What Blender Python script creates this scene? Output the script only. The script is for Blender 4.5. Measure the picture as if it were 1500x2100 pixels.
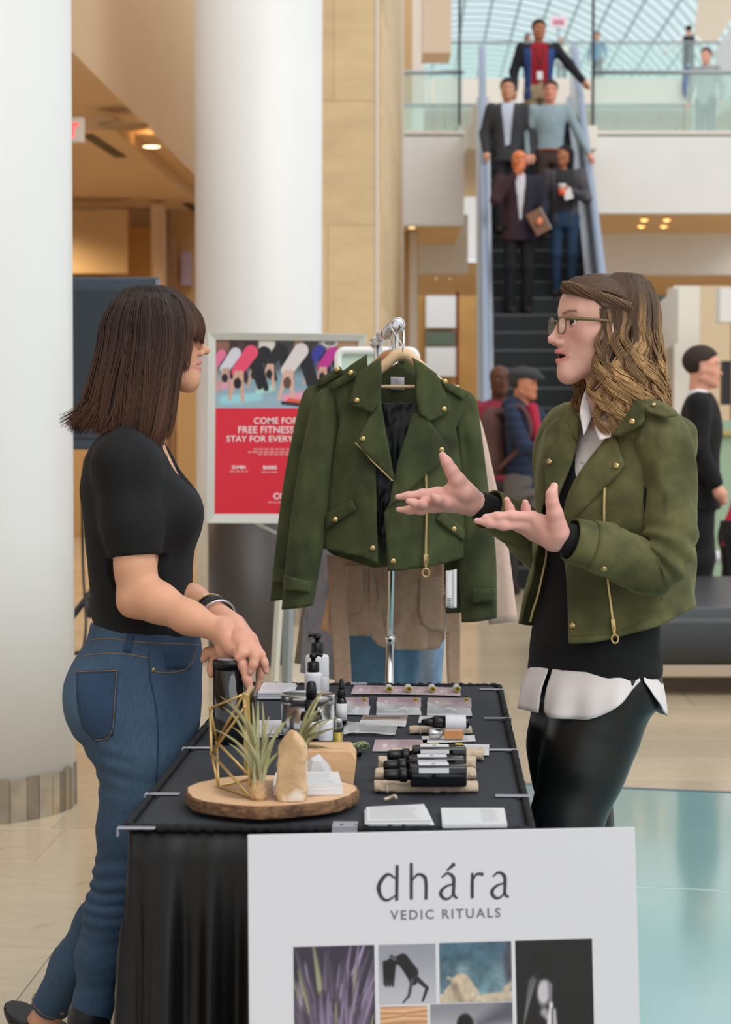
import bpy, bmesh, math, random
import numpy as np
from mathutils import Vector, Matrix, noise as mnoise
from mathutils.geometry import delaunay_2d_cdt
from mathutils.bvhtree import BVHTree
for _o in list(bpy.data.objects): bpy.data.objects.remove(_o)
SC = bpy.context.scene
COL = SC.collection
PI = math.pi
# ------------------------------------------------------------------ camera, world, light, exposure
F, CZ = 4200.0, 1.38
TH = math.atan(170 / F)
_cd = bpy.data.cameras.new('camera'); CAM = bpy.data.objects.new('camera', _cd); COL.objects.link(CAM)
CAM.location = (0, 0, CZ); CAM.rotation_euler = (PI/2 - TH, 0, 0)
_cd.sensor_fit = 'VERTICAL'; _cd.sensor_height = 36; _cd.sensor_width = 36; _cd.lens = 72
_cd.clip_end = 400; _cd.clip_start = .05
_cd.dof.use_dof = True; _cd.dof.focus_distance = 4.38; _cd.dof.aperture_fstop = 6.3
SC.camera = CAM
SC.view_settings.view_transform = 'Standard'; SC.view_settings.look = 'None'
SC.view_settings.exposure = 0.0; SC.view_settings.gamma = 1.0; SC.view_settings.use_curve_mapping = False
_w = bpy.data.worlds.new('daylight'); SC.world = _w; _w.use_nodes = True
_bg = _w.node_tree.nodes['Background']; _bg.inputs[0].default_value = (.925, .965, 1.0, 1); _bg.inputs[1].default_value = 1.0
_sd = bpy.data.lights.new('skylight_sun', 'SUN'); _sd.energy = 1.5; _sd.angle = math.radians(50); _sd.color = (1, .97, .93)
_so = bpy.data.objects.new('skylight_sun', _sd); COL.objects.link(_so)
_so.rotation_euler = (math.radians(34), math.radians(30), 0)
# ------------------------------------------------------------------ helpers
def W(px, py, Y):
    "point at depth Y seen at this place of the frame"
    xc = (px - 750) / F; yc = (1050 - py) / F
    t = Y / (math.cos(TH) + yc * math.sin(TH))
    return np.array((xc * t, Y, CZ + t * (-math.sin(TH) + yc * math.cos(TH))))
def ray(px, py):
    xc = (px - 750) / F; yc = (1050 - py) / F
    d = Vector((xc, math.cos(TH) + yc * math.sin(TH), -math.sin(TH) + yc * math.cos(TH)))
    return d.normalized()
def G(px, py, z=0.0):
    d = ray(px, py); t = (z - CZ) / d.z
    return np.array((d.x * t, d.y * t, z))
def lerp(a, b, t): return a + (b - a) * t
def sm(x): x = np.clip(x, 0, 1); return x * x * (3 - 2 * x)
ORG = {}
def setp(o, label=None, cat=None, group=None, kind=None):
    if label: o['label'] = label
    if cat: o['category'] = cat
    if group: o['group'] = group
    if kind: o['kind'] = kind
    return o
def thing(name, label, cat, loc, group=None, kind=None):
    o = bpy.data.objects.new(name, None); COL.objects.link(o); o.empty_display_size = .05
    o.location = Vector([float(c) for c in loc]); ORG[o.name] = np.array([float(c) for c in loc])
    return setp(o, label, cat, group, kind)
def mobj(name, V, Fc, mat, parent=None, smooth=True, col=None, mats=None, midx=None, bevel=0, bseg=2, sub=0, solid=0, label=None, cat=None, group=None, kind=None, angle=None):
    V = np.asarray(V, dtype=np.float64).reshape(-1, 3)
    if parent is not None: org = ORG[parent.name]
    else: org = np.array(((V[:,0].min()+V[:,0].max())/2, (V[:,1].min()+V[:,1].max())/2, V[:,2].min()))
    me = bpy.data.meshes.new(name)
    L = V - org
    if isinstance(Fc, np.ndarray):
        n, k = Fc.shape
        me.vertices.add(len(L)); me.vertices.foreach_set('co', L.astype(np.float32).ravel())
        me.loops.add(n*k); me.loops.foreach_set('vertex_index', Fc.astype(np.int32).ravel())
        me.polygons.add(n); me.polygons.foreach_set('loop_start', np.arange(0, n*k, k, dtype=np.int32))
        me.update(calc_edges=True)
    else:
        me.from_pydata(L.tolist(), [], [list(map(int, f)) for f in Fc]); me.update()
    if smooth: me.polygons.foreach_set('use_smooth', np.ones(len(me.polygons), dtype=bool))
    if col is not None:
        a = me.color_attributes.new('Col', 'FLOAT_COLOR', 'POINT')
        c = np.ones((len(L), 4), dtype=np.float32); c[:, :3] = col; a.data.foreach_set('color', c.ravel())
    for m in (mats or [mat]): me.materials.append(m)
    if midx is not None: me.polygons.foreach_set('material_index', np.asarray(midx, dtype=np.int32))
    o = bpy.data.objects.new(name, me); COL.objects.link(o)
    if parent is not None: o.parent = parent; ORG[o.name] = org
    else: o.location = Vector(org.tolist()); ORG[o.name] = org
    if solid: md = o.modifiers.new('thick', 'SOLIDIFY'); md.thickness = abs(solid); md.offset = 0 if solid > 0 else 1
    if bevel: md = o.modifiers.new('bevel', 'BEVEL'); md.width = bevel; md.segments = bseg; md.limit_method = 'ANGLE'; md.angle_limit = math.radians(angle or 35)
    if sub: md = o.modifiers.new('sub', 'SUBSURF'); md.levels = sub; md.render_levels = sub
    return setp(o, label, cat, group, kind)
def copy_tree(o, parent=None, loc=None, rot=None):
    c = o.copy(); COL.objects.link(c); c.parent = parent; ORG[c.name] = ORG.get(o.name, np.zeros(3))
    if loc is not None: c.location = Vector([float(q) for q in loc])
    if rot is not None: c.rotation_euler = rot
    for ch in list(o.children): copy_tree(ch, c)
    return c
class MB:
    def __init__(s): s.v = []; s.f = []
    def add(s, V, Fc):
        o = len(s.v); s.v += [tuple(map(float, p)) for p in V]; s.f += [[i + o for i in f] for f in Fc]; return s
    def box(s, lo, hi, R=None, c=None):
        x0, y0, z0 = lo; x1, y1, z1 = hi
        P = [(x0,y0,z0),(x1,y0,z0),(x1,y1,z0),(x0,y1,z0),(x0,y0,z1),(x1,y0,z1),(x1,y1,z1),(x0,y1,z1)]
        if R is not None: P = [tuple(np.asarray(c) + R @ np.array(p)) for p in P]
        return s.add(P, [(0,3,2,1),(4,5,6,7),(0,1,5,4),(1,2,6,5),(2,3,7,6),(3,0,4,7)])
    def hexa(s, P): return s.add(P, [(0,3,2,1),(4,5,6,7),(0,1,5,4),(1,2,6,5),(2,3,7,6),(3,0,4,7)])
    def tube(s, pts, r, n=8, cap=True, closed=False, flat=1.0, up=(0,0,1)):
        P = np.array(pts, dtype=float); m = len(P); r = np.broadcast_to(np.asarray(r, dtype=float), (m,))
        T = np.gradient(P, axis=0)
        if closed: T = np.roll(P, -1, 0) - np.roll(P, 1, 0)
        T /= np.linalg.norm(T, axis=1)[:, None] + 1e-12
        u = np.array(up, float); N = []
        if abs(T[0] @ u) > .95: u = np.array((1., .13, .2))
        nrm = u - T[0] * (u @ T[0]); nrm /= np.linalg.norm(nrm)
        V = []
        for i in range(m):
            nrm = nrm - T[i] * (nrm @ T[i]); nrm /= np.linalg.norm(nrm) + 1e-12
            b = np.cross(T[i], nrm)
            for k in range(n):
                a = 2 * PI * k / n; V.append(P[i] + r[i] * (math.cos(a) * nrm * flat + math.sin(a) * b))
        Fc = []
        for i in range(m if closed else m - 1):
            j = (i + 1) % m
            for k in range(n): Fc.append((i*n+k, i*n+(k+1)%n, j*n+(k+1)%n, j*n+k))
        if cap and not closed:
            Fc.append(tuple(range(n))[::-1]); Fc.append(tuple((m-1)*n + k for k in range(n)))
        return s.add(V, Fc)
    def lathe(s, prof, c=(0,0,0), n=24, R=None, sx=1, sy=1, arc=None):
        R = np.eye(3) if R is None else R; V = []; c = np.asarray(c, float)
        for r, z in prof:
            for k in range(n):
                a = 2 * PI * k / n; V.append(c + R @ np.array((r*sx*math.cos(a), r*sy*math.sin(a), z)))
        Fc = []
        for i in range(len(prof) - 1):
            for k in range(n): Fc.append((i*n+k, i*n+(k+1)%n, (i+1)*n+(k+1)%n, (i+1)*n+k))
        if prof[0][0] > 1e-6: Fc.append(tuple(range(n))[::-1])
        if prof[-1][0] > 1e-6: Fc.append(tuple((len(prof)-1)*n + k for k in range(n)))
        return s.add(V, Fc)
    def prism(s, poly, z0, z1, R=None, c=(0,0,0)):
        R = np.eye(3) if R is None else R; c = np.asarray(c, float); n = len(poly)
        V = [c + R @ np.array((p[0], p[1], z0)) for p in poly] + [c + R @ np.array((p[0], p[1], z1)) for p in poly]
        return s.add(V, [tuple(range(n))[::-1], tuple(range(n, 2*n))] + [(i, (i+1)%n, n+(i+1)%n, n+i) for i in range(n)])
    def ball(s, c, r, n=12, R=None):
        r = np.broadcast_to(np.asarray(r, float), (3,)); R = np.eye(3) if R is None else R; m = max(4, n//2); V = []; Fc = []
        for i in range(m + 1):
            t = PI * i / m
            for k in range(n):
                a = 2*PI*k/n; V.append(np.asarray(c, float) + R @ (r * np.array((math.sin(t)*math.cos(a), math.sin(t)*math.sin(a), math.cos(t)))))
        for i in range(m):
            for k in range(n): Fc.append((i*n+k, (i+1)*n+k, (i+1)*n+(k+1)%n, i*n+(k+1)%n))
        return s.add(V, Fc)
    def build(s, name, mat, parent=None, **kw): return mobj(name, s.v, s.f, mat, parent, **kw)
def rotz(a): c, s_ = math.cos(a), math.sin(a); return np.array(((c, -s_, 0), (s_, c, 0), (0, 0, 1)))
def rotx(a): c, s_ = math.cos(a), math.sin(a); return np.array(((1, 0, 0), (0, c, -s_), (0, s_, c)))
def roty(a): c, s_ = math.cos(a), math.sin(a); return np.array(((c, 0, s_), (0, 1, 0), (-s_, 0, c)))
def frame(zaxis, xhint=(1,0,0)):
    z = np.array(zaxis, float); z /= np.linalg.norm(z); x = np.array(xhint, float); x -= z * (x @ z)
    if np.linalg.norm(x) < 1e-5: x = np.array((0, 1., 0)); x -= z * (x @ z)
    x /= np.linalg.norm(x); return np.stack((x, np.cross(z, x), z), axis=1)
def spline(P, n):
    "Catmull-Rom through P, n samples"
    P = np.array(P, float); m = len(P)
    if m < 3: return np.array([lerp(P[0], P[-1], t) for t in np.linspace(0, 1, n)])
    Q = np.vstack((2*P[0]-P[1], P, 2*P[-1]-P[-2])); out = []
    for t in np.linspace(0, m - 1 - 1e-9, n):
        i = int(t); u = t - i; a, b, c, d = Q[i:i+4]
        out.append(.5*((2*b) + (-a+c)*u + (2*a-5*b+4*c-d)*u*u + (-a+3*b-3*c+d)*u**3))
    return np.array(out)
def spl1(xs, ys, x):
    "smooth 1-D interpolation (monotone-ish cubic)"
    xs = np.asarray(xs, float); ys = np.asarray(ys, float); x = np.clip(x, xs[0], xs[-1])
    d = np.gradient(ys, xs); i = np.clip(np.searchsorted(xs, x) - 1, 0, len(xs) - 2)
    h = xs[i+1] - xs[i]; t = (x - xs[i]) / h
    return (2*t**3-3*t**2+1)*ys[i] + (t**3-2*t**2+t)*h*d[i] + (-2*t**3+3*t**2)*ys[i+1] + (t**3-t**2)*h*d[i+1]
# ------------------------------------------------------------------ materials
MT = {}
def srgb(r, g, b):
    f = lambda c: (c/255/12.92) if c/255 <= .04045 else ((c/255+.055)/1.055)**2.4
    return (f(r), f(g), f(b))
def mat(name, base=(.5,.5,.5), rough=.5, metal=0., var=0., vs=8., bump=0., bs=60., vcol=False, sheen=0., spec=.5, trans=0., alpha=1., emit=None, es=0., stretch=None, var2=None, rnd=0., coat=0., ior=1.45, detail=4, bstretch=None, subs=0., bdist=.002):
    if name in MT: return MT[name]
    m = bpy.data.materials.new(name); m.use_nodes = True; nt = m.node_tree; N = nt.nodes; Lk = nt.links; b = N['Principled BSDF']
    b.inputs['Roughness'].default_value = rough; b.inputs['Metallic'].default_value = metal
    b.inputs['Specular IOR Level'].default_value = spec; b.inputs['IOR'].default_value = ior
    b.inputs['Transmission Weight'].default_value = trans; b.inputs['Alpha'].default_value = alpha
    b.inputs['Coat Weight'].default_value = coat; b.inputs['Coat Roughness'].default_value = .08
    if sheen: b.inputs['Sheen Weight'].default_value = sheen; b.inputs['Sheen Roughness'].default_value = .4; b.inputs['Sheen Tint'].default_value = (*[min(1, c*3+.05) for c in base], 1)
    if subs: b.inputs['Subsurface Weight'].default_value = subs; b.inputs['Subsurface Radius'].default_value = (.01, .004, .002); b.inputs['Subsurface Scale'].default_value = .6
    if emit: b.inputs['Emission Color'].default_value = (*emit, 1); b.inputs['Emission Strength'].default_value = es
    tc = N.new('ShaderNodeTexCoord'); co = tc.outputs['Object']
    def mapped(st):
        mp = N.new('ShaderNodeMapping'); mp.inputs['Scale'].default_value = st; Lk.new(co, mp.inputs[0]); return mp.outputs[0]
    cur = None
    if vcol:
        a = N.new('ShaderNodeVertexColor'); a.layer_name = 'Col'; cur = a.outputs[0]
    if var or rnd or var2:
        if cur is None:
            rgb = N.new('ShaderNodeRGB'); rgb.outputs[0].default_value = (*base, 1); cur = rgb.outputs[0]
        if var:
            nz = N.new('ShaderNodeTexNoise'); nz.inputs['Scale'].default_value = vs; nz.inputs['Detail'].default_value = detail
            Lk.new(mapped(stretch) if stretch else co, nz.inputs['Vector'])
            mr = N.new('ShaderNodeMapRange'); mr.inputs['From Min'].default_value = .3; mr.inputs['From Max'].default_value = .7
            mr.inputs['To Min'].default_value = 1 - var; mr.inputs['To Max'].default_value = 1 + var; Lk.new(nz.outputs[0], mr.inputs[0])
            mx = N.new('ShaderNodeMix'); mx.data_type = 'RGBA'; mx.blend_type = 'MULTIPLY'; mx.inputs[0].default_value = 1
            Lk.new(cur, mx.inputs[6]); Lk.new(mr.outputs[0], mx.inputs[7]); cur = mx.outputs[2]
        if var2:   # (colour, noise scale, low, high, stretch)
            nz = N.new('ShaderNodeTexNoise'); nz.inputs['Scale'].default_value = var2[1]; nz.inputs['Detail'].default_value = 3
            Lk.new(mapped(var2[4]) if len(var2) > 4 else co, nz.inputs['Vector'])
            mr = N.new('ShaderNodeMapRange'); mr.inputs['From Min'].default_value = var2[2]; mr.inputs['From Max'].default_value = var2[3]; Lk.new(nz.outputs[0], mr.inputs[0])
            mx = N.new('ShaderNodeMix'); mx.data_type = 'RGBA'; Lk.new(mr.outputs[0], mx.inputs[0]); Lk.new(cur, mx.inputs[6]); mx.inputs[7].default_value = (*var2[0], 1); cur = mx.outputs[2]
        if rnd:
            oi = N.new('ShaderNodeObjectInfo'); mr = N.new('ShaderNodeMapRange'); mr.inputs['To Min'].default_value = 1 - rnd; mr.inputs['To Max'].default_value = 1 + rnd*.6
            Lk.new(oi.outputs['Random'], mr.inputs[0]); mx = N.new('ShaderNodeMix'); mx.data_type = 'RGBA'; mx.blend_type = 'MULTIPLY'; mx.inputs[0].default_value = 1
            Lk.new(cur, mx.inputs[6]); Lk.new(mr.outputs[0], mx.inputs[7]); cur = mx.outputs[2]
    if cur is not None: Lk.new(cur, b.inputs['Base Color'])
    else: b.inputs['Base Color'].default_value = (*base, 1)
    if bump:
        nz = N.new('ShaderNodeTexNoise'); nz.inputs['Scale'].default_value = bs; nz.inputs['Detail'].default_value = 5
        Lk.new(mapped(bstretch) if bstretch else co, nz.inputs['Vector'])
        bp = N.new('ShaderNodeBump'); bp.inputs['Strength'].default_value = bump; bp.inputs['Distance'].default_value = bdist; Lk.new(nz.outputs[0], bp.inputs['Height']); Lk.new(bp.outputs[0], b.inputs['Normal'])
    MT[name] = m; return m
def glassmat(name, tint, alpha_t=.75, rough=.05):
    "thin architectural glass: tinted see-through plus gloss"
    m = bpy.data.materials.new(name); m.use_nodes = True; nt = m.node_tree; N = nt.nodes; Lk = nt.links
    N.remove(N['Principled BSDF']); out = N['Material Output']
    t = N.new('ShaderNodeBsdfTransparent'); t.inputs[0].default_value = (*tint, 1)
    d = N.new('ShaderNodeBsdfPrincipled'); d.inputs['Base Color'].default_value = (*tint, 1); d.inputs['Roughness'].default_value = rough
    mx = N.new('ShaderNodeMixShader'); mx.inputs[0].default_value = alpha_t
    Lk.new(d.outputs[0], mx.inputs[1]); Lk.new(t.outputs[0], mx.inputs[2]); Lk.new(mx.outputs[0], out.inputs[0]); MT[name] = m; return m
# ------------------------------------------------------------------ signed distance bodies -> meshes
class SDF:
    def __init__(s): s.ops = []
    def rc(s, a, b, ra, rb, k=.02, sub=False):
        a = np.array(a, float); b = np.array(b, float); ba = b - a; L2 = max(ba @ ba, 1e-9)
        def f(p):
            q = p - a; t = np.clip((q @ ba) / L2, 0, 1)
            return np.linalg.norm(q - t[:, None]*ba, axis=1) - (ra + (rb - ra)*t)
        s.ops.append((f, k, sub)); return s
    def chain(s, P, R, k=.02):
        for i in range(len(P)-1): s.rc(P[i], P[i+1], R[i], R[i+1], k)
        return s
    def el(s, c, r, k=.02, R=None, sub=False):
        c = np.array(c, float); r = np.array(r, float) if np.ndim(r) else np.array((r, r, r), float); Rm = np.eye(3) if R is None else R
        def f(p):
            q = (p - c) @ Rm; k0 = np.linalg.norm(q / r, axis=1); k1 = np.linalg.norm(q / (r*r), axis=1) + 1e-9
            return np.where(k0 < 1e-3, -r.min(), k0*(k0 - 1)/k1)
        s.ops.append((f, k, sub)); return s
    def loft(s, zs, cx, cy, rx, ry, k=.02, O=(0,0,0), R=None, p=2.0, sub=False):
        O = np.array(O, float); Rm = np.eye(3) if R is None else R; zs = np.array(zs, float)
        def f(P):
            q = (P - O) @ Rm; z = q[:, 2]; X = spl1(zs, cx, z); Y = spl1(zs, cy, z); A = np.maximum(spl1(zs, rx, z), .004); B = np.maximum(spl1(zs, ry, z), .004)
            u = np.abs(q[:, 0]-X)/A; v = np.abs(q[:, 1]-Y)/B
            k0 = (u**p + v**p)**(1/p) + 1e-6
            rad = np.hypot(q[:, 0]-X, q[:, 1]-Y)
            d = np.where(k0 > .3, rad*(1 - 1/np.maximum(k0, .05)), -np.minimum(A, B)*.7)
            dz = np.maximum(zs[0] - z, z - zs[-1])
            return np.where(dz > 0, np.hypot(np.maximum(d, 0), dz), np.maximum(d*.92, dz))
        s.ops.append((f, k, sub)); return s
    def plane(s, o, n, k=.002):
        "keep the side opposite to n"
        o = np.array(o, float); n = np.array(n, float); n /= np.linalg.norm(n)
        s.ops.append((lambda p: (p - o) @ n, k, 'int')); return s
    def fn(s, f, k=.0): s.ops.append((f, k, 'raw')); return s
    def __call__(s, p):
        d = None
        for f, k, sub in s.ops:
            if sub == 'raw': d = f(p, d); continue
            e = f(p)
            if d is None: d = e; continue
            if sub == 'int': d = -s.smin(-d, -e, k)
            elif sub: d = -s.smin(-d, e, k)
            else: d = s.smin(d, e, k)
        return d
    @staticmethod
    def smin(a, b, k):
        if k <= 0: return np.minimum(a, b)
        h = np.maximum(k - np.abs(a - b), 0)/k
        return np.minimum(a, b) - h*h*k*.25
def surfnet(sdf, lo, hi, h, B=8):
    lo = np.array(lo, float); hi = np.array(hi, float); nb = np.ceil((hi - lo)/h/B).astype(int) + 1; n = nb*B
    gi = np.stack(np.meshgrid(*[np.arange(q) for q in nb], indexing='ij'), -1).reshape(-1, 3)
    cen = lo + (gi*B + (B-1)/2)*h; dc = np.concatenate([sdf(c) for c in np.array_split(cen, max(1, len(cen)//60000))])
    act = np.abs(dc) < B*h*.5*1.732*1.5 + 2*h
    arr = np.empty((nb[0], nb[1], nb[2], B, B, B), dtype=np.float32); flat = arr.reshape(-1, B*B*B); flat[:] = dc[:, None]
    loc = np.stack(np.meshgrid(*[np.arange(B)]*3, indexing='ij'), -1).reshape(-1, 3)*h
    ai = np.nonzero(act)[0]
    for c in range(0, len(ai), 128):
        ii = ai[c:c+128]; P = (lo + gi[ii]*B*h)[:, None, :] + loc[None]; flat[ii] = sdf(P.reshape(-1, 3)).reshape(len(ii), -1)
    A = np.ascontiguousarray(arr.transpose(0, 3, 1, 4, 2, 5)).reshape(n)
    s = A < 0; cnt = np.zeros(np.array(A.shape)-1, dtype=np.int8); S8 = s.astype(np.int8)
    cs = [(i, j, k) for i in (0, 1) for j in (0, 1) for k in (0, 1)]
    sl = lambda i, e: slice(i, e - 1 + i)
    for i, j, k in cs: cnt += S8[sl(i, n[0]), sl(j, n[1]), sl(k, n[2])]
    cell = np.stack(np.nonzero((cnt > 0) & (cnt < 8)), -1)
    vid = -np.ones(cnt.shape, dtype=np.int32); vid[cell[:,0], cell[:,1], cell[:,2]] = np.arange(len(cell))
    val = {c: A[cell[:,0]+c[0], cell[:,1]+c[1], cell[:,2]+c[2]].astype(float) for c in cs}
    acc = np.zeros((len(cell), 3)); num = np.zeros(len(cell))
    for a in cs:
        for ax in range(3):
            if a[ax]: continue
            b = list(a); b[ax] = 1; b = tuple(b); va, vb = val[a], val[b]; cr = (va < 0) != (vb < 0)
            t = np.where(cr, va/np.where(np.abs(va - vb) < 1e-12, 1, va - vb), 0); pt = np.tile(np.array(a, float), (len(cell), 1)); pt[:, ax] += t
            acc += np.where(cr[:, None], pt, 0); num += cr
    V = lo + (cell + acc/num[:, None])*h
    Q = []
    for ax in range(3):
        u, v = (ax+1) % 3, (ax+2) % 3
        sa = [slice(None)]*3; sb = [slice(None)]*3; sa[ax] = slice(0, -1); sb[ax] = slice(1, None)
        e = np.stack(np.nonzero(s[tuple(sa)] != s[tuple(sb)]), -1)
        e = e[(e[:, u] > 0) & (e[:, v] > 0) & (e[:, u] < n[u]-1) & (e[:, v] < n[v]-1)]
        inn = s[e[:,0], e[:,1], e[:,2]]
        ids = []
        for du, dv in ((-1,-1), (0,-1), (0,0), (-1,0)):
            q = e.copy(); q[:, u] += du; q[:, v] += dv; ids.append(vid[q[:,0], q[:,1], q[:,2]])
        q = np.stack(ids, -1); q[~inn] = q[~inn][:, ::-1]; Q.append(q)
    Q = np.concatenate(Q); Q = Q[(Q >= 0).all(1)]
    return V, Q
def join(*parts):
    Vs, Fs, o = [], [], 0
    for V, Q in parts: Vs.append(np.asarray(V)); Fs.append(np.asarray(Q) + o); o += len(V)
    return np.concatenate(Vs), np.concatenate(Fs)
_rs = np.random.RandomState(5); _NG = _rs.rand(32, 32, 32)
def vnoise(p):
    "value noise, period 32"
    i = np.floor(p).astype(int); f = p - i; f = f*f*(3 - 2*f); i &= 31; j = (i + 1) & 31; g = _NG
    x0, y0, z0 = i.T; x1, y1, z1 = j.T; fx, fy, fz = f.T
    a = g[x0,y0,z0]*(1-fx)+g[x1,y0,z0]*fx; b = g[x0,y1,z0]*(1-fx)+g[x1,y1,z0]*fx
    c = g[x0,y0,z1]*(1-fx)+g[x1,y0,z1]*fx; d = g[x0,y1,z1]*(1-fx)+g[x1,y1,z1]*fx
    return ((a*(1-fy)+b*fy)*(1-fz) + (c*(1-fy)+d*fy)*fz)*2 - 1
def fbm(p, o=3): return sum(vnoise(p*2**i + 7.3*i)*.5**i for i in range(o))
def tubes(P, R, n=3):
    "many tapered strands at once: P (S,N,3), R (S,N)"
    S, N = P.shape[:2]; T = np.gradient(P, axis=1); T /= np.linalg.norm(T, axis=2, keepdims=True) + 1e-9
    h = np.zeros_like(T); h[..., 1] = 1; h[np.abs(T[..., 1]) > .9] = (1, 0, 0)
    A = np.cross(T, h); A /= np.linalg.norm(A, axis=2, keepdims=True) + 1e-9; Bn = np.cross(T, A)
    an = 2*PI*np.arange(n)/n
    V = P[:, :, None, :] + R[:, :, None, None]*(np.cos(an)[None, None, :, None]*A[:, :, None, :] + np.sin(an)[None, None, :, None]*Bn[:, :, None, :])
    idx = np.arange(S*N*n).reshape(S, N, n)
    a = idx[:, :-1, :]; b = np.roll(a, -1, 2); d = idx[:, 1:, :]; c = np.roll(d, -1, 2)
    return V.reshape(-1, 3), np.stack((a, b, c, d), -1).reshape(-1, 4)
def grid_faces(nu, nv, cu=False):
    i = np.arange(nu*nv).reshape(nu, nv)
    if cu: a = i[:, :-1]; d = i[:, 1:]; return np.stack((a, np.roll(a, -1, 0), np.roll(d, -1, 0), d), -1).reshape(-1, 4)
    return np.stack((i[:-1, :-1], i[1:, :-1], i[1:, 1:], i[:-1, 1:]), -1).reshape(-1, 4)
def inpoly(P, poly):
    x, y = P[:, 0], P[:, 1]; r = np.zeros(len(P), bool); n = len(poly)
    for i in range(n):
        (x1, y1), (x2, y2) = poly[i], poly[(i+1) % n]
        c = ((y1 > y) != (y2 > y)); r ^= c & (x < (x2-x1)*(y-y1)/((y2-y1) if abs(y2-y1) > 1e-12 else 1e-12) + x1)
    return r
def poly_mesh(poly, step):
    "2-D polygon -> triangulated points with interior grid"
    P = []
    n = len(poly)
    for i in range(n):
        a, b = np.array(poly[i], float), np.array(poly[(i+1) % n], float); m = max(1, int(round(np.linalg.norm(b-a)/step)))
        for t in range(m): P.append(a + (b-a)*t/m)
    B = np.array(P); nb = len(B); lo = B.min(0); hi = B.max(0)
    gx, gy = np.meshgrid(np.arange(lo[0]+step*.5, hi[0], step), np.arange(lo[1]+step*.5, hi[1], step)); g = np.stack((gx.ravel(), gy.ravel()), -1)
    g = g[inpoly(g, B)]
    if len(g):
        d = np.min(np.linalg.norm(g[:, None, :] - B[None], axis=2), axis=1); g = g[d > step*.45]
    pts = np.vstack((B, g)) if len(g) else B
    r = delaunay_2d_cdt([Vector(p.tolist()) for p in pts], [], [list(range(nb))], 1, 1e-9)
    return np.array([tuple(v) for v in r[0]]), [tuple(f) for f in r[2]]
def shell(V, Fc, th, nrm=None):
    "give a thin surface thickness: returns closed mesh; front = V, back = V - n*th"
    V = np.asarray(V, float); n = len(V)
    if nrm is None:
        nr = np.zeros_like(V)
        for f in Fc:
            a, b, c = V[f[0]], V[f[1]], V[f[2]]; q = np.cross(b-a, c-a)
            for i in f: nr[i] += q
        nr /= np.linalg.norm(nr, axis=1)[:, None] + 1e-12
    else: nr = nrm
    V2 = np.vstack((V, V - nr*th)); ed = {}
    for f in Fc:
        for i in range(len(f)):
            e = (f[i], f[(i+1) % len(f)]); ed[e] = 1
    F2 = [tuple(f) for f in Fc] + [tuple(i+n for i in f)[::-1] for f in Fc]
    for (a, b) in ed:
        if (b, a) not in ed: F2.append((b, a, a+n, b+n))
    return V2, F2
def text_mesh(s, size, R, c, align='CENTER', ext=.0004, spacing=1.0, bold=0.0):
    cu = bpy.data.curves.new('t', 'FONT'); cu.body = s; cu.size = size; cu.align_x = align; cu.extrude = ext; cu.space_character = spacing; cu.offset = bold; cu.resolution_u = 4
    o = bpy.data.objects.new('t', cu); COL.objects.link(o); dg = bpy.context.evaluated_depsgraph_get(); me = o.evaluated_get(dg).to_mesh()
    V = np.array([tuple(v.co) for v in me.vertices]).reshape(-1, 3); Fc = [tuple(p.vertices) for p in me.polygons]
    bpy.data.objects.remove(o); bpy.data.curves.remove(cu)
    return (np.asarray(c, float) + V @ np.asarray(R).T), Fc
# ------------------------------------------------------------------ the setting
M_white = mat('white_paint', srgb(226,225,222), .45, var=.02, vs=2)
M_col = mat('column_paint', srgb(224,225,224), .38, var=.015, vs=1.5)
M_cream = mat('cream_paint', srgb(226,220,210), .6, var=.03, vs=1)
M_ceil = mat('ceiling_beige', srgb(222,194,160), .7, var=.03, vs=.6)
M_soff = mat('soffit_beige', srgb(236,200,150), .7, var=.03, vs=.6)
M_stone = mat('limestone', srgb(211,186,145), .6, var=.08, vs=3, stretch=(1,1,3), rnd=.10, bump=.15, bs=40)
M_trimw = mat('trim_white', srgb(216,205,192), .5)
M_tile = mat('travertine_tile', srgb(203,186,158), .16, var=.05, vs=5, stretch=(1,4,1), rnd=.12, var2=(srgb(186,164,132), 9, .58, .8), spec=.5, detail=6)
M_grout = mat('floor_grout', srgb(178,160,134), .5, var=.05, vs=2)
M_slate = mat('slate', srgb(146,134,116), .7, var=.16, vs=14, rnd=.45, bump=.6, bs=25, var2=(srgb(168,140,100), 6, .55, .75))
M_gfl = mat('teal_glass_floor', srgb(140,182,180), .10, var=.05, vs=1.2, coat=.3)
M_steel = mat('brushed_steel', srgb(190,194,200), .28, metal=.85, var=.05, vs=3)
M_steeld = mat('steel_grey_paint', srgb(120,130,146), .35, metal=.2)
M_hand = mat('handrail_grey', srgb(132,146,168), .3)
M_step = mat('escalator_step_black', srgb(26,29,30), .5, var=.1, vs=30)
M_stepn = mat('step_nosing', srgb(74,80,82), .5)
M_dark = mat('dark_metal', srgb(34,36,38), .4)
M_rail = mat('rail_grey', srgb(150,160,162), .35, metal=.3)
M_glass = glassmat('railing_glass', (.88,.96,.945), .86)
M_vglass = glassmat('vault_glass', (.82,.93,.93), .88, .3)
M_rib = mat('vault_rib', srgb(146,174,178), .5)
M_lamp = mat('lamp_warm', (1,.8,.5), .5, emit=(1,.66,.30), es=9)
M_red = mat('exit_red', srgb(235,60,60), .5, emit=(1,.1,.1), es=1.2)
M_brown = mat('brown_panel', srgb(128,98,70), .6, var=.1, vs=2)
M_tan = mat('tan_wall', srgb(196,164,118), .65, var=.05, vs=.8)
M_gold = mat('wood_warm', srgb(190,145,84), .55, var=.1, vs=2)
TY = .040
TD = np.array((TY, 1, 0)); TD /= np.linalg.norm(TD); TC = np.array((TD[1], -TD[0], 0))
RT = np.stack((TC, TD, np.array((0,0,1.))), axis=1)
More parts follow.
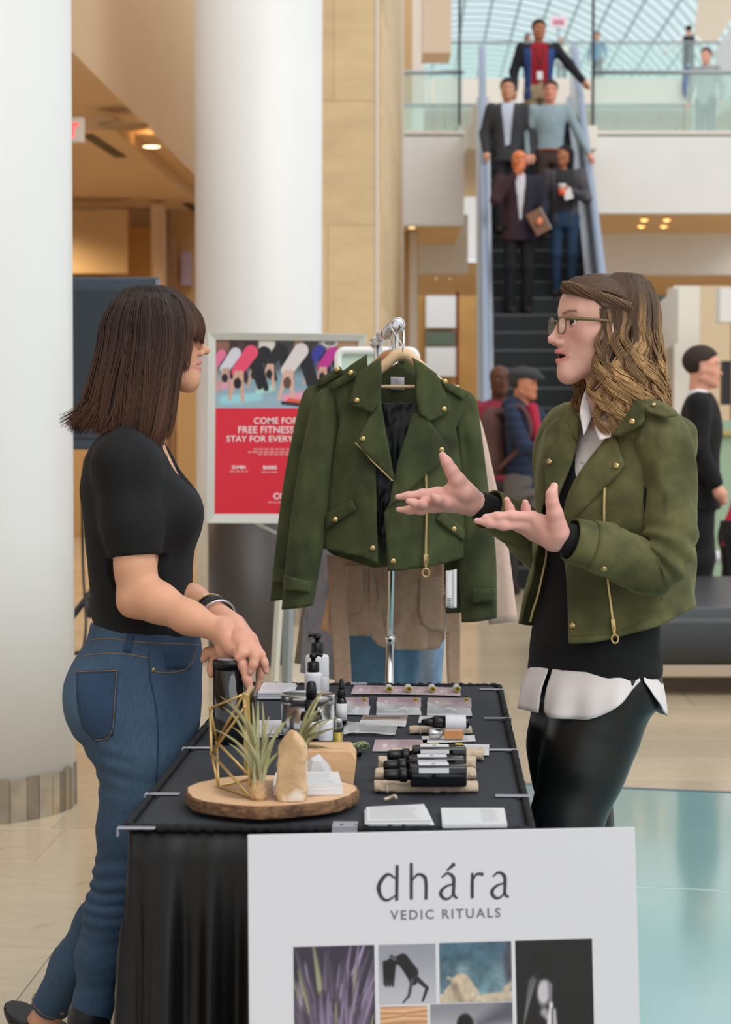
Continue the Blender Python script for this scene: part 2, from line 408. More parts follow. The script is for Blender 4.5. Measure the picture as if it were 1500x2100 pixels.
def struct(mb, name, m, label, parent=None, **kw):
    return mb.build(name, m, parent, smooth=False, label=label, kind='structure', **kw)
def pbox(px0, py0, px1, py1, Y, dep):
    "upright box whose near face fills this part of the frame at depth Y"
    a = W(px0, py0, Y); b = W(px1, py1, Y)
    return MB().box((a[0], Y, b[2]), (b[0], Y + dep, a[2]))
# floor with single tiles
fl = struct(MB().box((-30, -6, -.3), (30, 70, -.004)), 'floor', M_grout, 'beige stone tiled mall floor')
P0 = np.array((.25, 7.966, 0)); D1 = np.array((.972, -.234, 0)); D1 /= np.linalg.norm(D1); D2 = np.array((-D1[1], D1[0], 0)); RG = np.stack((D1, D2, np.array((0,0,1.))), axis=1)
def in_glass(p):
    q = RG.T @ (p - P0); return -.05 < q[0] < 3.6 and -5.2 < q[1] < .0
rw, tl = .54, .92
tile_me = MB().box((-tl/2+.0016, -rw/2+.0016, -.012), (tl/2-.0016, rw/2-.0016, 0))
t0 = None
rnd = random.Random(3)
for r in range(-1, 29):
    off = rnd.uniform(0, tl)
    for c in range(-7, 8):
        p = TC*(c*tl + off) + TD*(4.28 + rw*r + rw/2)
        if abs(p[0]) > .19*p[1] + .75 or p[1] < 3.2: continue
        if in_glass(p) and in_glass(p + TC*.3) and in_glass(p - TC*.3): continue
        if t0 is None:
            t0 = tile_me.build('floor_tile', M_tile, fl, smooth=False, bevel=.0012, bseg=1); t0.data.transform(Matrix.Translation(Vector(ORG[fl.name].tolist()))); o = t0
        else: o = t0.copy(); COL.objects.link(o); ORG[o.name] = ORG[fl.name]
        o.location = Vector((p - ORG[fl.name]).tolist()); o.rotation_euler = (0, 0, -math.atan(TY))
gf = thing('glass_floor', 'teal glass walk-on floor panels beside the table', 'glass floor', P0, kind='structure')
for i in range(2):
    for j in range(3):
        w_, d_ = 1.67, 1.668
        MB().box((i*w_+.006, -(j+1)*d_+.006, -.05), ((i+1)*w_-.006, -j*d_-.006, .006), RG, P0).build('glass_panel', M_gfl, gf, smooth=False, bevel=.003)
        if j: MB().box((i*w_, -j*d_-.006, -.02), ((i+1)*w_, -j*d_+.006, .004), RG, P0).build('joint_strip', M_white, gf, smooth=False)
MB().box((-.02, -.004, -.02), (3.4, .022, .008), RG, P0).build('edge_strip', mat('edge_slate', srgb(88,98,110), .5), gf, smooth=False)
# white columns with slate base
def column(cx, cy, r, h, label, seed):
    c = thing('column', label, 'column', (cx, cy, 0), kind='structure')
    MB().lathe([(r, .12), (r*1.0, 1.0), (r*1.012, h)], (cx, cy, 0), 96).build('shaft', M_col, c)
    rr = random.Random(seed); a = 0
    while a < 2*PI - .03:
        w_ = min(rr.choice((.035, .045, .055, .07, .05))/r, 2*PI - a); n = 4; ro = r + .006 + rr.uniform(-.0035, .0035); hh = .152 + rr.uniform(-.006, .006)
        V = [(cx + R_*math.cos(a + .004 + (w_-.008)*k/(n-1)), cy + R_*math.sin(a + .004 + (w_-.008)*k/(n-1)), z) for z in (0, hh) for R_ in (r-.03, ro) for k in range(n)]
        i0, o0, i1, o1 = 0, n, 2*n, 3*n; Fc = []
        for k in range(n-1): Fc += [(o0+k, o0+k+1, o1+k+1, o1+k), (o1+k, o1+k+1, i1+k+1, i1+k), (i0+k+1, i0+k, i1+k, i1+k+1)]
        Fc += [(i0, o0, o1, i1), (o0+n-1, i0+n-1, i1+n-1, o1+n-1)]
        mobj('slate_strip', V, Fc, M_slate, c, smooth=False); a += w_
    return c
column(-1.522, 7.48, .45, 6.0, 'near white round column at the left edge with slate strip base', 2)
column(-.762, 14.7, .452, 6.0, 'white round column behind the red fitness poster', 4)
# limestone pier: stone blocks on a core
def stone_wall(name, label, O, U, Lw, H, rows, seed, cols, thick=.03, core=.25):
    "vertical wall from O along U with single blocks proud of the core"
    U = np.array(U, float); U /= np.linalg.norm(U); Nn = np.array((U[1], -U[0], 0)); R = np.stack((U, -Nn, np.array((0,0,1.))), axis=1)
    w_ = struct(MB().box((0, -.02, 0), (Lw, core, H), R, O), name, M_stone, label); rr = random.Random(seed); z = 0; k = 0
    while z < H - .05:
        hh = rows if not isinstance(rows, (list, tuple)) else rows[k % len(rows)]; hh = min(hh, H - z); x = 0
        if cols == 1: cuts = [0, Lw]
        else:
            cuts = [0]; x = rr.uniform(.25, 1)*cols
            while x < Lw - .12: cuts.append(x); x += cols
            cuts.append(Lw)
        for a, b in zip(cuts[:-1], cuts[1:]):
            MB().box((a+.0012, -thick + rr.uniform(0, .003), z+.0012), (b-.0012, .01, z+hh-.0012), R, O).build('stone_block', M_stone, w_, smooth=False, bevel=.0012, bseg=1)
        z += hh; k += 1
    return w_
a0 = W(560, 900, 17.0); a1 = W(770, 900, 17.0)
stone_wall('wall_pier', 'beige limestone block pier face', (a0[0], 17.0, 0), (1, 0, 0), a1[0]-a0[0], 7.5, 1.02, 1, .62)
b0 = W(778, 900, 17.05); b1 = W(819, 900, 25.4)
stone_wall('wall_pier_return', 'beige limestone return of the pier with pale edges', (b0[0], 17.05, 0), (b1[0]-b0[0], b1[1]-b0[1], 0), np.linalg.norm((b1-b0)[:2]), 7.5, (.75, 1.1, .6), 5, 3.0, core=.18)
struct(MB().box((a1[0], 16.965, 0), (a1[0]+.032, 17.1, 7.5)), 'trim_1', M_trimw, 'pale vertical trim between the two limestone faces')
struct(MB().box((b1[0]-.005, 25.3, 0), (b1[0]+.055, 25.6, 8.5)), 'trim_2', M_trimw, 'pale vertical trim at the far end of the limestone pier')
# left: fascia, soffit and shop interior
XF = -2.96; SZ = 4.35
def bxr(lo, hi): return MB().box(lo, hi, RT, (0, 0, 0))
struct(bxr((XF-.2, -8.0, SZ), (XF, 26.0, 7.5)), 'wall_bulkhead', M_ceil, 'beige bulkhead face running back above the left shops')  # near stretch is out of view, extended to block sky from the left
ce = struct(bxr((-14, -8.0, SZ), (XF-.2, 19.4, SZ+.2)).add(*(lambda m: (m.v, m.f))(bxr((-14, 19.4, SZ-.14), (XF-.2, 27, SZ+.2)))), 'ceiling', M_ceil, 'beige ceiling over the left shops')  # unseen near part carried forward to keep skylight off the left side
zc = SZ - .14
def on_ceiling(px, py, z=zc): d = ray(px, py); t = (z - CZ)/d.z; return np.array((d.x*t, d.y*t, z))
def downlight(p, r, label, group=None, power=0):
    t = thing('downlight', label, 'downlight', p, group)
    MB().lathe([(r*1.0, 0), (r*1.35, -.012), (r*1.35, 0.0)], p, 20).build('trim_ring', M_trimw, t)
    MB().lathe([(.0005, -.006), (r*.95, -.004), (r, 0)], p, 20).build('lens', M_lamp, t)
    if power:
        ld = bpy.data.lights.new('downlight_bulb', 'SPOT'); ld.energy = power; ld.color = (1, .78, .52); ld.spot_size = math.radians(150); ld.spot_blend = .6; ld.shadow_soft_size = .08
        lo = bpy.data.objects.new('downlight_bulb', ld); COL.objects.link(lo); lo.parent = t; lo.location = (0, 0, -.03)
    return t
downlight(on_ceiling(311, 300), .085, 'round warm downlight in the beige ceiling above the dark-haired woman', None, 220)
for x_, y_, lb_ in ((-5.2, 17.5, 'added unseen fill lamp over the left shops behind the near column'), (-4.4, 24.2, 'added unseen fill lamp far back over the left shops')): downlight(np.array((x_, y_, zc if y_ > 19.6 else SZ)), .085, lb_, None, 420)  # invented lamps outside the view, added to brighten the shop interior
q0 = on_ceiling(178, 275); q1 = on_ceiling(248, 321); dv = (q1-q0); Ln = np.linalg.norm(dv); R_ = frame((0,0,1), dv/Ln)
MB().box((0, -.06, -.012), (Ln, .06, 0), R_, q0).build('slot_diffuser', M_dark, None, smooth=False, label='long black linear slot in the beige ceiling', cat='air vent')
q0 = on_ceiling(383, 416); MB().box((0, -.05, -.02), (.9, .05, 0), R_, q0).build('slot_diffuser', M_dark, None, smooth=False, label='short black linear slot far back beside the white column', cat='air vent')
q0 = on_ceiling(252, 256); MB().lathe([(.001, -.03), (.2, -.025), (.24, 0)], q0, 24).build('ceiling_speaker', mat('ceiling_disc', srgb(176,150,118), .6), None, label='round flat disc set in the beige ceiling', cat='ceiling disc')
ex = W(160, 268, 17.5); et = thing('exit_sign', 'white exit sign with red lettering at the edge of the near column', 'exit sign', ex)
MB().box((ex[0]-.34, 17.47, ex[2]-.10), (ex[0]+.052, 17.55, ex[2]+.11)).build('case', M_cream, et, smooth=False, bevel=.006)
V_, F_ = text_mesh('EXIT', .17, rotx(PI/2), (ex[0]-.165, 17.465, ex[2]-.06), bold=.004); mobj('lettering', V_, F_, M_red, et, smooth=False)
MB().tube([(ex[0]-.08, 17.51, ex[2]+.1), (ex[0]-.08, 17.51, SZ)], .01, 6).build('hanger', M_cream, et)
# shop fronts under the soffit
sw = struct(bxr((-14, 26.5, 0), (-1.2, 27.0, SZ)), 'wall_back', M_tan, 'tan shop wall far back on the left')
struct(pbox(100, 430, 262, 560, 25.2, .3), 'wall_shop_header', M_tan, 'tan shop header seen past the near column')
def shopbox(name, args, m, label, cat): return pbox(*args).build(name, m, None, smooth=False, label=label, cat=cat)
for nm, args, m, lb, ct in (
    ('shop_header', (245, 466, 341, 600, 26.3, .295), M_gold, 'amber lit panel on the far left shop front', 'wall panel'),
    ('shop_screen', (140, 497, 212, 566, 26.3, .33), M_brown, 'dark brown square panel above the black loudspeaker', 'wall panel'),
    ('shop_pillar', (310, 421, 338, 1100, 25.4, .3), M_ceil, 'pale square pillar in the far left shop', 'pillar'),
    ('shop_post', (340, 432, 352, 1110, 25.2, .15), M_brown, 'thin brown post beside the pale shop pillar', 'post'),
    ('display_post', (354, 480, 362, 1130, 24.6, .1), M_brown, 'brown upright frame of the far shop display', 'frame'),
    ('shop_sign', (372, 516, 390, 584, 26.3, .31), mat('lilac_banner', srgb(176,160,190), .6), 'small lilac banner beside the white column', 'banner')):
    shopbox(nm, args, m, lb, ct)
# escalator
ED = np.array((.052, 1, 0)); ED /= np.linalg.norm(ED); EC = np.array((ED[1], -ED[0], 0)); RE = np.stack((EC, ED, np.array((0,0,1.))), axis=1)
EB = np.array((1.635, 17.6, 0)); SL = math.tan(math.radians(30)); UZ = 5.4; ER = UZ/SL
esc = thing('escalator', 'black stepped escalator with grey handrails carrying people', 'escalator', EB)
def eb(mb, name, m, **kw): return mb.build(name, m, esc, smooth=False, **kw)
def e3(x, y, z): return EB + RE @ np.array((x, y, z))
for i in range(27):
    z = .2*i; y = z/SL
    st = eb(MB().box((-.5, y, z-.35), (.5, y+.45, z+.185), RE, EB), 'step', M_step)
    MB().box((-.5, y-.006, z+.172), (.5, y+.05, z+.2), RE, EB).build('step_edge', M_stepn, st, smooth=False)
for s_ in (-1, 1):
    def strip(x0, x1, h0, h1, y0=-.4, y1=ER+.35):
        zz = lambda y: min(max(y, 0), ER)*SL
        ys = [y0, 0, ER, y1]; m = MB()
        for a, b in zip(ys[:-1], ys[1:]):
            m.hexa([e3(x0, a, zz(a)+h0), e3(x1, a, zz(a)+h0), e3(x1, b, zz(b)+h0), e3(x0, b, zz(b)+h0), e3(x0, a, zz(a)+h1), e3(x1, a, zz(a)+h1), e3(x1, b, zz(b)+h1), e3(x0, b, zz(b)+h1)])
        return m
    lo, hi = sorted((s_*.505, s_*.535)); eb(strip(lo, hi, -.2, .32), 'skirt_panel', M_steel)
    lo, hi = sorted((s_*.56, s_*.585)); eb(strip(lo, hi, .3, .93), 'balustrade_panel', M_steel)
    lo, hi = sorted((s_*.535, s_*.66)); eb(strip(lo, hi, .26, .32), 'deck_board', M_steel)
    lo, hi = sorted((s_*.63, s_*.67)); eb(strip(lo, hi, -1.1, .30), 'outer_cladding', M_cream)
    zz = lambda y: min(max(y, 0), ER)*SL
    pts = [e3(s_*.60, y, zz(y)+.97) for y in np.concatenate((np.linspace(-.5, .2, 6), np.linspace(.6, ER-.4, 6), np.linspace(ER-.1, ER+.5, 4)))]
    MB().tube(pts, .048, 10).build('handrail', M_hand, esc)
    eb(strip(*sorted((s_*.575, s_*.625)), .90, .945), 'rail_guide', M_steel)
    m = MB(); m.box((s_*.60-.12, ER+.1, UZ-.35), (s_*.60+.12, ER+.45, UZ+.22), RE, EB); eb(m, 'newel_box', M_cream)
eb(MB().box((-.64, .4, -.3), (.64, .6, .0), RE, EB), 'base_plate', M_steel)
m = MB(); m.hexa([e3(-.62, 1.5, 0), e3(.62, 1.5, 0), e3(.62, ER, UZ-1.0), e3(-.62, ER, UZ-1.0), e3(-.62, 1.5, .3), e3(.62, 1.5, .3), e3(.62, ER, UZ-.5), e3(-.62, ER, UZ-.5)]); eb(m, 'truss', M_cream)
# upper gallery: slab fascia, soffit, glass railing
YF = 28.0
for i, (x0, x1) in enumerate(((700, 952), (1216, 1620))):
    struct(pbox(x0, 280, x1, 437 if i else 462, YF, .25), 'wall_fascia_%d' % (i+1), M_white, ('white gallery fascia left of the escalator', 'white gallery fascia right of the escalator')[i])
    a = W(x0, 280, YF); b = W(x1, 437 if i else 462, YF)
    struct(MB().box((a[0], YF+.25, b[2]+.01), (b[0], 31.2, b[2]+.2)), 'ceiling_soffit_%d' % (i+1), M_soff, ('beige soffit left of the escalator', 'beige soffit right of the escalator')[i])
    struct(MB().box((a[0], YF, UZ-.02), (b[0], 33.0, UZ+.03)), 'floor_gallery_%d' % (i+1), M_cream, ('upper gallery floor left', 'upper gallery floor right')[i])
    rt = thing('glass_railing', ('glass railing on the gallery left of the escalator', 'long glass railing on the gallery right of the escalator')[i], 'railing', (a[0], YF, UZ), kind=None)
    x = a[0]; t = W(0, 147, YF)[2]
    while x < b[0] - .1:
        xe = min(x + 1.25, b[0]); MB().box((x+.012, YF+.05, a[2]), (xe-.012, YF+.065, t-.02)).build('glass_pane', M_glass, rt, smooth=False)
        MB().tube([(xe-.1, YF+.06, a[2]), (xe-.1, YF+.06, a[2]+.12)], .02, 8).build('clamp', M_rail, rt)
        x = xe
    MB().tube([(a[0], YF+.06, t), (b[0], YF+.06, t)], .03, 8).build('top_rail', M_rail, rt)
    px = (943, 1217)[i]
    MB().box((W(px-2.5, 0, YF)[0], YF-.05, a[2]+.15), (W(px+2.5, 0, YF)[0], YF+.02, 9.2)).build('end_post', M_dark, rt, smooth=False)
struct(MB().box((W(952,0,YF)[0], 27.35, UZ-.3), (W(1216,0,YF)[0], 33.0, UZ)), 'floor_landing', M_cream, 'upper landing at the escalator top')
def lights(px, pys, z, r, label, group):
    for x in px: downlight(on_ceiling(x, pys, z), r, label, group)
zR = W(0, 437, YF)[2]; zL = W(0, 462, YF)[2]
for (x, y), lb in zip(((1316,466),(1322,453),(1362,466),(1368,453)), ('front left lamp of the four-lamp ceiling cluster right of the escalator', 'rear left lamp of the four-lamp ceiling cluster right of the escalator', 'front right lamp of the four-lamp ceiling cluster right of the escalator', 'rear right lamp of the four-lamp ceiling cluster right of the escalator')):
    downlight(on_ceiling(x, y, zR), .05, lb, 'downlights in the far soffits')
downlight(on_ceiling(845, 466, zL), .06, 'single downlight in the soffit left of the escalator', 'downlights in the far soffits')
# second bulkhead and its soffit
B1 = struct(pbox(853, 440, 960, 560, 31.0, .3), 'wall_bulkhead_2', M_white, 'white bulkhead below the left gallery soffit')
B2 = struct(pbox(1180, 440, 1640, 563, 31.0, .3), 'wall_bulkhead_3', M_white, 'white bulkhead below the right gallery soffit')
z2 = W(0, 562, 31.0)[2]
struct(MB().box((-1, 31.3, z2), (14, 36, z2+.2)), 'ceiling_lower', M_soff, 'beige lower soffit behind the escalator')
for x, lb in ((895, 'left of the two small soffit lamps left of the escalator'), (922, 'right of the two small soffit lamps left of the escalator')): downlight(on_ceiling(x, 570, z2), .055, lb, 'downlights in the far soffits')
struct(pbox(700, 455, 858, 1100, 29.0, .3), 'wall_tan_left', M_tan, 'tan wall strip left of the escalator')
struct(pbox(840, 475, 856, 1100, 28.9, .1), 'trim_3', M_trimw, 'pale upright trim left of the escalator')
struct(pbox(500, 560, 1800, 1200, 38.0, .3), 'wall_far', M_gold, 'warm far shop wall on the ground floor')
pbox(874, 601, 936, 672, 37.85, .145).build('sign_panel', mat('sign_white', srgb(232,236,240), .5), None, smooth=False, label='blank white shop panel left of the escalator', cat='sign panel')
pbox(874, 712, 936, 772, 37.85, .145).build('sign_panel', MT['sign_white'], None, smooth=False, label='lower white shop panel left of the escalator', cat='sign panel')
pbox(874, 680, 936, 708, 37.85, .145).build('shop_shelf', mat('shop_green', srgb(96,110,96), .6), None, smooth=False, label='dark green shelf between the two white shop panels', cat='shelf')
pbox(936, 598, 941, 1052, 33.7, .1).build('red_post', mat('red_paint', srgb(150,50,62), .5), None, smooth=False, label='thin dark red post beside the escalator', cat='post')
downlight(W(917, 692, 37.96), .05, 'small lamp above the lower white shop panel', 'downlights in the far soffits')
# right ground floor
struct(pbox(1384, 586, 1432, 1200, 24.0, .6), 'wall_pier_right', M_cream, 'cream square pier behind the man in the black suit')
struct(pbox(1432, 586, 1495, 1200, 27.0, .6), 'wall_shop_right', mat('beige_wall', srgb(214,192,160), .6), 'beige shop wall behind the man in the black suit')
m = MB(); q = [W(1330, 645, 24.5), W(1400, 590, 22.0)]; 
m.hexa([W(1310,745,26), W(1392,700,22), W(1392,700,22)+np.array((.05,.3,0)), W(1310,745,26)+np.array((.05,.3,0)), W(1310,655,26), W(1392,588,22), W(1392,588,22)+np.array((.05,.3,0)), W(1310,655,26)+np.array((.05,.3,0))])
struct(m, 'wall_stair_side', M_white, 'white sloped stair side behind the wavy-haired woman')
struct(pbox(1300, 745, 1384, 1200, 30.0, .3), 'wall_tan_right', M_trimw, 'pale wall under the white stair side')
struct(pbox(1478, 590, 1600, 660, 23.0, .3), 'wall_header_right', M_white, 'white shop header at the right edge')
pbox(1484, 740, 1500, 830, 25.0, .2).build('shop_opening', M_dark, None, smooth=False, label='dark narrow shop opening at the right edge', cat='shop opening')
pbox(1330, 590, 1380, 640, 37.85, .14).build('shop_display', mat('shop_teal', srgb(60,84,84), .5), None, smooth=False, label='dark teal display under the far soffit', cat='display')
gr = thing('glass_railing', 'green tinted glass railing at the right edge beside the suited man', 'railing', W(1480, 1000, 17.0))
for k in range(2):
    pbox(1466 + k*60, 862, 1522 + k*60, 1221, 17.0 + k*.0, .02).build('glass_pane', mat('green_glass', srgb(150,176,150), .2), gr, smooth=False)
pbox(1460, 884, 1600, 892, 16.95, .06).build('top_rail', mat('brass_rail', srgb(190,160,90), .35, metal=.4), gr, smooth=False)
# far side of the atrium
Y3 = 56.0
struct(pbox(700, 160, 1800, 212, Y3, 1.0), 'wall_fascia_far', M_cream, 'pale third floor slab edge across the atrium')
z3 = W(0, 160, Y3)[2]
struct(MB().box((-6, Y3+1, z3-.3), (30, 112, z3)), 'floor_third', M_cream, 'third floor gallery across the atrium')
r3 = thing('glass_railing', 'far glass railing along the third floor under the glass vault', 'railing', W(1100, 160, Y3))
for k in range(13):
    pbox(790 + k*62, 88, 849 + k*62, 160, Y3+.1, .02).build('glass_pane', M_glass, r3, smooth=False)
MB().tube([W(790, 87, Y3+.1), W(1600, 87, Y3+.1)], .03, 6).build('top_rail', M_rail, r3)
struct(pbox(640, 212, 1800, 240, 60, .3), 'wall_far_upper', M_cream, 'cream band below the third floor slab')
struct(pbox(640, 238, 1800, 300, 59.0, .3), 'wall_far_second', M_tan, 'tan shop fronts of the second floor across the atrium')
r2 = thing('glass_railing', 'middle glass railing on the second floor behind the escalator', 'railing', W(1100, 275, 33.0))
for k in range(7):
    pbox(826 + k*88, 219, 912 + k*88, 365, 32.9, .02).build('glass_pane', M_glass, r2, smooth=False)
MB().tube([W(826, 217, 33.0), W(1430, 217, 33.0)], .03, 6).build('top_rail', M_rail, r2)
g4 = pbox(1420, 152, 1560, 282, 29.5, .03).build('glass_screen', M_glass, None, smooth=False, label='tall pale glass screen at the upper right edge', cat='glass screen')
struct(pbox(868, -60, 926, 108, 34.0, 1.0), 'wall_hanging_bulkhead', mat('bulk_mauve', srgb(204,180,156), .6), 'pinkish beige hanging bulkhead at the top beside the pier')
struct(pbox(826, -60, 846, 278, 36.0, .4), 'wall_tan_upper', M_tan, 'tan upper wall strip beside the pier')
struct(pbox(846, -60, 870, 278, 40.0, .4), 'trim_4', M_trimw, 'pale upper strip beside the pier')
m = MB(); m.hexa([W(1458,240,52), W(1620,60,40), W(1620,60,40)+np.array((.2,1,0)), W(1458,240,52)+np.array((.2,1,0)), W(1470,100,52), W(1620,-120,40), W(1620,-120,40)+np.array((.2,1,0)), W(1470,100,52)+np.array((.2,1,0))])
struct(m, 'wall_diagonal', M_white, 'white diagonal beam at the upper right corner')
m = MB(); m.hexa([W(1422,88,60), W(1470,88,60), W(1470,88,61), W(1422,88,61), W(1440,-60,60), W(1560,-60,60), W(1560,-60,61), W(1440,-60,61)])
struct(m, 'wall_gable', mat('gable_beige', srgb(206,192,172), .6), 'beige sloping wall end under the vault')
# glass barrel vault
va = thing('glass_vault', 'barrel vaulted glass roof with grey ribs', 'glass roof', (4.0, 80, z3), kind='structure')
VC = np.array((4.4, 0, 10.2)); VR = 8.6
def vp(th, y): return np.array((VC[0] + .02*(y-80) + VR*math.sin(th), y, VC[2] + VR*.92*math.cos(th)))
ths = np.linspace(-1.45, 1.45, 24); ys = np.arange(62.0, 112, 1.25)
pane0 = {}
rest = MB(); npane = 0
for j in range(len(ys)-1):
    for i in range(len(ths)-1):
        P = [vp(ths[i], ys[j]), vp(ths[i+1], ys[j]), vp(ths[i+1], ys[j+1]), vp(ths[i], ys[j+1])]
        if 8 <= j < 27 and 7 <= i < 22:
            MB().add(P, [(0,1,2,3)]).build('glass_pane', M_vglass, va, smooth=False); npane += 1
        else: rest.add(P, [(0,1,2,3)])
rest.build('outer_panes', M_vglass, va, smooth=False, kind='stuff')
for t in ths: MB().tube([vp(t, 62), vp(t, 112)], .05, 4).build('long_rib', M_rib, va, smooth=False)
for y in ys[::1]: MB().tube([vp(t, y) for t in ths], .03, 4, flat=1).build('arch_rib', M_rib, va, smooth=False)
# ------------------------------------------------------------------ printing: painted grids
class Cv:
    "small canvas, painted with soft shapes, laid on a surface as vertex colours"
    def __init__(s, w, h, bg): s.w, s.h = w, h; s.y, s.x = np.mgrid[0:h, 0:w].astype(float); s.x = (s.x+.5)/w; s.y = (s.y+.5)/h; s.a = h/w; s.img = np.ones((h, w, 3))*np.array(bg, float)/255
    def put(s, d, col, al=1.0, soft=None):
        e = soft or 1.0/s.w; m = np.clip(.5 - d/e, 0, 1)[..., None]*al; s.img = s.img*(1-m) + np.array(col, float)/255*m; return s
    def cap(s, x0, y0, x1, y1, r0, r1, col, al=1.0, soft=None):
        dx, dy = x1-x0, (y1-y0)*s.a; px, py = s.x-x0, (s.y-y0)*s.a; t = np.clip((px*dx+py*dy)/max(dx*dx+dy*dy, 1e-9), 0, 1)
        return s.put(np.hypot(px-t*dx, py-t*dy) - (r0+(r1-r0)*t), col, al, soft)
    def ell(s, cx, cy, rx, ry, col, rot=0, al=1.0, soft=None):
        c, q = math.cos(rot), math.sin(rot); px, py = s.x-cx, (s.y-cy)*s.a; u = (px*c+py*q)/rx; v = (-px*q+py*c)/ry
        return s.put((np.hypot(u, v)-1)*min(rx, ry), col, al, soft)
    def rect(s, x0, y0, x1, y1, col, al=1.0, soft=None):
        return s.put(np.maximum(np.maximum(x0-s.x, s.x-x1), np.maximum(y0-s.y, s.y-y1)*s.a), col, al, soft)
    def vgrad(s, y0, y1, c0, c1):
        t = sm((s.y-y0)/(y1-y0))[..., None]; s.img = np.array(c0, float)/255*(1-t) + np.array(c1, float)/255*t; return s
    def noise(s, sc, amp, seed=0):
        p = np.stack((s.x*sc, s.y*sc*s.a, np.full_like(s.x, seed+.5)), -1).reshape(-1, 3); s.img = np.clip(s.img*(1+amp*fbm(p, 3).reshape(s.h, s.w, 1)), 0, 1); return s
def print_on(name, cv, O, U, V, w, h, mt, parent, lift=.0004, bendf=None, smooth=False, **kw):
    "lay the canvas on the plane O + u U + v V"
    U = np.array(U, float); V = np.array(V, float); n = np.cross(V, U)
    uu, vv = np.meshgrid(np.linspace(0, w, cv.w), np.linspace(0, h, cv.h)); P = np.array(O, float) + uu[..., None]*U + vv[..., None]*V + n*lift
    if bendf is not None: P = bendf(P, uu/w, vv/h)
    c = cv.img; lin = np.where(c <= .04045, c/12.92, ((c+.055)/1.055)**2.4)
    return mobj(name, P.reshape(-1, 3), grid_faces(cv.h, cv.w)[:, ::-1], mt, parent, smooth=smooth, col=lin.reshape(-1, 3), **kw)
M_print = mat('print_matte', rough=.45, vcol=True)
M_gloss = mat('print_gloss', rough=.3, vcol=True)
# ------------------------------------------------------------------ table with black cloth and skirt
M_cloth = mat('black_cloth', srgb(38,42,50), .8, var=.12, vs=120, bump=.15, bs=900, sheen=.15)
M_skirt = mat('black_skirt', srgb(11,12,15), .5, var=.15, vs=10, sheen=.1)
M_clip = mat('clear_grey_clip', srgb(168,170,182), .3, trans=.1)
TZ = .75
ta = math.atan(.037); TBd = np.array((math.sin(ta), math.cos(ta), 0)); TBc = np.array((math.cos(ta), -math.sin(ta), 0)); RTB = np.stack((TBc, TBd, np.array((0,0,1.))), axis=1)
TO = np.array((-.3715, 3.240, 0)); TWd, TLn = .626, 1.80
def tb(u, v, z=TZ): return TO + TBc*u + TBd*v + np.array((0, 0, z))
tab = thing('folding_table', 'long folding table hidden under the black cloth', 'table', tb(TWd/2, TLn/2, 0))
MB().box((.012, .012, TZ-.04), (TWd-.012, TLn-.012, TZ-.004), RTB, TO).build('tabletop', mat('table_grey', srgb(190,190,186), .5), tab, smooth=False, bevel=.004)
for u in (.06, TWd-.06):
    for v in (.2, TLn-.2): MB().tube([tb(u, v, 0.0), tb(u, v, TZ-.03)], .014, 10).build('leg', M_steel, tab)
cl = thing('tablecloth', 'black tablecloth with pleated skirt covering the table', 'tablecloth', tb(TWd/2, TLn/2, .0))
# top sheet with tiny unevenness
nu, nv = 40, 90
uu, vv = np.meshgrid(np.linspace(-.004, TWd+.004, nu), np.linspace(-.004, TLn+.004, nv), indexing='ij')
zz = TZ + .0012*fbm(np.stack((uu*9, vv*9, uu*0), -1).reshape(-1, 3)).reshape(nu, nv); ed = np.minimum.reduce((uu+.004, TWd+.004-uu, vv+.004, TLn+.004-vv)); zz -= .006*(1-sm(ed/.012))
P = TO + uu[..., None]*TBc + vv[..., None]*TBd; P[..., 2] = zz
V2, F2 = shell(P.reshape(-1, 3), [tuple(f) for f in grid_faces(nu, nv)], .003)
mobj('cloth_top', V2, F2, M_cloth, cl)
# skirt
def perim(s):
    "closed path round the table, returns (u,v,nu,nv)"
    L_ = (TLn, TWd, TLn, TWd); s = s % sum(L_)
    if s < TLn: return 0, TLn-s, -1, 0
    s -= TLn
    if s < TWd: return s, 0, 0, -1
    s -= TWd
    if s < TLn: return TWd, s, 1, 0
    return TWd-(s-TLn), TLn, 0, 1
per = 2*(TWd+TLn); ns, nz = 900, 16; P = np.zeros((ns, nz, 3)); rr = np.random.RandomState(8); ph = np.cumsum(rr.uniform(.5, 1.5, ns)); ph = ph/ph[-1]*2*PI*64
am = .6 + .8*rr.rand(65)
for i in range(ns):
    s = per*i/ns; u, v, a, b = perim(s); k = .05
    # soft corners
    ua, va, a1, b1 = perim(s-k); ub, vb, a2, b2 = perim(s+k); n = np.array((a+a1+a2, b+b1+b2), float); n /= np.linalg.norm(n)
    A = am[int(ph[i]/2/PI) % 65]
    for j in range(nz):
        t = j/(nz-1); z = TZ-.004 - t*(TZ-.012)
        w = (sm((t-.07)/.25)*.012 + t*.010)*A; off = .006 + .03*t + w*(math.sin(ph[i]) + .35*math.sin(2.3*ph[i]+1+2*t))
        q = tb(u + n[0]*off, v + n[1]*off, z); P[i, j] = q
mobj('skirt', P.reshape(-1, 3), grid_faces(ns, nz, True), M_skirt, cl, solid=.002)
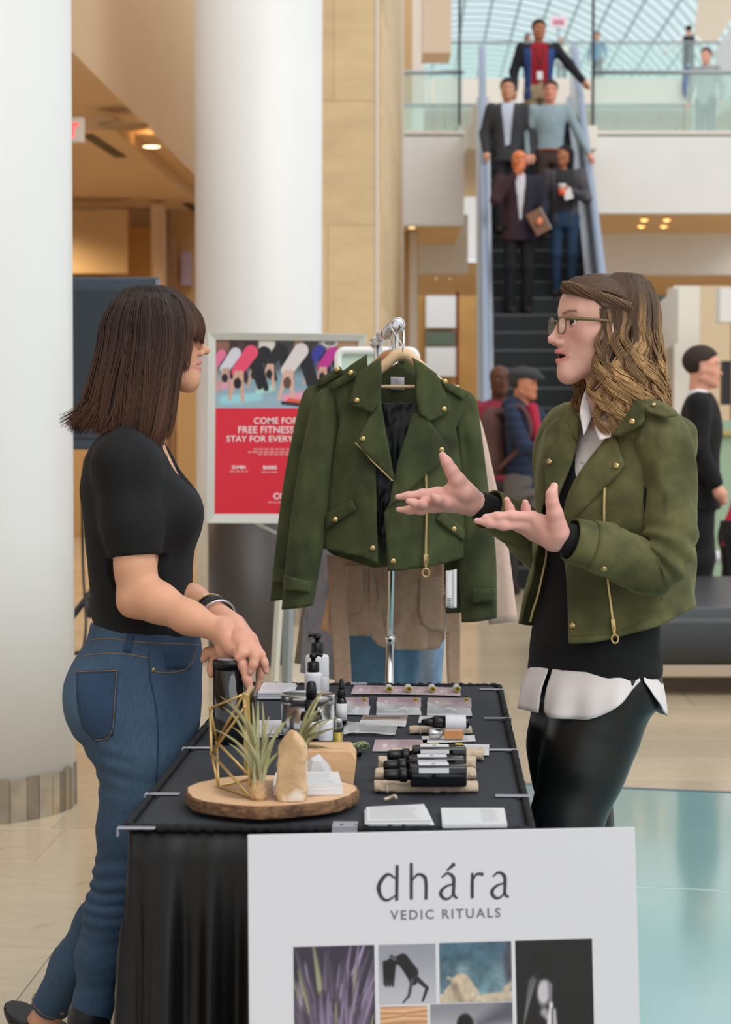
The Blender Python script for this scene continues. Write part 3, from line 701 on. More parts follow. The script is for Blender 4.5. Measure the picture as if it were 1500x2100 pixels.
# corded edge band
pts = [tb(perim(per*i/700)[0] + perim(per*i/700)[2]*.009, perim(per*i/700)[1] + perim(per*i/700)[3]*.009, TZ-.002 - .0015*math.sin(i*2.2)) for i in range(700)]
MB().tube(pts, np.array([.0062 + .0012*math.sin(i*1.7) for i in range(700)]), 6, closed=True).build('edge_band', mat('black_cord', srgb(20,22,26), .8, bump=.5, bs=300), cl)
def clip(px, py, side, label):
    p = G(px, py, TZ+.004); q = RTB.T @ (p - TO); u, v = q[0], q[1]
    m = MB()
    L_ = .042
    if side in 'lr':
        s_ = -1 if side == 'l' else 1; e = (0 if s_ < 0 else TWd)
        m.box((min(e+s_*.016, e-s_*L_), v-.008, TZ+.0022), (max(e+s_*.016, e-s_*L_), v+.008, TZ+.0045), RTB, TO)
        m.box((e+s_*.0165-.0012, v-.008, TZ-.010), (e+s_*.0165+.0012, v+.008, TZ+.0045), RTB, TO)
    else:
        e = 0 if side == 'f' else TLn; s_ = -1 if side == 'f' else 1
        m.box((u-.02, min(e+s_*.016, e-s_*.02), TZ+.0022), (u+.02, max(e+s_*.016, e-s_*.02), TZ+.0045), RTB, TO)
        m.box((u-.02, e+s_*.0165-.0012, TZ-.012), (u+.02, e+s_*.0165+.0012, TZ+.0045), RTB, TO)
    m.build('tablecloth_clip', M_clip, None, smooth=False, bevel=.0008, bseg=1, label=label, cat='clip', group='clips holding the tablecloth')
for a in ((300,1697,'l','clear clip at the near left table corner'), (352,1627,'l','clear clip on the left table edge beside the wood slice'), (424,1533,'l','clear clip on the left table edge behind the gold frame'),
          (1045,1631,'r','clear clip on the right table edge nearest the cards'), (1030,1537,'r','clear clip on the right table edge beside the black spray bottles'), (1013,1472,'r','clear clip on the right table edge beside the white labelled dropper'), (1000,1413,'r','clear clip at the far right table corner'),
          (705,1702,'f','clear clip on the front table edge behind the sign'), (735,1406,'b','clear clip on the back table edge')): clip(*a)
# ------------------------------------------------------------------ board sign
M_board = mat('foam_board', srgb(205,208,215), .32)
M_ink = mat('ink_dark', srgb(52,50,54), .5); M_ink2 = mat('ink_grey', srgb(104,104,108), .5)
S_tl = W(508, 1712, 3.085); S_tr = W(1303, 1696, 3.146); SU = S_tr - S_tl; SWd = np.linalg.norm(SU); SU /= SWd
SN = np.array((SU[1], -SU[0], 0)); SN /= np.linalg.norm(SN)         # towards the viewer
tl_ = math.radians(7.5); SV = -np.array((0,0,1.))*math.cos(tl_) + SN*math.sin(tl_); SNn = np.cross(SV, SU); SNn /= np.linalg.norm(SNn)
if SNn[1] > 0: SNn = -SNn
SH = (S_tl[2]-.004)/math.cos(tl_)
def s_uv(px, py):
    d = np.array(ray(px, py)); o = np.array((0, 0, CZ)); t = ((S_tl-o) @ SNn)/(d @ SNn); q = o + d*t - S_tl; return q @ SU, q @ SV
sg = thing('board_sign', 'white board sign leaning on the table front with logo and photos', 'sign', S_tl + SV*SH)
RS = np.stack((SU, -SV, SNn), axis=1)
MB().box((0, -SH, -.006), (SWd, 0, 0), RS, S_tl).build('board', M_board, sg, smooth=False, bevel=.001, bseg=1)
def s_text(txt, px0, px1, pyb, ink, spacing, name, bold=0):
    u0, vb = s_uv(px0, pyb); u1, _ = s_uv(px1, pyb)
    V_, F_ = text_mesh(txt, .1, np.eye(3), (0,0,0), 'LEFT', .0003, spacing, bold)
    w = V_[:,0].max() - V_[:,0].min(); k = (u1-u0)/w; V_ = (V_ - np.array((V_[:,0].min(), 0, 0)))*np.array((k, k, 1))
    mobj(name, S_tl + (u0 + V_[:,:1])*SU + (-(vb) + V_[:,1:2])*(-SV) + (V_[:,2:3]+.0004)*SNn, F_, ink, sg, smooth=False)
# logo letters drawn as strokes with thick and thin
def stroke(pts, wd, px0, n=26, ang=None):
    C_ = spline(pts, n); wv = np.interp(np.linspace(0, 1, n), np.linspace(0, 1, len(wd)), wd); T = np.gradient(C_, axis=0); T /= np.linalg.norm(T, axis=1)[:, None]+1e-9
    Nn = np.stack((-T[:,1], T[:,0]), -1); L = C_ + Nn*wv[:, None]*.5; R_ = C_ - Nn*wv[:, None]*.5; P = []
    for a, b in zip(L, R_):
        for c in (a, b): u, v = s_uv(c[0], c[1]); P.append(S_tl + u*SU + v*SV + SNn*.0007)
    P = np.array(P); Fc = [(2*i, 2*i+1, 2*i+3, 2*i+2) for i in range(n-1)]
    return P, Fc
lg = MB()
def st(pts, wd): lg.add(*stroke(pts, wd, 0))
def bowl_d(x, y): # d
    st([(x+36,y-44),(x+20,y-53),(x+6,y-40),(x+1,y-24),(x+7,y-6),(x+19,y),(x+36,y-10)], [3,6,8,9,7,5,3]); st([(x+39,y-72),(x+38.5,y-36),(x+38,y+1)], [6.5,7,6.5])
def let_h(x, y):
    st([(x+3,y-75),(x+3,y-36),(x+3,y)], [6.5,7,6.5]); st([(x+4,y-38),(x+16,y-51),(x+29,y-47),(x+33,y-34),(x+33,y)], [3,5,7,7,6.5])
def let_a(x, y, acc):
    st([(x+3,y-43),(x+15,y-52),(x+27,y-44),(x+28,y-26),(x+28,y-8),(x+36,y-1)], [3,5,7.5,7,6.5,4]); st([(x+28,y-31),(x+10,y-24),(x+1,y-11),(x+9,y),(x+20,y-2),(x+28,y-12)], [3,5,7.5,6,4,3])
    if acc: st([(x+14,y-58),(x+30,y-72)], [3.5,8])
def let_r(x, y):
    st([(x+3,y-52),(x+3,y-26),(x+3,y)], [5,7,6.5]); st([(x+4,y-36),(x+12,y-49),(x+26,y-49)], [3,5,7.5])
bowl_d(776,1846); let_h(841,1844.5); let_a(903,1843,True); let_r(966,1842); let_a(1008,1841,False)
lg.build('logo_lettering', M_ink, sg, smooth=False)
s_text('VEDIC RITUALS', 801, 1027, 1886, M_ink2, 1.28, 'subtitle_lettering', .0012)
def s_photo(px0, py0, px1, py1, cv, name):
    u0, v0 = s_uv(px0, py0); u1, v1 = s_uv(px1, py1); v1 = min(v1, SH-.002); u1b, v0b = s_uv(px1, py0 - (px1-px0)*16/795)
    print_on(name, cv, S_tl + u0*SU + v0*SV, SU, SV, u1-u0, v1-v0, M_print, sg, lift=.0005)
rp = random.Random(11)
c1 = Cv(110, 190, (52,46,62))
for k in range(190):
    f = k/190; x = rp.uniform(-.1, 1.1); y = rp.uniform(-.1, .3) + f*.75; L_ = rp.uniform(.3, .5); dx = (x-.5)*.55 + rp.uniform(-.08, .08); w = rp.uniform(.028, .05); sh = rp.uniform(.5, 1.2)
    col = (138*sh, 124*sh, 154*sh) if rp.random() < .9 else (150, 150, 120)
    c1.cap(x, y, x-dx*.6, y+L_*.8, .004, w, [q*.7 for q in col], soft=.03); c1.cap(x-.01, y+.02, x-.01-dx*.55, y+L_*.75, .003, w*.62, col, soft=.03)
s_photo(602, 1942, 772, 2240, c1, 'photo_purple_leaves')
c2 = Cv(90, 90, (150,152,164)).vgrad(0, 1, (140,143,156), (176,178,188))
for a in (((.2,.28),(.42,.26),.05,.09), ((.42,.26),(.58,.48),.1,.11), ((.56,.44),(.60,.62),.10,.07)): c2.cap(*a[0], *a[1], a[2], a[3], (22,22,26), soft=.03)
for k in range(9): c2.cap(.10+.022*k, .3, .09+.02*k, .66+.02*(k % 3), .03, .01, (18,18,22), soft=.03)
c2.cap(.58,.6,.52,.86,.035,.025,(70,70,76)).cap(.52,.86,.42,.97,.024,.015,(60,60,66)).cap(.64,.56,.84,.74,.045,.03,(40,40,46)).cap(.84,.74,.76,.95,.03,.02,(40,40,46)).cap(.28,.24,.22,.2,.04,.03,(80,80,86))
s_photo(777, 1938, 895, 2057, c2, 'photo_back_bend')
c3 = Cv(100, 80, (70,100,116)).vgrad(.0, 1, (66,98,116), (98,128,140)).noise(4, .22, 2)
c3.ell(.32,.48,.10,.12,(150,170,178),soft=.1,al=.5).ell(.85,.55,.12,.2,(130,150,160),soft=.15,al=.5).ell(.97,.3,.08,.3,(70,72,84),soft=.06)
for p_, q_, r_ in (((.15,.85),(.3,.62),.09), ((.3,.68),(.45,.92),.13), ((.0,.95),(.6,1.0),.09), ((.6,.95),(1.0,.9),.07), ((.9,.8),(1,.7),.04), ((.12,.58),(.2,.62),.02)): c3.cap(*p_, *q_, r_, r_*.9, (186,172,150), soft=.03)
c3.cap(.2,.72,.3,.95,.05,.04,(150,134,116),soft=.05).cap(.45,.86,.6,.97,.03,.03,(206,194,174),soft=.04); c3.noise(14, .12, 5)
s_photo(901, 1934, 1051, 2053, c3, 'photo_blue_sky_rock')
c4 = Cv(110, 190, (20,20,22))
for k in range(14): c4.cap(.30-.016*k+.08, .14+.01*k, .17-.010*k+.05, .30+.02*k, .012, .008, (70+6*k,70+6*k,76+6*k), al=.35, soft=.03)
c4.ell(.36,.34,.085,.15,(186,186,192),rot=.08,soft=.05).cap(.44,.30,.44,.42,.03,.02,(120,120,126),soft=.04).cap(.36,.47,.40,.50,.05,.04,(150,150,156),soft=.05)
for k in range(7): c4.cap(.22+.035*k,.10,.26+.03*k,.25,.025,.012,(16,16,18),soft=.03)
c4.cap(.45,.42,.40,.72,.024,.055,(206,206,212),soft=.03).cap(.49,.46,.50,.76,.02,.05,(170,170,176),soft=.03).cap(.46,.45,.45,.7,.006,.008,(50,50,54),soft=.02).cap(.30,.62,.34,.80,.05,.09,(150,150,156),soft=.05).cap(.62,.62,.66,.74,.04,.06,(120,120,126),soft=.06)
s_photo(1057, 1929, 1222, 2240, c4, 'photo_praying_hands')
c5 = Cv(70, 90, (196,152,112))
for k in range(16): c5.cap(-.1, .06*k+.02, .5, .06*k+.05*math.sin(k), .012, .02, (236,204,168) if k % 2 else (150,100,64), al=.7, soft=.05).cap(.5, .06*k+.05*math.sin(k), 1.1, .06*k-.02, .02, .012, (236,204,168) if k % 2 else (150,100,64), al=.7, soft=.05)
s_photo(780, 2065, 878, 2160, c5, 'photo_sand_ripples')
c6 = Cv(100, 60, (160,162,170)).vgrad(0, .9, (128,130,140), (196,198,204)); c6.cap(.6,.4,1.1,.1,.05,.16,(84,86,96),soft=.15).ell(.42,.42,.10,.13,(14,14,16),soft=.03).cap(.3,.6,.5,.9,.08,.2,(20,20,24),soft=.04)
s_photo(883, 2060, 1053, 2160, c6, 'photo_grey_mountain')
# ------------------------------------------------------------------ people: shared builders
def wrap(sub, O, R, sc=1.0): 
    O = np.array(O, float); return lambda p: sub((p - O) @ R / sc) * sc
def head_sdf(openm=0.0, crown=0.0, nose=1.0, male=0.0, chin=0.0, deep=.092):
    s = SDF()
    s.el((-.014+(.092-deep)*.6, 0, .026), (deep+.003*male, .073, .080+crown), 0)
    s.el((.028, 0, -.028), (.058, .057, .070), .03)
    s.el((.027, 0, .036), (.054, .062, .047), .03)
    for q in (-1, 1):
        s.rc((.062, q*.010, -.098-.004*openm), (-.004, q*(.050+.004*male), -.058), .0165+.002*male, .020, .028)
        s.rc((.046, q*.040, -.022), (.012, q*.056, -.014), .020, .014, .02)
        s.rc((.072, q*.008, .020), (.060, q*.040, .020), .0135+.001*male, .012, .012)
    s.el((.0705+chin, 0, -.099-.006*openm), (.017+.003*male, .020, .017), .016)
    s.rc((.060, 0, -.055), (.066, 0, -.075), .026, .022, .02)
    s.rc((.077, 0, .010), (.083+.004*nose, 0, -.010), .0085, .0080, .012)
    s.rc((.083+.004*nose, 0, -.010), (.098+.004*nose, 0, -.035), .0078, .0088, .008)
    s.el((.1015+.004*nose, 0, -.0365), (.0095, .0090, .0082), .005)
    for q in (-1, 1):
        s.el((.0905+.002*nose, q*.0115, -.0415), (.0100, .0062, .0070), .005)
        s.el((.0935+.002*nose, q*.0055, -.0490), (.0050, .0026, .0030), .002, sub=True)
        s.el((.0835, q*.031, .0005), (.0125, .0185, .0105), .010, sub=True)
        s.el((.0665, q*.0305, -.0005), .0125, .0015)
        # lids
        s.fn((lambda q: lambda p, d: np.minimum(d, np.maximum(np.linalg.norm(p - np.array((.0665, q*.0305, -.0005)), axis=1) - .01375, .0030 - (p[:, 2]+.0005) + .25*np.abs(p[:, 1]-q*.0305)*.6)))(q))
        s.fn((lambda q: lambda p, d: np.minimum(d, np.maximum(np.linalg.norm(p - np.array((.0665, q*.0305, -.0005)), axis=1) - .01345, (p[:, 2]+.0005) + .0052)))(q))
    o = openm*.0065
    for q in (-1, 1):
        s.rc((.0740, q*.0245, -.0650-o*.25), (.0915, q*.004, -.0600), .0036, .0058, .004)
        s.rc((.0735, q*.0235, -.0662-o*.4), (.0885, q*.003, -.0718-o), .0036, .0068, .004)
    s.el((.090, 0, -.0658-o*.45), (.018, .0205, .0010+o*.62), .0012, sub=True)
    if openm > .5: s.el((.0690, 0, -.0628), (.0165, .0170, .0036), .0004)
    for q in (-1, 1):
        s.el((-.008, q*.073, -.012), (.017, .006, .029), .006, rotz(q*.35))
        s.el((-.006, q*.080, -.010), (.010, .005, .018), .003, rotz(q*.35), sub=True)
    return s
def face_color(q, skin, lips, brow, iris, openm=0, cheek=.5, brow_on=True, stubble=None, gaze=0., browz=.0225):
    q = np.asarray(q); n = len(q); c = np.tile(np.array(skin, float), (n, 1)); x, y, z = q.T; ay = np.abs(y)
    def mixc(m, col): nonlocal c; c = c*(1-m[:, None]) + np.array(col)*m[:, None]
    o = openm*.0065
    mixc(cheek*.5*np.exp(-(((ay-.040)/.018)**2 + ((z+.028)/.018)**2))*(x > .02), np.array(skin)*np.array((1.02, .66, .62)))
    mixc(.35*cheek*np.exp(-((y/.012)**2 + ((z+.038)/.010)**2))*(x > .08), np.array(skin)*np.array((1.0, .68, .64)))
    up = np.exp(-((z+.0603+ay*.10)/.0056)**4)*np.exp(-(ay/.0262)**6); lo = np.exp(-((z+.0715+o-ay*(.12+.1*openm))/.0064)**4)*np.exp(-(ay/.0250)**6)
    mixc(np.clip(np.maximum(up, lo), 0, 1)*(x > .072)*.9, lips)
    mixc(((np.abs(z+.0655+o*.5) < .0018+o*.8) & (ay < .0200) & (x > .050) & (x < .0835)).astype(float), (.05, .012, .012))
    if openm > .5: mixc((np.hypot((x-.0690)/.0171, np.hypot(y/.0176, (z+.0628)/.0042)) < 1.0)*(z < -.0622)*1.0, (.72, .68, .60))
    for s_ in (-1, 1):
        e = np.linalg.norm(q - np.array((.0665, s_*.0305, -.0005)), axis=1); eye = (e < .01295) & (x > .066)
        mixc(eye.astype(float), (.72, .70, .68)); d = np.hypot(y-s_*.0300-gaze, z+.0002); mixc((eye & (d < .0066)).astype(float), iris); mixc((eye & (d < .0030)).astype(float), (.01, .01, .01))
        lash = (e < .0142) & (e > .0129) & (x > .062) & (z < .0052) & (z > .0008); mixc(lash*.95, (.05, .03, .025))
        if brow_on:
            t = (ay-.012)/.038; zb = browz + .006*np.sin(np.clip(t, 0, 1)*2.2); mixc(np.clip(np.exp(-((z-zb)/.0030)**2)*(t > 0)*(t < 1)*(x > .045), 0, 1)*.85*(y*s_ > 0), brow)
    if stubble is not None: mixc(.45*((z < -.045) & (x > -.01) & (ay < .07))*np.clip((-.045-z)/.02, 0, 1)*(z > -.13), stubble)
    return c
def hand_ops(s, spec, k=.006):
    "spec: list of (points [(px,py,Y)...], radii)"
    for pts, rad in spec: s.chain([W(*p) for p in pts], rad, k)
def bvh_of(V, Fq): return BVHTree.FromPolygons([Vector(v) for v in np.asarray(V, float).tolist()], [list(map(int, f)) for f in Fq])
CO = Vector((0, 0, CZ))
def cast(bvh, px, py):
    h, n, i, d = bvh.ray_cast(CO, ray(px, py))
    if h is None: return None, None
    if n.dot(ray(px, py)) > 0: n = -n
    return np.array(h), np.array(n)
def conform(poly, bvh, step=9, off=.003, th=.003, fall=None, bulge=None):
    "panel outlined in the frame, laid on a surface with thickness"
    P, Fc = poly_mesh([(a, b) for a, b in poly], step); V = []; Nn = []; last = None
    cx, cy = P.mean(0)
    for p in P:
        h = None
        for t in (0, .06, .12, .2, .35, .5):
            h, n = cast(bvh, p[0]+(cx-p[0])*t, p[1]+(cy-p[1])*t)
            if h is not None:
                if t > 0: h = W(p[0], p[1], h[1])
                break
        if h is None: h = W(p[0], p[1], fall or (last[1] if last is not None else 4.3)); n = np.array((0, -1., 0))
        V.append(h); Nn.append(n); last = h
    V = np.array(V); Nn = np.array(Nn); Nn = Nn + np.array((0, -.6, 0)); Nn /= np.linalg.norm(Nn, axis=1)[:, None]
    V = V + Nn*off
    if bulge is not None: V = V + Nn*bulge(P)[:, None]
    Fo = []
    for f in Fc:
        a, b, c = V[f[0]], V[f[1]], V[f[2]]; Fo.append(f if np.cross(b-a, c-a) @ Nn[f[0]] > 0 else tuple(f[::-1]))
    return shell(V, Fo, th, Nn)
def conline(pts, bvh, r=.0012, off=.0005, n=None, sides=5):
    C_ = spline([(a, b, 0) for a, b in pts], n or max(8, int(sum(math.dist(pts[i], pts[i+1]) for i in range(len(pts)-1))/7))); V = []
    for p in C_:
        h, nn = cast(bvh, p[0], p[1])
        if h is not None: V.append(h + nn*off)
    return MB().tube(V, r, sides)
def snap(p, n, mt, parent, r=.0055, name='snap'):
    R = frame(n); return MB().lathe([(r*1.05, -.0005), (r*1.05, .001), (r*.8, .0024), (r*.4, .0030), (.0002, .0031)], p, 14, R).build(name, mt, parent)
M_skin = mat('skin', rough=.5, vcol=True, var=.05, vs=26, bump=.06, bs=420, spec=.35, subs=.12)
M_hair = mat('hair', rough=.5, vcol=True, spec=.35)
M_tee = mat('black_tee', srgb(14,15,18), .85, var=.2, vs=60, bump=.2, bs=700, sheen=.05)
M_swe = mat('black_sweater', srgb(10,11,14), .85, var=.2, vs=80, bump=.35, bs=500, bstretch=(1,1,.3), sheen=.1)
M_shirt = mat('white_shirt', srgb(226,220,220), .6, var=.03, vs=8)
M_legg = mat('coated_leggings', srgb(14,18,19), .34, var=.1, vs=30, bump=.12, bs=600)
M_denim = mat('denim', rough=.8, vcol=True, var=.16, vs=260, stretch=(1,1,.25), bump=.35, bs=800)
M_suede = mat('green_suede', srgb(94,93,57), .85, var=.30, vs=20, detail=9, bump=.3, bs=260, sheen=.35, var2=(srgb(66,68,39), 9, .46, .66))
M_suede2 = mat('dark_green_suede', srgb(66,73,42), .88, var=.26, vs=18, detail=8, bump=.3, bs=240, sheen=.28, var2=(srgb(44,51,29), 8, .46, .68), stretch=(1,1,.6))
M_brass = mat('brass', srgb(206,178,122), .28, metal=.9)
M_thread = mat('orange_thread', srgb(150,112,70), .7)
M_lin = mat('black_lining', srgb(18,19,22), .35)
M_boot = mat('black_boot', srgb(20,20,22), .45)
def fold(amp, f): return lambda p, d: d + amp*f(p)
# ------------------------------------------------------------------ woman in black tee and jeans (left)
LY = 4.41
Lw = thing('person', 'woman with dark brown bob in black tee and blue jeans, hands resting on canister', 'person', (W(215, 1000, LY)[0], LY, 0))
def L_loft(rows, grow=0.0, yoff=0.0):
    z = []; cx = []; rx = []; ry = []
    for py, b, f, w in rows[::-1]:
        B = W(b, py, LY); Fp = W(f, py, LY); z.append(B[2]); cx.append((B[0]+Fp[0])/2); rx.append((Fp[0]-B[0])/2 + grow); ry.append(w + grow)
    return z, cx, [LY+yoff]*len(z), rx, ry
rowsT = [(886,215,320,.075),(905,196,338,.135),(930,182,352,.165),(960,174,366,.172),(1000,167,386,.168),(1045,170,403,.158),(1080,176,402,.148),(1120,180,398,.138),(1180,185,394,.130),(1240,190,397,.132),(1290,188,407,.148),(1325,178,412,.158)]
rowsH = [(1270,189,404,.140),(1300,183,410,.152),(1340,166,414,.165),(1390,153,414,.174),(1435,150,413,.178),(1480,158,409,.176),(1520,174,404,.170),(1560,192,398,.160)]
sh_n = W(258, 950, 4.255); el_n = W(283, 1222, 4.23); wr_n = W(458, 1297, 4.14)
sh_f = W(285, 955, 4.565); el_f = W(318, 1190, 4.60); wr_f = W(478, 1283, 4.17)
LH_O = W(315, 688, 4.415); LHs = 1.04; ya = math.radians(9)
LH_R = np.stack((np.array((math.cos(ya), math.sin(ya), 0)), np.array((-math.sin(ya), math.cos(ya), 0)), np.array((0,0,1.))), axis=1) @ roty(math.radians(-3))
lh = head_sdf(openm=.12, crown=-.018, nose=1.0, deep=.085)
neck = SDF(); neck.rc(W(292, 760, 4.42), W(268, 905, 4.42), .052, .058, .02)
L_head = SDF(); L_head.ops.append((wrap(lh, LH_O, LH_R, LHs), 0, False)); L_head.ops.append((neck, .03, False))
Vh, Qh = surfnet(L_head, W(225, 915, 4.30)-np.array((0,.05,0)), W(440, 575, 4.55)+np.array((.01,.03,.02)), .0024)
Lb = SDF(); Lb.loft(*L_loft(rowsT, -.008), k=0); Lb.loft(*L_loft(rowsH, -.010), k=.03); Lb.ops.append((neck, .03, False))
Lb.chain([sh_n, lerp(sh_n, el_n, .5), el_n], [.05, .046, .042], .03); Lb.chain([sh_f, el_f], [.05, .042], .03)
Vb, Qb = surfnet(Lb, (-.68, 4.14, .72), (-.30, 4.70, 1.42), .008)
arm = SDF(); u_ = (el_n - sh_n)
arm.chain([sh_n + u_*.55, sh_n + u_*.8, el_n + np.array((.004,0,.0))], [.0430, .0405, .0375], .02)
arm.chain([el_n, lerp(el_n, wr_n, .25)+np.array((0,0,.004)), lerp(el_n, wr_n, .6), wr_n], [.0355, .0370, .0300, .0240], .03)
arm.el(el_n + np.array((-.014, 0, -.016)), .022, .03)
arm.el(wr_n + np.array((.002, -.010, .012)), .0125, .012)
arm.chain([sh_f, el_f, lerp(el_f, wr_f, .5), wr_f], [.045, .04, .035, .0255], .02)
fing_n = [([(458,1297,4.14),(478,1325,4.12),(490,1340,4.10)],[.0250,.0205,.013]), ([(458,1302,4.15),(466,1335,4.14),(474,1348,4.13)],[.024,.022,.013]), ([(466,1318,4.145),(455,1345,4.16)],[.02,.014]),
          ([(488,1336,4.090),(498,1364,4.068),(508,1394,4.062),(514,1417,4.060)],[.0112,.0100,.0088,.0066]),
          ([(474,1346,4.13),(478,1360,4.12),(470,1366,4.12)],[.0105,.009,.008]),
          ([(455,1343,4.165),(440,1356,4.172),(434,1372,4.17),(433,1384,4.165)],[.0108,.0095,.0085,.0068]),
          ([(448,1335,4.18),(426,1338,4.19),(418,1352,4.19)],[.0115,.010,.0075])]
fing_f = [([(478,1283,4.17),(500,1310,4.12),(514,1328,4.10)],[.0255,.021,.0125]), ([(478,1288,4.165),(492,1316,4.115),(500,1330,4.095)],[.024,.019,.0125]), ([(482,1284,4.18),(512,1315,4.13),(526,1332,4.12)],[.022,.017,.0115]),
          ([(516,1326,4.098),(534,1342,4.085),(542,1360,4.082),(546,1377,4.082)],[.0108,.0094,.0082,.0062]),
          ([(506,1328,4.085),(524,1347,4.062),(520,1363,4.056),(514,1378,4.055)],[.0108,.0098,.0086,.0064]),
          ([(497,1328,4.085),(497,1340,4.070),(490,1349,4.066)],[.0108,.0108,.0095]),
          ([(526,1334,4.12),(535,1358,4.125),(534,1384,4.125),(528,1412,4.12)],[.0105,.0092,.008,.0062])]
hand_ops(arm, fing_n, .007); arm2 = SDF(); hand_ops(arm2, fing_f, .007); arm.ops.append((arm2, .0012, False))
Va, Qa = surfnet(arm, (-.60, 4.03, .81), (-.185, 4.66, 1.25), .0033)
skinL = np.array(srgb(214,160,130))
cH = face_color((Vh - LH_O) @ LH_R / LHs, skinL, srgb(196,128,120), srgb(60,42,34), srgb(80,70,50), .12, .5)
cA = np.tile(skinL*1.02, (len(Va), 1)); pk = np.clip((Va[:,0] + .345)/.10, 0, 1)[:, None]; cA = cA*(1-pk*.55) + np.array(srgb(216,158,142))*pk*.55
# nails
for tip, dx in (((514,1417,4.060),0), ((546,1377,4.082),0), ((514,1378,4.055),0)):
    t = W(*tip) + np.array((.001, -.006, -.001)); m_ = np.exp(-(np.linalg.norm((Va-t)/np.array((.004,.006,.006)), axis=1))**4)[:, None]; cA = cA*(1-m_*.6) + np.array(srgb(232,184,172))*m_*.6
V_, Q_ = join((Vh, Qh), (Vb, Qb), (Va, Qa)); body = mobj('body', V_, Q_, M_skin, Lw, col=np.vstack((cH, np.tile(skinL, (len(Vb), 1)), cA)))
# tee
te = SDF(); te.loft(*L_loft(rowsT), k=0, p=2.15)
te.chain([sh_n + np.array((-.01,.05,.03)), sh_n], [.045, .056], .05); te.chain([sh_n, lerp(sh_n, el_n, .45), lerp(sh_n, el_n, .76)], [.0535, .051, .0485], .05)
te.chain([sh_f + np.array((-.01,-.05,.03)), sh_f, lerp(sh_f, el_f, .75)], [.045, .058, .05], .045)
te.el(W(366, 1052, LY-.06), (.042, .050, .050), .06); te.el(W(366, 1052, LY+.06), (.042, .050, .050), .06)
te.fn(lambda p, d: d + .0030*fbm(p*np.array((14, 14, 9.)) + 3, 2) + .0030*np.sin(p[:,2]*70 + 60*p[:,0] + 4*vnoise(p*9))*np.clip((1.05-p[:,2])/.06, 0, 1)*np.clip((p[:,2]-.93)/.05, 0, 1))
te.el(W(352, 905, LY), (.060, .066, .118), .01, roty(math.radians(-24)), sub=True)          # neckline
te.rc(W(268, 915, LY), W(292, 830, LY), .062, .062, .008, sub=True)
cut = lerp(sh_n, el_n, .70); te.fn(lambda p, d: np.where((p[:,1] < 4.3) & (p[:,2] < cut[2]+.06), np.maximum(d, np.where(np.linalg.norm(p - (cut+(el_n-sh_n)*.1), axis=1) < .088, (p - cut) @ ((el_n-sh_n)/np.linalg.norm(el_n-sh_n)), d)), d))
zh = W(300, 1300, LY)[2]; te.fn(lambda p, d: np.maximum(d, (zh - p[:,2]) - .085*(p[:,0]+.47) + .003*np.sin(p[:,0]*60+p[:,1]*40)))
Vt, Qt = surfnet(te, (-.68, 4.12, .88), (-.30, 4.71, 1.42), .0042)
tee = mobj('tee_shirt', Vt, Qt, M_tee, Lw); bv = bvh_of(Vt, Qt)
def part(mb, name, m, parent, **kw): return mb.build(name, m, parent, **kw)
part(conline([(233,1128),(262,1133),(292,1133),(322,1130)], bv, .0011, .0002), 'sleeve_seam', M_tee, tee); part(conline([(224,905),(216,950),(222,1010),(236,1060)], bv, .0011, .0002), 'armhole_seam', M_tee, tee)
# necklace along the neckline
cn = [W(343, 935, LY-.05), W(356, 965, LY-.055), W(371, 1000, LY-.035), W(381, 1022, LY), W(371, 1000, LY+.04)]
part(MB().tube(spline(cn, 40), .0013, 6), 'necklace', M_brass, Lw)
# jeans
je = SDF(); je.loft(*L_loft(rowsH, .001), k=0, p=2.2)
NL = [((290,1475),.088,4.335),((292,1540),.090,4.335),((285,1620),.080,4.335),((268,1700),.068,4.34),((252,1790),.0555,4.345),((228,1870),.0535,4.35),((205,1960),.0475,4.355),((190,2060),.0385,4.36),((184,2140),.0365,4.36)]
FL = [((298,1475),.088,4.495),((300,1560),.086,4.50),((286,1650),.074,4.51),((272,1740),.060,4.52),((255,1815),.054,4.53),((205,1895),.052,4.55),((150,1980),.046,4.58),((98,2071),.0435,4.61)]
je.chain([W(a, b, y) for (a, b), r, y in NL], [r for _, r, _ in NL], .03)
je.chain([W(a, b, y) for (a, b), r, y in FL], [r for _, r, _ in FL], .03)
je.el(W(192, 1432, LY-.075), (.062, .085, .088), .04); je.el(W(192, 1432, LY+.075), (.062, .085, .088), .04)
zk = W(240, 1815, LY)[2]; zcr = W(300, 1560, LY)[2]
def jf(p, d):
    kz = np.exp(-((p[:,2]-zk)/.075)**2); b = np.exp(-((p[:,2]-zcr)/.06)**2)*np.clip((-.46-p[:,0])/.08, 0, 1)
    w = np.sin(p[:,2]*210 + 25*p[:,0] + 5*vnoise(p*12))
    lowr = np.clip((.42-p[:,2])/.1, 0, 1)*.35
    w = w*(.5+vnoise(p*np.array((9,9,14.))+5)*.9)
    return d + .0030*kz*w + .0026*b*np.sin(p[:,2]*170+30*p[:,0]) + .0016*lowr*w + .0018*fbm(p*np.array((16,16,10.)), 2)
je.fn(jf)
e_ = W(98, 2071, 4.61); ax = W(98, 2071, 4.61) - W(150, 1980, 4.58); ax /= np.linalg.norm(ax)
je.fn(lambda p, d: np.maximum(d, np.where(p[:,2] < .30, np.where(p[:,0] < -.62, (p - e_) @ ax, d), d)))
zw = W(230, 1277, LY)[2]; je.fn(lambda p, d: np.maximum(d, (p[:,2]-zw) + .10*(p[:,0]+.55)))
Vj, Qj = surfnet(je, (-.80, 4.16, .045), (-.28, 4.72, 1.0), .0048)
den = np.array(srgb(48,75,106)); dk = np.array(srgb(28,46,68)); lt = np.array(srgb(92,122,148))
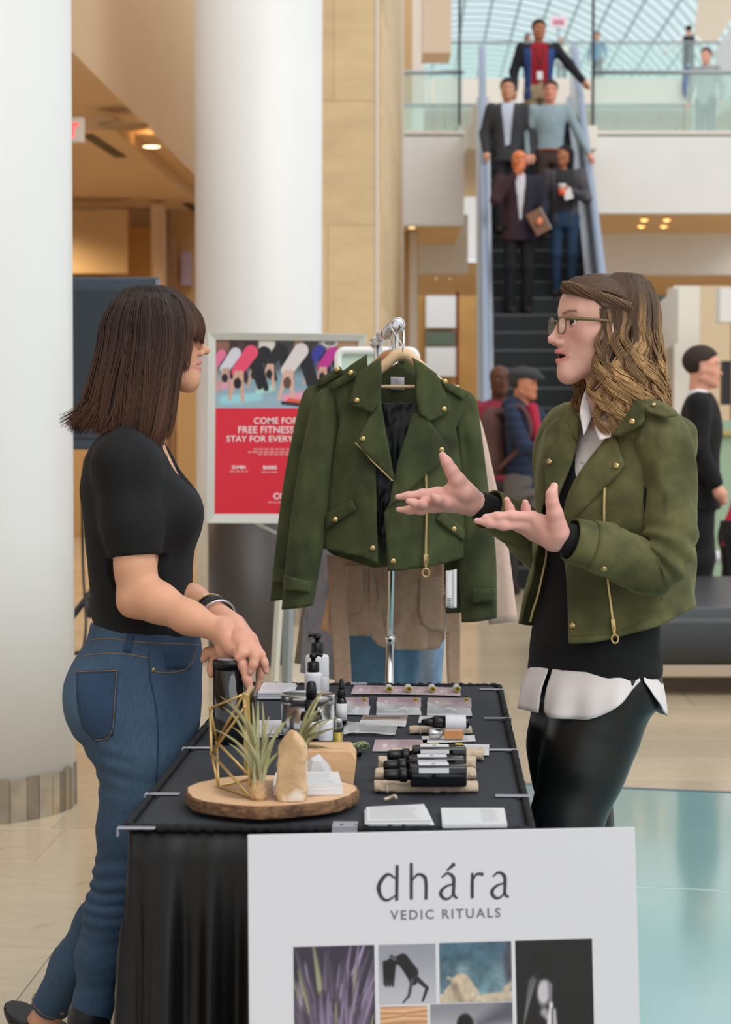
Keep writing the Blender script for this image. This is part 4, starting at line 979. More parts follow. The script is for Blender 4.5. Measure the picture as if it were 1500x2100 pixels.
f1 = fbm(Vj*np.array((7,7,4.)), 3)*.5+.5; thi = np.exp(-((Vj[:,2]-.66)/.14)**2)*np.clip((Vj[:,0]+.55)/.1, 0, 1)*np.clip((4.42-Vj[:,1])/.1, 0, 1); seat = np.exp(-(((Vj[:,2]-.80)/.08)**2))*np.clip((-.50-Vj[:,0])/.07, 0, 1)
wv = np.sin(Vj[:,2]*210 + 25*Vj[:,0] + 5*vnoise(Vj*12))*np.exp(-((Vj[:,2]-zk)/.08)**2)
mixl = np.clip(.25*f1 + .45*thi + .35*seat + .18*wv, 0, 1)[:, None]; base = dk*.42 + den*.58; cj = base*(1-mixl) + lt*mixl
jeans = mobj('jeans', Vj, Qj, M_denim, Lw, col=cj); bj = bvh_of(Vj, Qj)
def denim_panel(name, poly, par, off=.0015, th=.0025):
    V_, F_ = conform(poly, bj, 9, off, th); return mobj(name, V_, F_, M_denim, par, col=np.tile(den*.8, (len(V_), 1)))
pk_ = denim_panel('back_pocket', [(157,1376),(243,1371),(241,1420),(233,1508),(197,1522),(168,1492),(158,1440)], jeans)
part(conline([(158,1380),(243,1375)], bj, .0009, .0045), 'pocket_stitching', M_thread, pk_); part(conline([(240,1378),(237,1430),(229,1504),(197,1517)], bj, .0008, .0045), 'pocket_stitching', M_thread, pk_)
part(conline([(186,1312),(230,1310),(300,1318),(408,1322)], bj, .0010, .0004), 'waistband_seam', M_thread, jeans)
part(conline([(170,1345),(220,1340),(262,1342),(306,1350)], bj, .0010, .0004), 'yoke_seam', M_thread, jeans)
lp = denim_panel('belt_loop', [(267,1280),(280,1281),(268,1338),(253,1336)], jeans, .003, .003)
part(conline([(305,1335),(308,1390),(318,1440),(324,1500),(322,1570),(316,1650)], bj, .0013, .0004), 'side_seam', MT['denim'] if False else mat('seam_dark', srgb(34,56,84), .8), jeans)
part(conline([(310,1376),(345,1380),(380,1372),(398,1350),(402,1328)], bj, .0012, .0006), 'front_pocket_seam', M_thread, jeans)
denim_panel('coin_pocket', [(337,1340),(392,1343),(391,1372),(340,1372)], jeans, .0012, .0015)
h_, n_ = cast(bj, 315, 1373); snap(h_, n_, M_brass, jeans, .004, 'rivet')
part(MB().tube([e_ + ax*-.012 + .0448*(math.cos(a)*frame(ax)[:,0] + math.sin(a)*frame(ax)[:,1]) for a in np.linspace(0, 2*PI, 33)[:-1]], .0011, 5, closed=True), 'hem_stitching', M_thread, jeans)
# ankle and boots
an = W(72, 2092, 4.63); bo = SDF(); fz = .0
hb = np.array((an[0]-.035, 4.63, .05)); 
bo.chain([an + np.array((.005,0,-.02)), np.array((an[0]-.02, 4.635, .075))], [.050, .046], .02); bo.chain([np.array((an[0]-.025, 4.635, .055)), np.array((an[0]+.06, 4.63, .045)), np.array((an[0]+.15, 4.62, .035))], [.045, .042, .034], .02)
bo.fn(lambda p, d: np.maximum(d, .003-p[:,2])); tp = an + np.array((0,0,.005)); bo.fn(lambda p, d: np.maximum(d, (p - tp) @ (-ax*.9+np.array((0,0,.3)))))
V_, Q_ = surfnet(bo, (an[0]-.12, 4.55, -.005), (an[0]+.22, 4.71, an[2]+.08), .005); mobj('ankle_boot', V_, Q_, M_boot, Lw)
sk = SDF(); sk.chain([lerp(e_, an, -.6), an + np.array((.0,0,-.03))], [.034, .036], .01); V_, Q_ = surfnet(sk, an-.09, an+.12, .005); mobj('ankle', V_, Q_, M_skin, Lw, col=np.tile(skinL, (len(V_), 1)))
b2 = SDF(); q = W(184, 2140, 4.36); b2.chain([np.array((q[0], 4.36, .12)), np.array((q[0]-.005, 4.36, .06))], [.047, .045], .02); b2.chain([np.array((q[0]-.01, 4.36, .05)), np.array((q[0]+.15, 4.35, .035))], [.045, .034], .02); b2.fn(lambda p, d: np.maximum(d, .003-p[:,2]))
V_, Q_ = surfnet(b2, (q[0]-.1, 4.28, -.01), (q[0]+.22, 4.44, .19), .006); mobj('ankle_boot', V_, Q_, M_boot, Lw)
# watch and bracelet on the far wrist
fa = wr_f - el_f; fa /= np.linalg.norm(fa); Rf = frame(fa)
def ring(c, R_, rad, r, m, name, flat=1.0, par=Lw, sc=(1,1)): return MB().tube([c + rad*(sc[0]*math.cos(a)*R_[:,0] + sc[1]*math.sin(a)*R_[:,1]) for a in np.linspace(0, 2*PI, 29)[:-1]], r, 6, closed=True, flat=flat).build(name, m, par)
cb = el_f + fa*(np.linalg.norm(wr_f-el_f) - .115)
w_ = MB().lathe([(.0385,-.009),(.0400,-.008),(.0400,.008),(.0385,.009)], cb, 28, Rf).build('watch_strap', M_boot, Lw)
ring(cb + fa*.022, Rf, .0375, .0022, M_boot, 'cord_bracelet'); ring(cb + fa*.030, Rf @ rotx(.2), .0372, .0026, M_steel, 'silver_bracelet'); ring(cb - fa*.018, Rf, .039, .0018, M_brass, 'gold_bracelet')
rg = W(525, 1363, 4.056)
# hair: hull surface around the head and strands on it
def hair_prof(rows, Yc, axis):
    "rows: (py, back px, front px, half width) top to bottom; facing sign axis=+1 right, -1 left"
    z = []; cb_ = []; cf = []; hw = []
    for py, b, f, w in rows[::-1]:
        B = W(b, py, Yc); Fp = W(f, py, Yc); z.append(B[2]); cb_.append(B[0]); cf.append(Fp[0]); hw.append(w)
    return np.array(z), np.array(cb_), np.array(cf), np.array(hw)
def hair_pt(pr, cxz, Yc, yaw, th, z, r):
    "point at angle th (0 front, + = left) and height z on the hull scaled r"
    zz, B, Fp, hw = pr; cx = np.interp(z, cxz[0], cxz[1]); b = spl1(zz, B, z) - cx; f = spl1(zz, Fp, z) - cx; h = spl1(zz, hw, z)
    fx = np.where(np.cos(th) > 0, np.abs(f), np.abs(b))*np.abs(np.cos(th))**.9*np.sign(np.cos(th))*r; ly = h*np.abs(np.sin(th))**.9*np.sign(np.sin(th))*r
    sgn = np.sign(Fp.mean() - B.mean()); fx = fx*sgn
    X = cx + fx - 0*ly; Yv = Yc + ly*sgn + fx*0
    X = X - math.sin(yaw)*ly*sgn; Yv = Yv + math.sin(yaw)*fx
    return np.stack((X, Yv, z), -1)
rowsLH = [(585,284,324,.014),(589,266,344,.034),(598,250,364,.054),(614,234,386,.070),(640,217,408,.081),(670,206,418,.085),(700,202,417,.086),(740,193,412,.089),(790,178,402,.092),(830,167,394,.095),(860,160,388,.098),(900,166,374,.098),(945,205,356,.090)]
prL = hair_prof(rowsLH, LY, 1); cxL = (np.array([W(0,950,LY)[2], W(0,700,LY)[2], W(0,590,LY)[2]]), np.array([W(275,0,LY)[0], W(306,0,LY)[0], W(304,0,LY)[0]]))
zpx = lambda py: W(0, py, LY)[2]
rh = np.random.RandomState(12)
def L_end(th):
    a = np.abs(np.degrees(th)); return np.where(a < 44, zpx(694) - .0, np.where(a < 52, zpx(760), spl1([52, 66, 85, 110, 140, 180], [zpx(880), zpx(925), zpx(905), zpx(888), zpx(884), zpx(880)], a)))
S_ = 2800; N_ = 16
th = rh.uniform(-PI, PI, S_); th[:700] = rh.uniform(math.radians(-60), math.radians(60), 700); th[700:1100] = rh.uniform(math.radians(-100), math.radians(-40), 400)
th0 = th*1.0; rl = 1 - .22*rh.rand(S_)**2; lock = np.floor(th*9 + .3*np.sin(th*31)); lk = (np.sin(lock*12.9898)*43758.5453) % 1
ze = L_end(th) + rh.normal(0, .006, S_) + (lk-.5)*.014; zt = zpx(586.5) - .010*rh.rand(S_)
t_ = np.linspace(0, 1, N_)[None, :]**.8; Z = zt[:, None] + (ze-zt)[:, None]*t_
Th = th[:, None] + (.05*np.sin(t_*5 + lk[:, None]*6) + .03*rh.normal(size=(S_, 1)))*t_
Pl = hair_pt(prL, cxL, LY, ya, Th, Z, (rl*(.985 + .02*lk))[:, None]*(1 + .012*np.sin(t_*7+lk[:, None]*9)))
back = np.clip((np.abs(np.degrees(th))-95)/60, 0, 1); tip = np.clip((t_-.82)/.18, 0, 1)**2; Pl[..., 0] -= back[:, None]*tip*(.012 + .028*lk[:, None]); Pl[..., 2] += back[:, None]*tip*.012*lk[:, None]
Rd = (.0011 + .0007*rh.rand(S_))[:, None]*np.clip(1.15 - t_**4*.95, .1, 1)
Vs, Qs = tubes(Pl, Rd, 3)
sh_ = (.72 + .6*lk + .25*rh.rand(S_))[:, None]; tt = t_**1.3; c0 = np.array(srgb(52,40,36)); c1_ = np.array(srgb(86,58,44)); cs_ = (c0*(1-tt[..., None]) + c1_*tt[..., None])*sh_[..., None]
cS = np.repeat(cs_.reshape(-1, 3), 3, axis=0)
# inner hull keeps the hair opaque
nt, nz = 96, 40; tg = np.linspace(-PI, PI, nt, endpoint=False); hul = np.zeros((nt, nz, 3))
for i, a in enumerate(tg):
    e = float(L_end(np.array([a]))[0]) + .02; zz_ = np.linspace(zpx(586)-.002, max(e, zpx(905)), nz); hul[i] = hair_pt(prL, cxL, LY, ya, np.full(nz, a), zz_, .93)
Vh2 = hul.reshape(-1, 3); Qh2 = grid_faces(nt, nz, True)
lcap = SDF(); lcap.ops.append((lambda p: lh(p) - .003, 0, False)); lcap.fn(lambda p, d: np.maximum(d, .024 - p[:,2])); V9, Q9 = surfnet(lcap, (-.13,-.1,.01), (.11,.1,.125), .004); V9 = LH_O + (V9*LHs) @ LH_R.T
V_, Q_ = join((Vs, Qs), (Vh2, Qh2), (V9, Q9)); mobj('hair', V_, Q_, M_hair, Lw, col=np.vstack((cS, np.tile(np.array(srgb(44,33,29)), (len(Vh2)+len(V9), 1)))))
# ------------------------------------------------------------------ woman in green suede jacket (right)
RY = 4.32
RC = np.array((W(1262, 1000, RY)[0], RY, 0)); ry_ = math.radians(45)
fR = np.array((-math.cos(ry_), -math.sin(ry_), 0)); lR = np.array((math.sin(ry_), -math.cos(ry_), 0)); RR = np.stack((fR, lR, np.array((0,0,1.))), axis=1)
zr = lambda py: W(0, py, RY)[2]
def R_loft(rows, grow=0.):
    "rows: (py, centre forward, half depth, half width)"
    rows = rows[::-1]; hs_ = [float(np.interp(r[0], [1000, 1330], [0, .046])) for r in rows]
    return [zr(r[0]) for r in rows], [r[1]+h*.707 for r, h in zip(rows, hs_)], [-h*.707 for h in hs_], [r[2]+grow for r in rows], [r[3]+grow for r in rows]
Rw = thing('person', 'woman in green suede jacket with wavy ombre hair and glasses, both hands raised', 'person', RC)
rowsR = [(838,-.015,.055,.075),(855,-.012,.075,.125),(880,-.010,.090,.152),(920,.0,.100,.160),(970,.012,.110,.152),(1030,.014,.112,.142),(1100,.006,.102,.130),(1170,.0,.098,.126),(1240,.0,.104,.136),(1310,-.004,.112,.148),(1380,-.010,.116,.156),(1440,-.012,.115,.158),(1480,-.012,.108,.150)]
nsh = W(1362, 893, 4.185); nel = W(1366, 1152, 4.13); nwr = W(1140, 1100, 4.055)
fsh = W(1160, 893, 4.50); fel = W(1150, 1125, 4.56); fwr = W(972, 1030, 4.42)
RH_O = W(1233, 664, 4.275); RHs = 1.02; yb = math.radians(15)
RH_R = np.stack((np.array((-math.cos(yb), -math.sin(yb), 0)), np.array((math.sin(yb), -math.cos(yb), 0)), np.array((0,0,1.))), axis=1) @ roty(math.radians(-1.5))
rhd = head_sdf(openm=1.0, crown=-.010, nose=1.1, chin=.001)
rneck = SDF(); rneck.rc(W(1252, 740, 4.29), W(1262, 868, 4.31), .050, .056, .02)
R_head = SDF(); R_head.ops.append((wrap(rhd, RH_O, RH_R, RHs), 0, False)); R_head.ops.append((rneck, .03, False))
V1, Q1 = surfnet(R_head, W(1118, 875, 4.30)-np.array((0,.14,0)), W(1350, 555, 4.30)+np.array((0,.12,.01)), .0022)
Rb = SDF(); Rb.loft(*R_loft([r for r in rowsR if r[0] < 1390], -.014), k=0, O=RC, R=RR); Rb.ops.append((rneck, .03, False)); Rb.chain([nsh, nel, nwr], [.046, .036, .026], .03); Rb.chain([fsh, fel, fwr], [.046, .036, .026], .03)
V2_, Q2_ = surfnet(Rb, RC + np.array((-.42, -.36, .72)), RC + np.array((.30, .40, 1.44)), .009)
hN = SDF(); hand_ops(hN, [
    ([(1150,1100,4.06),(1138,1100,4.055),(1106,1074,4.05),(1092,1061,4.05)],[.0250,.0262,.0175,.0120]),
    ([(1138,1105,4.06),(1100,1086,4.06),(1076,1076,4.055)],[.0258,.0175,.0120]),
    ([(1135,1108,4.075),(1096,1092,4.085),(1070,1082,4.085)],[.022,.0165,.0115]),
    ([(1135,1098,4.09),(1096,1080,4.11)],[.020,.013]),
    ([(1092,1060,4.048),(1050,1057,4.035),(1020,1059,4.03),(996,1060,4.03)],[.0108,.0094,.0080,.0060]),
    ([(1076,1075,4.052),(1033,1077,4.035),(1004,1073,4.03),(978,1068,4.03)],[.0108,.0096,.0082,.0060]),
    ([(1082,1080,4.11),(1080,1058,4.13),(1079,1042,4.13),(1078,1030,4.125)],[.0110,.0094,.0085,.0064]),
    ([(1062,1080,4.095),(1050,1062,4.105),(1046,1044,4.105),(1040,1025,4.10)],[.0110,.0098,.0086,.0064]),
    ([(1146,1092,4.04),(1138,1052,4.025),(1133,1030,4.02),(1132,1013,4.02),(1137,997,4.025)],[.0225,.0155,.0120,.0102,.0078]),
    ([(1142,1075,4.035),(1112,1068,4.045)],[.0150,.0110])], .008)
hF = SDF(); hand_ops(hF, [
    ([(985,1036,4.43),(966,1028,4.42),(925,1012,4.40),(897,1011,4.395)],[.0250,.0262,.0170,.0122]),
    ([(966,1032,4.42),(922,1026,4.40),(888,1026,4.39)],[.0255,.0180,.0120]),
    ([(966,1034,4.425),(925,1036,4.41),(892,1040,4.40)],[.0230,.0150,.0115]),
    ([(897,1010,4.395),(866,1013,4.385),(838,1017,4.38),(816,1019,4.38)],[.0112,.0096,.0082,.0062]),
    ([(888,1025,4.39),(868,1034,4.37),(850,1032,4.35),(838,1028,4.345)],[.0112,.0098,.0084,.0064]),
    ([(892,1040,4.40),(864,1046,4.385),(840,1046,4.38),(818,1045,4.38)],[.0110,.0096,.0082,.0060]),
    ([(915,1034,4.385),(898,1024,4.360),(889,1018,4.358)],[.0115,.0092,.0074]),
    ([(960,1015,4.405),(938,985,4.385),(926,965,4.38),(917,949,4.378),(908,934,4.38)],[.0245,.0170,.0135,.0112,.0084]),
    ([(955,1012,4.39),(925,1002,4.39)],[.0185,.0130])], .008)
V3, Q3 = surfnet(hN, (.21, 3.985, 1.10), (.42, 4.15, 1.30), .0024); V4, Q4 = surfnet(hF, (.05, 4.31, 1.165), (.27, 4.48, 1.36), .0024)
skinR = np.array(srgb(224,176,160))
c1 = face_color((V1 - RH_O) @ RH_R / RHs, skinR, srgb(206,122,116), srgb(104,76,58), srgb(46,36,28), 1.0, .9, gaze=.0042, browz=.0150)
def hand_col(V, nails, palm=None):
    c = np.tile(np.array(srgb(222,168,156)), (len(V), 1)); n = fbm(V*45, 2)[:, None]; c = c*(1+.05*n)
    for t, s_ in nails:
        m_ = np.exp(-(np.linalg.norm(V - (W(*t[:3]) + np.array(t[3])), axis=1)/s_)**4)[:, None]; c = c*(1-m_*.55) + np.array(srgb(240,206,198))*m_*.55
    return c
c3_ = hand_col(V3, [((996,1060,4.03,(-.003,-.002,.005)),.0055), ((978,1068,4.03,(-.003,-.002,.005)),.0055), ((1137,997,4.025,(.003,-.004,.002)),.006)])
c4_ = hand_col(V4, [((816,1019,4.38,(-.005,0,-.003)),.005), ((818,1045,4.38,(-.005,0,-.003)),.005)])
V_, Q_ = join((V1, Q1), (V2_, Q2_), (V3, Q3), (V4, Q4)); mobj('body', V_, Q_, M_skin, Rw, col=np.vstack((c1, np.tile(skinR, (len(V2_), 1)), c3_, c4_)))
# white shirt, its tails and collar
sh = SDF(); sh.loft(*R_loft(rowsR, -.006), k=0, O=RC, R=RR); sh.fn(lambda p, d: d + .0025*np.sin(((p-RC) @ RR)[:,1]*60 + 3*vnoise(p*10)))
sh.rc(W(1262, 868, 4.31), W(1250, 770, 4.29), .058, .060, .004, sub=True)
V_, Q_ = surfnet(sh, RC + np.array((-.2, -.2, 1.05)), RC + np.array((.2, .2, 1.44)), .005); shirt = mobj('shirt', V_, Q_, M_shirt, Rw); bsh = bvh_of(V_, Q_)
def collar_leaf(pts, th=.0022, bul=.004):
    "pts: px,py,Y corners, filled as a slightly curved leaf"
    P, Fc = poly_mesh([(a, b) for a, b, _ in pts], 7); A = np.array([[a, b, 1] for a, b, _ in pts]); co, *_r = np.linalg.lstsq(A, np.array([c for *_q, c in pts]), rcond=None)
    V = np.array([W(p[0], p[1], p[0]*co[0]+p[1]*co[1]+co[2]) for p in P]); cen = P.mean(0); V[:,1] -= bul*(1-np.clip(np.linalg.norm(P-cen, axis=1)/40, 0, 1))
    Fo = [f if np.cross(V[f[1]]-V[f[0]], V[f[2]]-V[f[0]])[1] < 0 else tuple(f[::-1]) for f in Fc]; return shell(V, Fo, th)
for pts in ([(1202,798,4.235),(1193,822,4.225),(1189,846,4.215),(1198,893,4.200),(1206,876,4.205),(1215,853,4.215),(1208,826,4.225)], [(1215,853,4.205),(1222,882,4.190),(1230,903,4.185),(1252,896,4.180),(1262,868,4.190),(1242,850,4.205),(1222,838,4.215)]):
    V_, F_ = collar_leaf(pts); mobj('collar', V_, F_, M_shirt, shirt)
for pyb in (905, 948): 
    h_, n_ = cast(bsh, 1204 if pyb < 920 else 1196, pyb); 
    if h_ is not None: MB().lathe([(.0045,0),(.0045,.0015),(.0002,.0018)], h_, 12, frame(n_)).build('button', M_cream, shirt)
# placket ridge
# shirt tails: curved hem shell round the hips
def ring_shell(rows, phi0, phi1, nphi, py0, pyf, nz, grow, waves=0, th=.0015):
    "open or closed sheet around the torso axis; phi in degrees, pyf(phi) gives the lower hem"
    zs, cx, cyy, rx, ry2 = R_loft(rows, grow); V = np.zeros((nphi, nz, 3))
    for i in range(nphi):
        ph = math.radians(lerp(phi0, phi1, i/(nphi-1))); pb = pyf(math.degrees(ph)); pys = np.linspace(py0 if not callable(py0) else py0(math.degrees(ph)), pb, nz)
        z = np.array([zr(q) for q in pys]); t = np.linspace(0, 1, nz); fl = waves*t*(math.sin(ph*9+1)*.8+math.sin(ph*15)*.6)
        A = spl1(zs, rx, z) + fl; B = spl1(zs, ry2, z) + fl; X = spl1(zs, cx, z); Yc_ = spl1(zs, cyy, z)
        V[i] = RC + np.outer(X + A*math.cos(ph), fR) + np.outer(Yc_ + B*math.sin(ph), lR); V[i, :, 2] = z
    V2q, F2q = shell(V.reshape(-1, 3), [tuple(f) for f in grid_faces(nphi, nz)], th); return V2q, F2q
rowsTail = [(1330,-.004,.100,.140),(1372,-.004,.111,.150),(1400,.0,.122,.159),(1470,.004,.134,.169)]
hem1 = lambda ph: 1458 - 76*np.clip((ph-24)/50, 0, 1)**1.7 - 10*np.clip((-1-ph)/8, 0, 1)**2
hem2 = lambda ph: 1453 - 70*np.clip((-40-ph)/40, 0, 1)**1.6
hem3 = lambda ph: 1462 - 78*np.clip((128-ph)/50, 0, 1)**1.6 - 78*np.clip((ph-222)/50, 0, 1)**1.6
V_, F_ = ring_shell(rowsTail, -9, 74, 44, 1366, hem1, 10, 0, .006); mobj('front_tail', V_, F_, M_shirt, shirt)
V_, F_ = ring_shell(rowsTail, -80, -13, 30, 1366, hem2, 10, .002, .004); mobj('front_tail', V_, F_, M_shirt, shirt)
V_, F_ = ring_shell(rowsTail, 78, 272, 60, 1366, hem3, 10, 0, .003); mobj('back_tail', V_, F_, M_shirt, shirt)
# black sweater
sw_ = SDF(); sw_.loft(*R_loft([r for r in rowsR if r[0] < 1390], .0), k=0, O=RC, R=RR, p=2.1); sw_.el(RC + fR*.055 + lR*.065 + np.array((0,0,zr(1010))), (.05,.05,.05), .05); sw_.el(RC + fR*.055 - lR*.065 + np.array((0,0,zr(1010))), (.05,.05,.05), .05)
sw_.chain([nsh, lerp(nsh, nel, .9), nel], [.045, .036, .034], .04); sw_.chain([nel, nwr + (nel-nwr)*.06], [.034, .0325], .02); sw_.chain([fsh, fel], [.05, .042], .04); sw_.chain([fel, fwr + (fel-fwr)*.10], [.04, .0325], .03)
def vneck(p, d):
    q = (p - RC) @ RR; zt, zb = zr(840), zr(985); t = np.clip((q[:,2]-zb)/(zt-zb), 0, 2); w = .004 + .062*t
    return np.maximum(d, -np.maximum(np.abs(q[:,1]) - w, np.maximum(.0 - q[:,0], zb - q[:,2])))
sw_.fn(lambda p, d: d + .0022*fbm(p*np.array((18,18,30.)), 2)); sw_.fn(vneck)
for w0, e0 in ((nwr, nel), (fwr, fel)):
    ax_ = (w0-e0)/np.linalg.norm(w0-e0); c_ = w0 - ax_*(.010 if w0 is nwr else .004); sw_.fn((lambda c_, ax_: lambda p, d: np.where(np.linalg.norm(p-c_, axis=1) < .07, np.maximum(d, (p-c_) @ ax_), d))(c_, ax_))
V_, Q_ = surfnet(sw_, RC + np.array((-.46, -.36, .86)), RC + np.array((.30, .40, 1.44)), .0045); mobj('sweater', V_, Q_, M_swe, Rw)
# leggings and boots
lg_ = SDF(); lg_.loft(*R_loft([(1340,-.008,.110,.148),(1400,-.012,.110,.150),(1440,-.014,.098,.136)], 0), k=0, O=RC, R=RR); lg_.el(W(1262,1428,4.30), (.075,.10,.075), .05)
nl = [((1236,1440),.084,4.295),((1217,1508),.086,4.28),((1190,1590),.077,4.26),((1160,1690),.066,4.24),((1148,1760),.057,4.225),((1165,1900),.052,4.24),((1185,2060),.040,4.25),((1188,2180),.036,4.25)]
fl_ = [((1172,1440),.084,4.40),((1170,1530),.082,4.40),((1176,1600),.074,4.41),((1190,1690),.062,4.42),((1200,1760),.054,4.42),((1225,1900),.050,4.44),((1240,2060),.038,4.45),((1240,2160),.035,4.45)]
for ch in (nl, fl_): lg_.chain([W(a, b, y) for (a, b), r, y in ch], [r for _, r, _ in ch], .05)
lg_.fn(lambda p, d: d + .0010*fbm(p*14, 2))
V_, Q_ = surfnet(lg_, RC + np.array((-.36, -.32, .06)), RC + np.array((.24, .32, 1.0)), .005); mobj('leggings', V_, Q_, M_legg, Rw)
for (a, b), r, y in (nl[-1], fl_[-1]):
    q = W(a, b, y); b_ = SDF(); b_.chain([np.array((q[0], q[1], .16)), np.array((q[0], q[1], .06))], [.046, .044], .02); b_.chain([np.array((q[0]+.01, q[1], .045)), np.array((q[0]-.14, q[1]-.02, .034))], [.043, .034], .02); b_.fn(lambda p, d: np.maximum(d, .004-p[:,2]))
    V_, Q_ = surfnet(b_, (q[0]-.22, q[1]-.1, -.01), (q[0]+.09, q[1]+.09, .23), .007); mobj('ankle_boot', V_, Q_, M_boot, Rw)
# suede jacket: open shell round the torso, sleeves, lapels
zJ = [1310, 1260, 1200, 1130, 1060, 1000, 950, 900, 870, 850]
jr = {'a': [.150,.150,.148,.144,.142,.140,.130,.112,.100,.085], 'b': [.178,.176,.172,.170,.172,.178,.182,.180,.165,.125], 'c': [-.006,-.004,0,.004,.008,.006,.002,-.004,-.01,-.014],
      'n': [3,2,0,-3,-5,1,9,18,24,30], 'f': [-50,-47,-42,-36,-31,-24,-16,-8,-2,4]}
zz_ = np.array([zr(q) for q in zJ]); nph, nzj = 150, 74
def jshell(flare=True):
    V = np.zeros((nph, nzj, 3))
    zz_t = zr(850)
    for i in range(nph):
        s = i/(nph-1)
        # lower hem rises towards the back
        for_z = np.linspace(0, 1, nzj)
        ph_guess = lerp(3, 310, s); dev = min(abs(ph_guess - 0), abs(360 - 50 - ph_guess) + 6); hem = zr(1307) + (zr(1235)-zr(1307))*sm(dev/120) 
        if s > .9: hem = lerp(hem, zr(1278), (s-.9)/.1)
        z = hem + (zz_t-hem)*for_z
        pn = spl1(zz_, jr['n'], z); pf = 360 + spl1(zz_, jr['f'], z); ph = np.radians(pn + (pf-pn)*s)
        a = spl1(zz_, jr['a'], z); b = spl1(zz_, jr['b'], z); c = spl1(zz_, jr['c'], z)
        low = np.clip((zr(1080)-z)/.22, 0, 1); fl = .012*low*np.exp(-(s/.05)**2) + .034*low*np.exp(-((1-s)/.07)**2)
        wr = .0035*np.sin(ph*9 + z*30 + 2*np.sin(z*22)) + .004*np.sin(z*48 + 3*np.cos(ph*2))*np.exp(-((ph-1.9)/.9)**2) + .006*low*np.sin(ph*6+1)
        V[i] = RC + np.outer(c + (a+fl+wr)*np.cos(ph), fR) + np.outer((b+fl+wr)*np.sin(ph), lR); V[i, :, 2] = z
    return V
JV = jshell(); fq = [tuple(f[::-1]) for f in grid_faces(nph, nzj)]
V_, F_ = shell(JV.reshape(-1, 3), fq, .004); jk = mobj('jacket', V_, F_, M_suede, Rw); bjk = bvh_of(JV.reshape(-1, 3), fq)
# sleeves as wrinkled tubes
def sleeve(pts, rad, name, par, m, n=72, seg=110, wr=None, flat=1.0, capr=True):
    C_ = spline(pts, seg); r = spl1(np.linspace(0, 1, len(rad)), rad, np.linspace(0, 1, seg)); T = np.gradient(C_, axis=0); T /= np.linalg.norm(T, axis=1)[:, None]
    u = np.array((0, -1., 0)); V = np.zeros((n, seg, 3)); nrm = u - T[0]*(u @ T[0]); nrm /= np.linalg.norm(nrm)
    for i in range(seg):
        nrm = nrm - T[i]*(nrm @ T[i]); nrm /= np.linalg.norm(nrm); b = np.cross(T[i], nrm)
        for k in range(n):
            a = 2*PI*k/n; q = C_[i] + r[i]*(math.cos(a)*nrm + math.sin(a)*b); d = wr(i/(seg-1), a, q) if wr else 0; V[k, i] = q + d*(math.cos(a)*nrm + math.sin(a)*b)
    Fq_ = [tuple(f) for f in grid_faces(n, seg, True)]
    V2q, F2q = shell(V.reshape(-1, 3), Fq_, .004); 
    o = mobj(name, V2q, F2q, m, par); return o, V.reshape(-1, 3), Fq_, C_, T, r
def vn1(x, y, z): return float(vnoise(np.array([[x, y, z]]))[0])
def wrN(t, a, q):
    e = math.exp(-((t-.54)/.10)**2); f = math.exp(-((t-.25)/.16)**2)
    rg = lambda x: 1 - 2*abs((x/6.2832) % 1 * 2 - 1)
    return .0060*e*rg(46*t*2.1 + 2.2*math.cos(a-1.2)) + .0052*f*rg(30*t + 2.6*math.cos(a) + 1 + 2*vn1(a*1.3, t*6, 1)) + .0042*vn1(q[0]*13, q[1]*13, q[2]*13) + .0022*(1-e)*math.sin(60*t+4*math.cos(a+.6))*math.exp(-((t-.75)/.2)**2)
slN, sV, sF, sC, sT, sr = sleeve([nsh + np.array((-.055, .03, .028)), nsh + np.array((-.008,0,.0)), lerp(nsh, nel, .5) + np.array((.010,0,0)), nel + np.array((.006,0,.03)), nel + np.array((-.035,-.004,-.016)), lerp(nel, nwr, .5)+np.array((0,0,-.004)), lerp(nel, nwr, .87)], [.050, .058, .055, .054, .055, .050, .0465], 'sleeve', jk, M_suede, wr=wrN)
slF, *_q = sleeve([fsh + np.array((.05,-.02,.025)), fsh, lerp(fsh, fel, .5), fel + np.array((0,0,.03)), fel + np.array((-.03,0,-.01)), lerp(fel, fwr, .5), lerp(fel, fwr, .83)], [.05, .062, .058, .056, .054, .05, .046], 'sleeve', jk, M_suede, n=40, seg=60, wr=wrN)
allV, allF = join((JV.reshape(-1, 3), np.array(fq)), (sV, np.array(sF))); bal = bvh_of(allV, allF); bsl = bvh_of(sV, np.array(sF))
# cuff tab on the near sleeve
i0 = int(109*.84)
def cuff_tab(i0, i1, a0, a1, grow, name, m, par):
    n, s = 26, 6; V = np.zeros((n, s, 3)); src = sV.reshape(72, 110, 3)
    for k in range(n):
        for j in range(s):
            a = lerp(a0, a1, k/(n-1)) % 72; ii = int(round(lerp(i0, i1, j/(s-1)))); k0 = int(a); fr = a-k0; q = src[k0 % 72, ii]*(1-fr) + src[(k0+1) % 72, ii]*fr; d = q - sC[ii]; V[k, j] = q + d/np.linalg.norm(d)*grow
    V2q, F2q = shell(V.reshape(-1, 3), [tuple(f) for f in grid_faces(n, s)], .004); return mobj(name, V2q, F2q, m, par)
cuff_tab(93, 101, -20, 34, .004, 'cuff_tab', M_suede, slN)
h_, n_ = cast(bsl, 1238, 1163)
if h_ is not None: snap(h_ + n_*.005, n_, M_brass, slN, .0068)
# armhole seam and body seams
part(conline([(1318,880),(1313,930),(1312,1000),(1322,1080)], bal, .0016, .0006), 'armhole_seam', M_suede, jk)
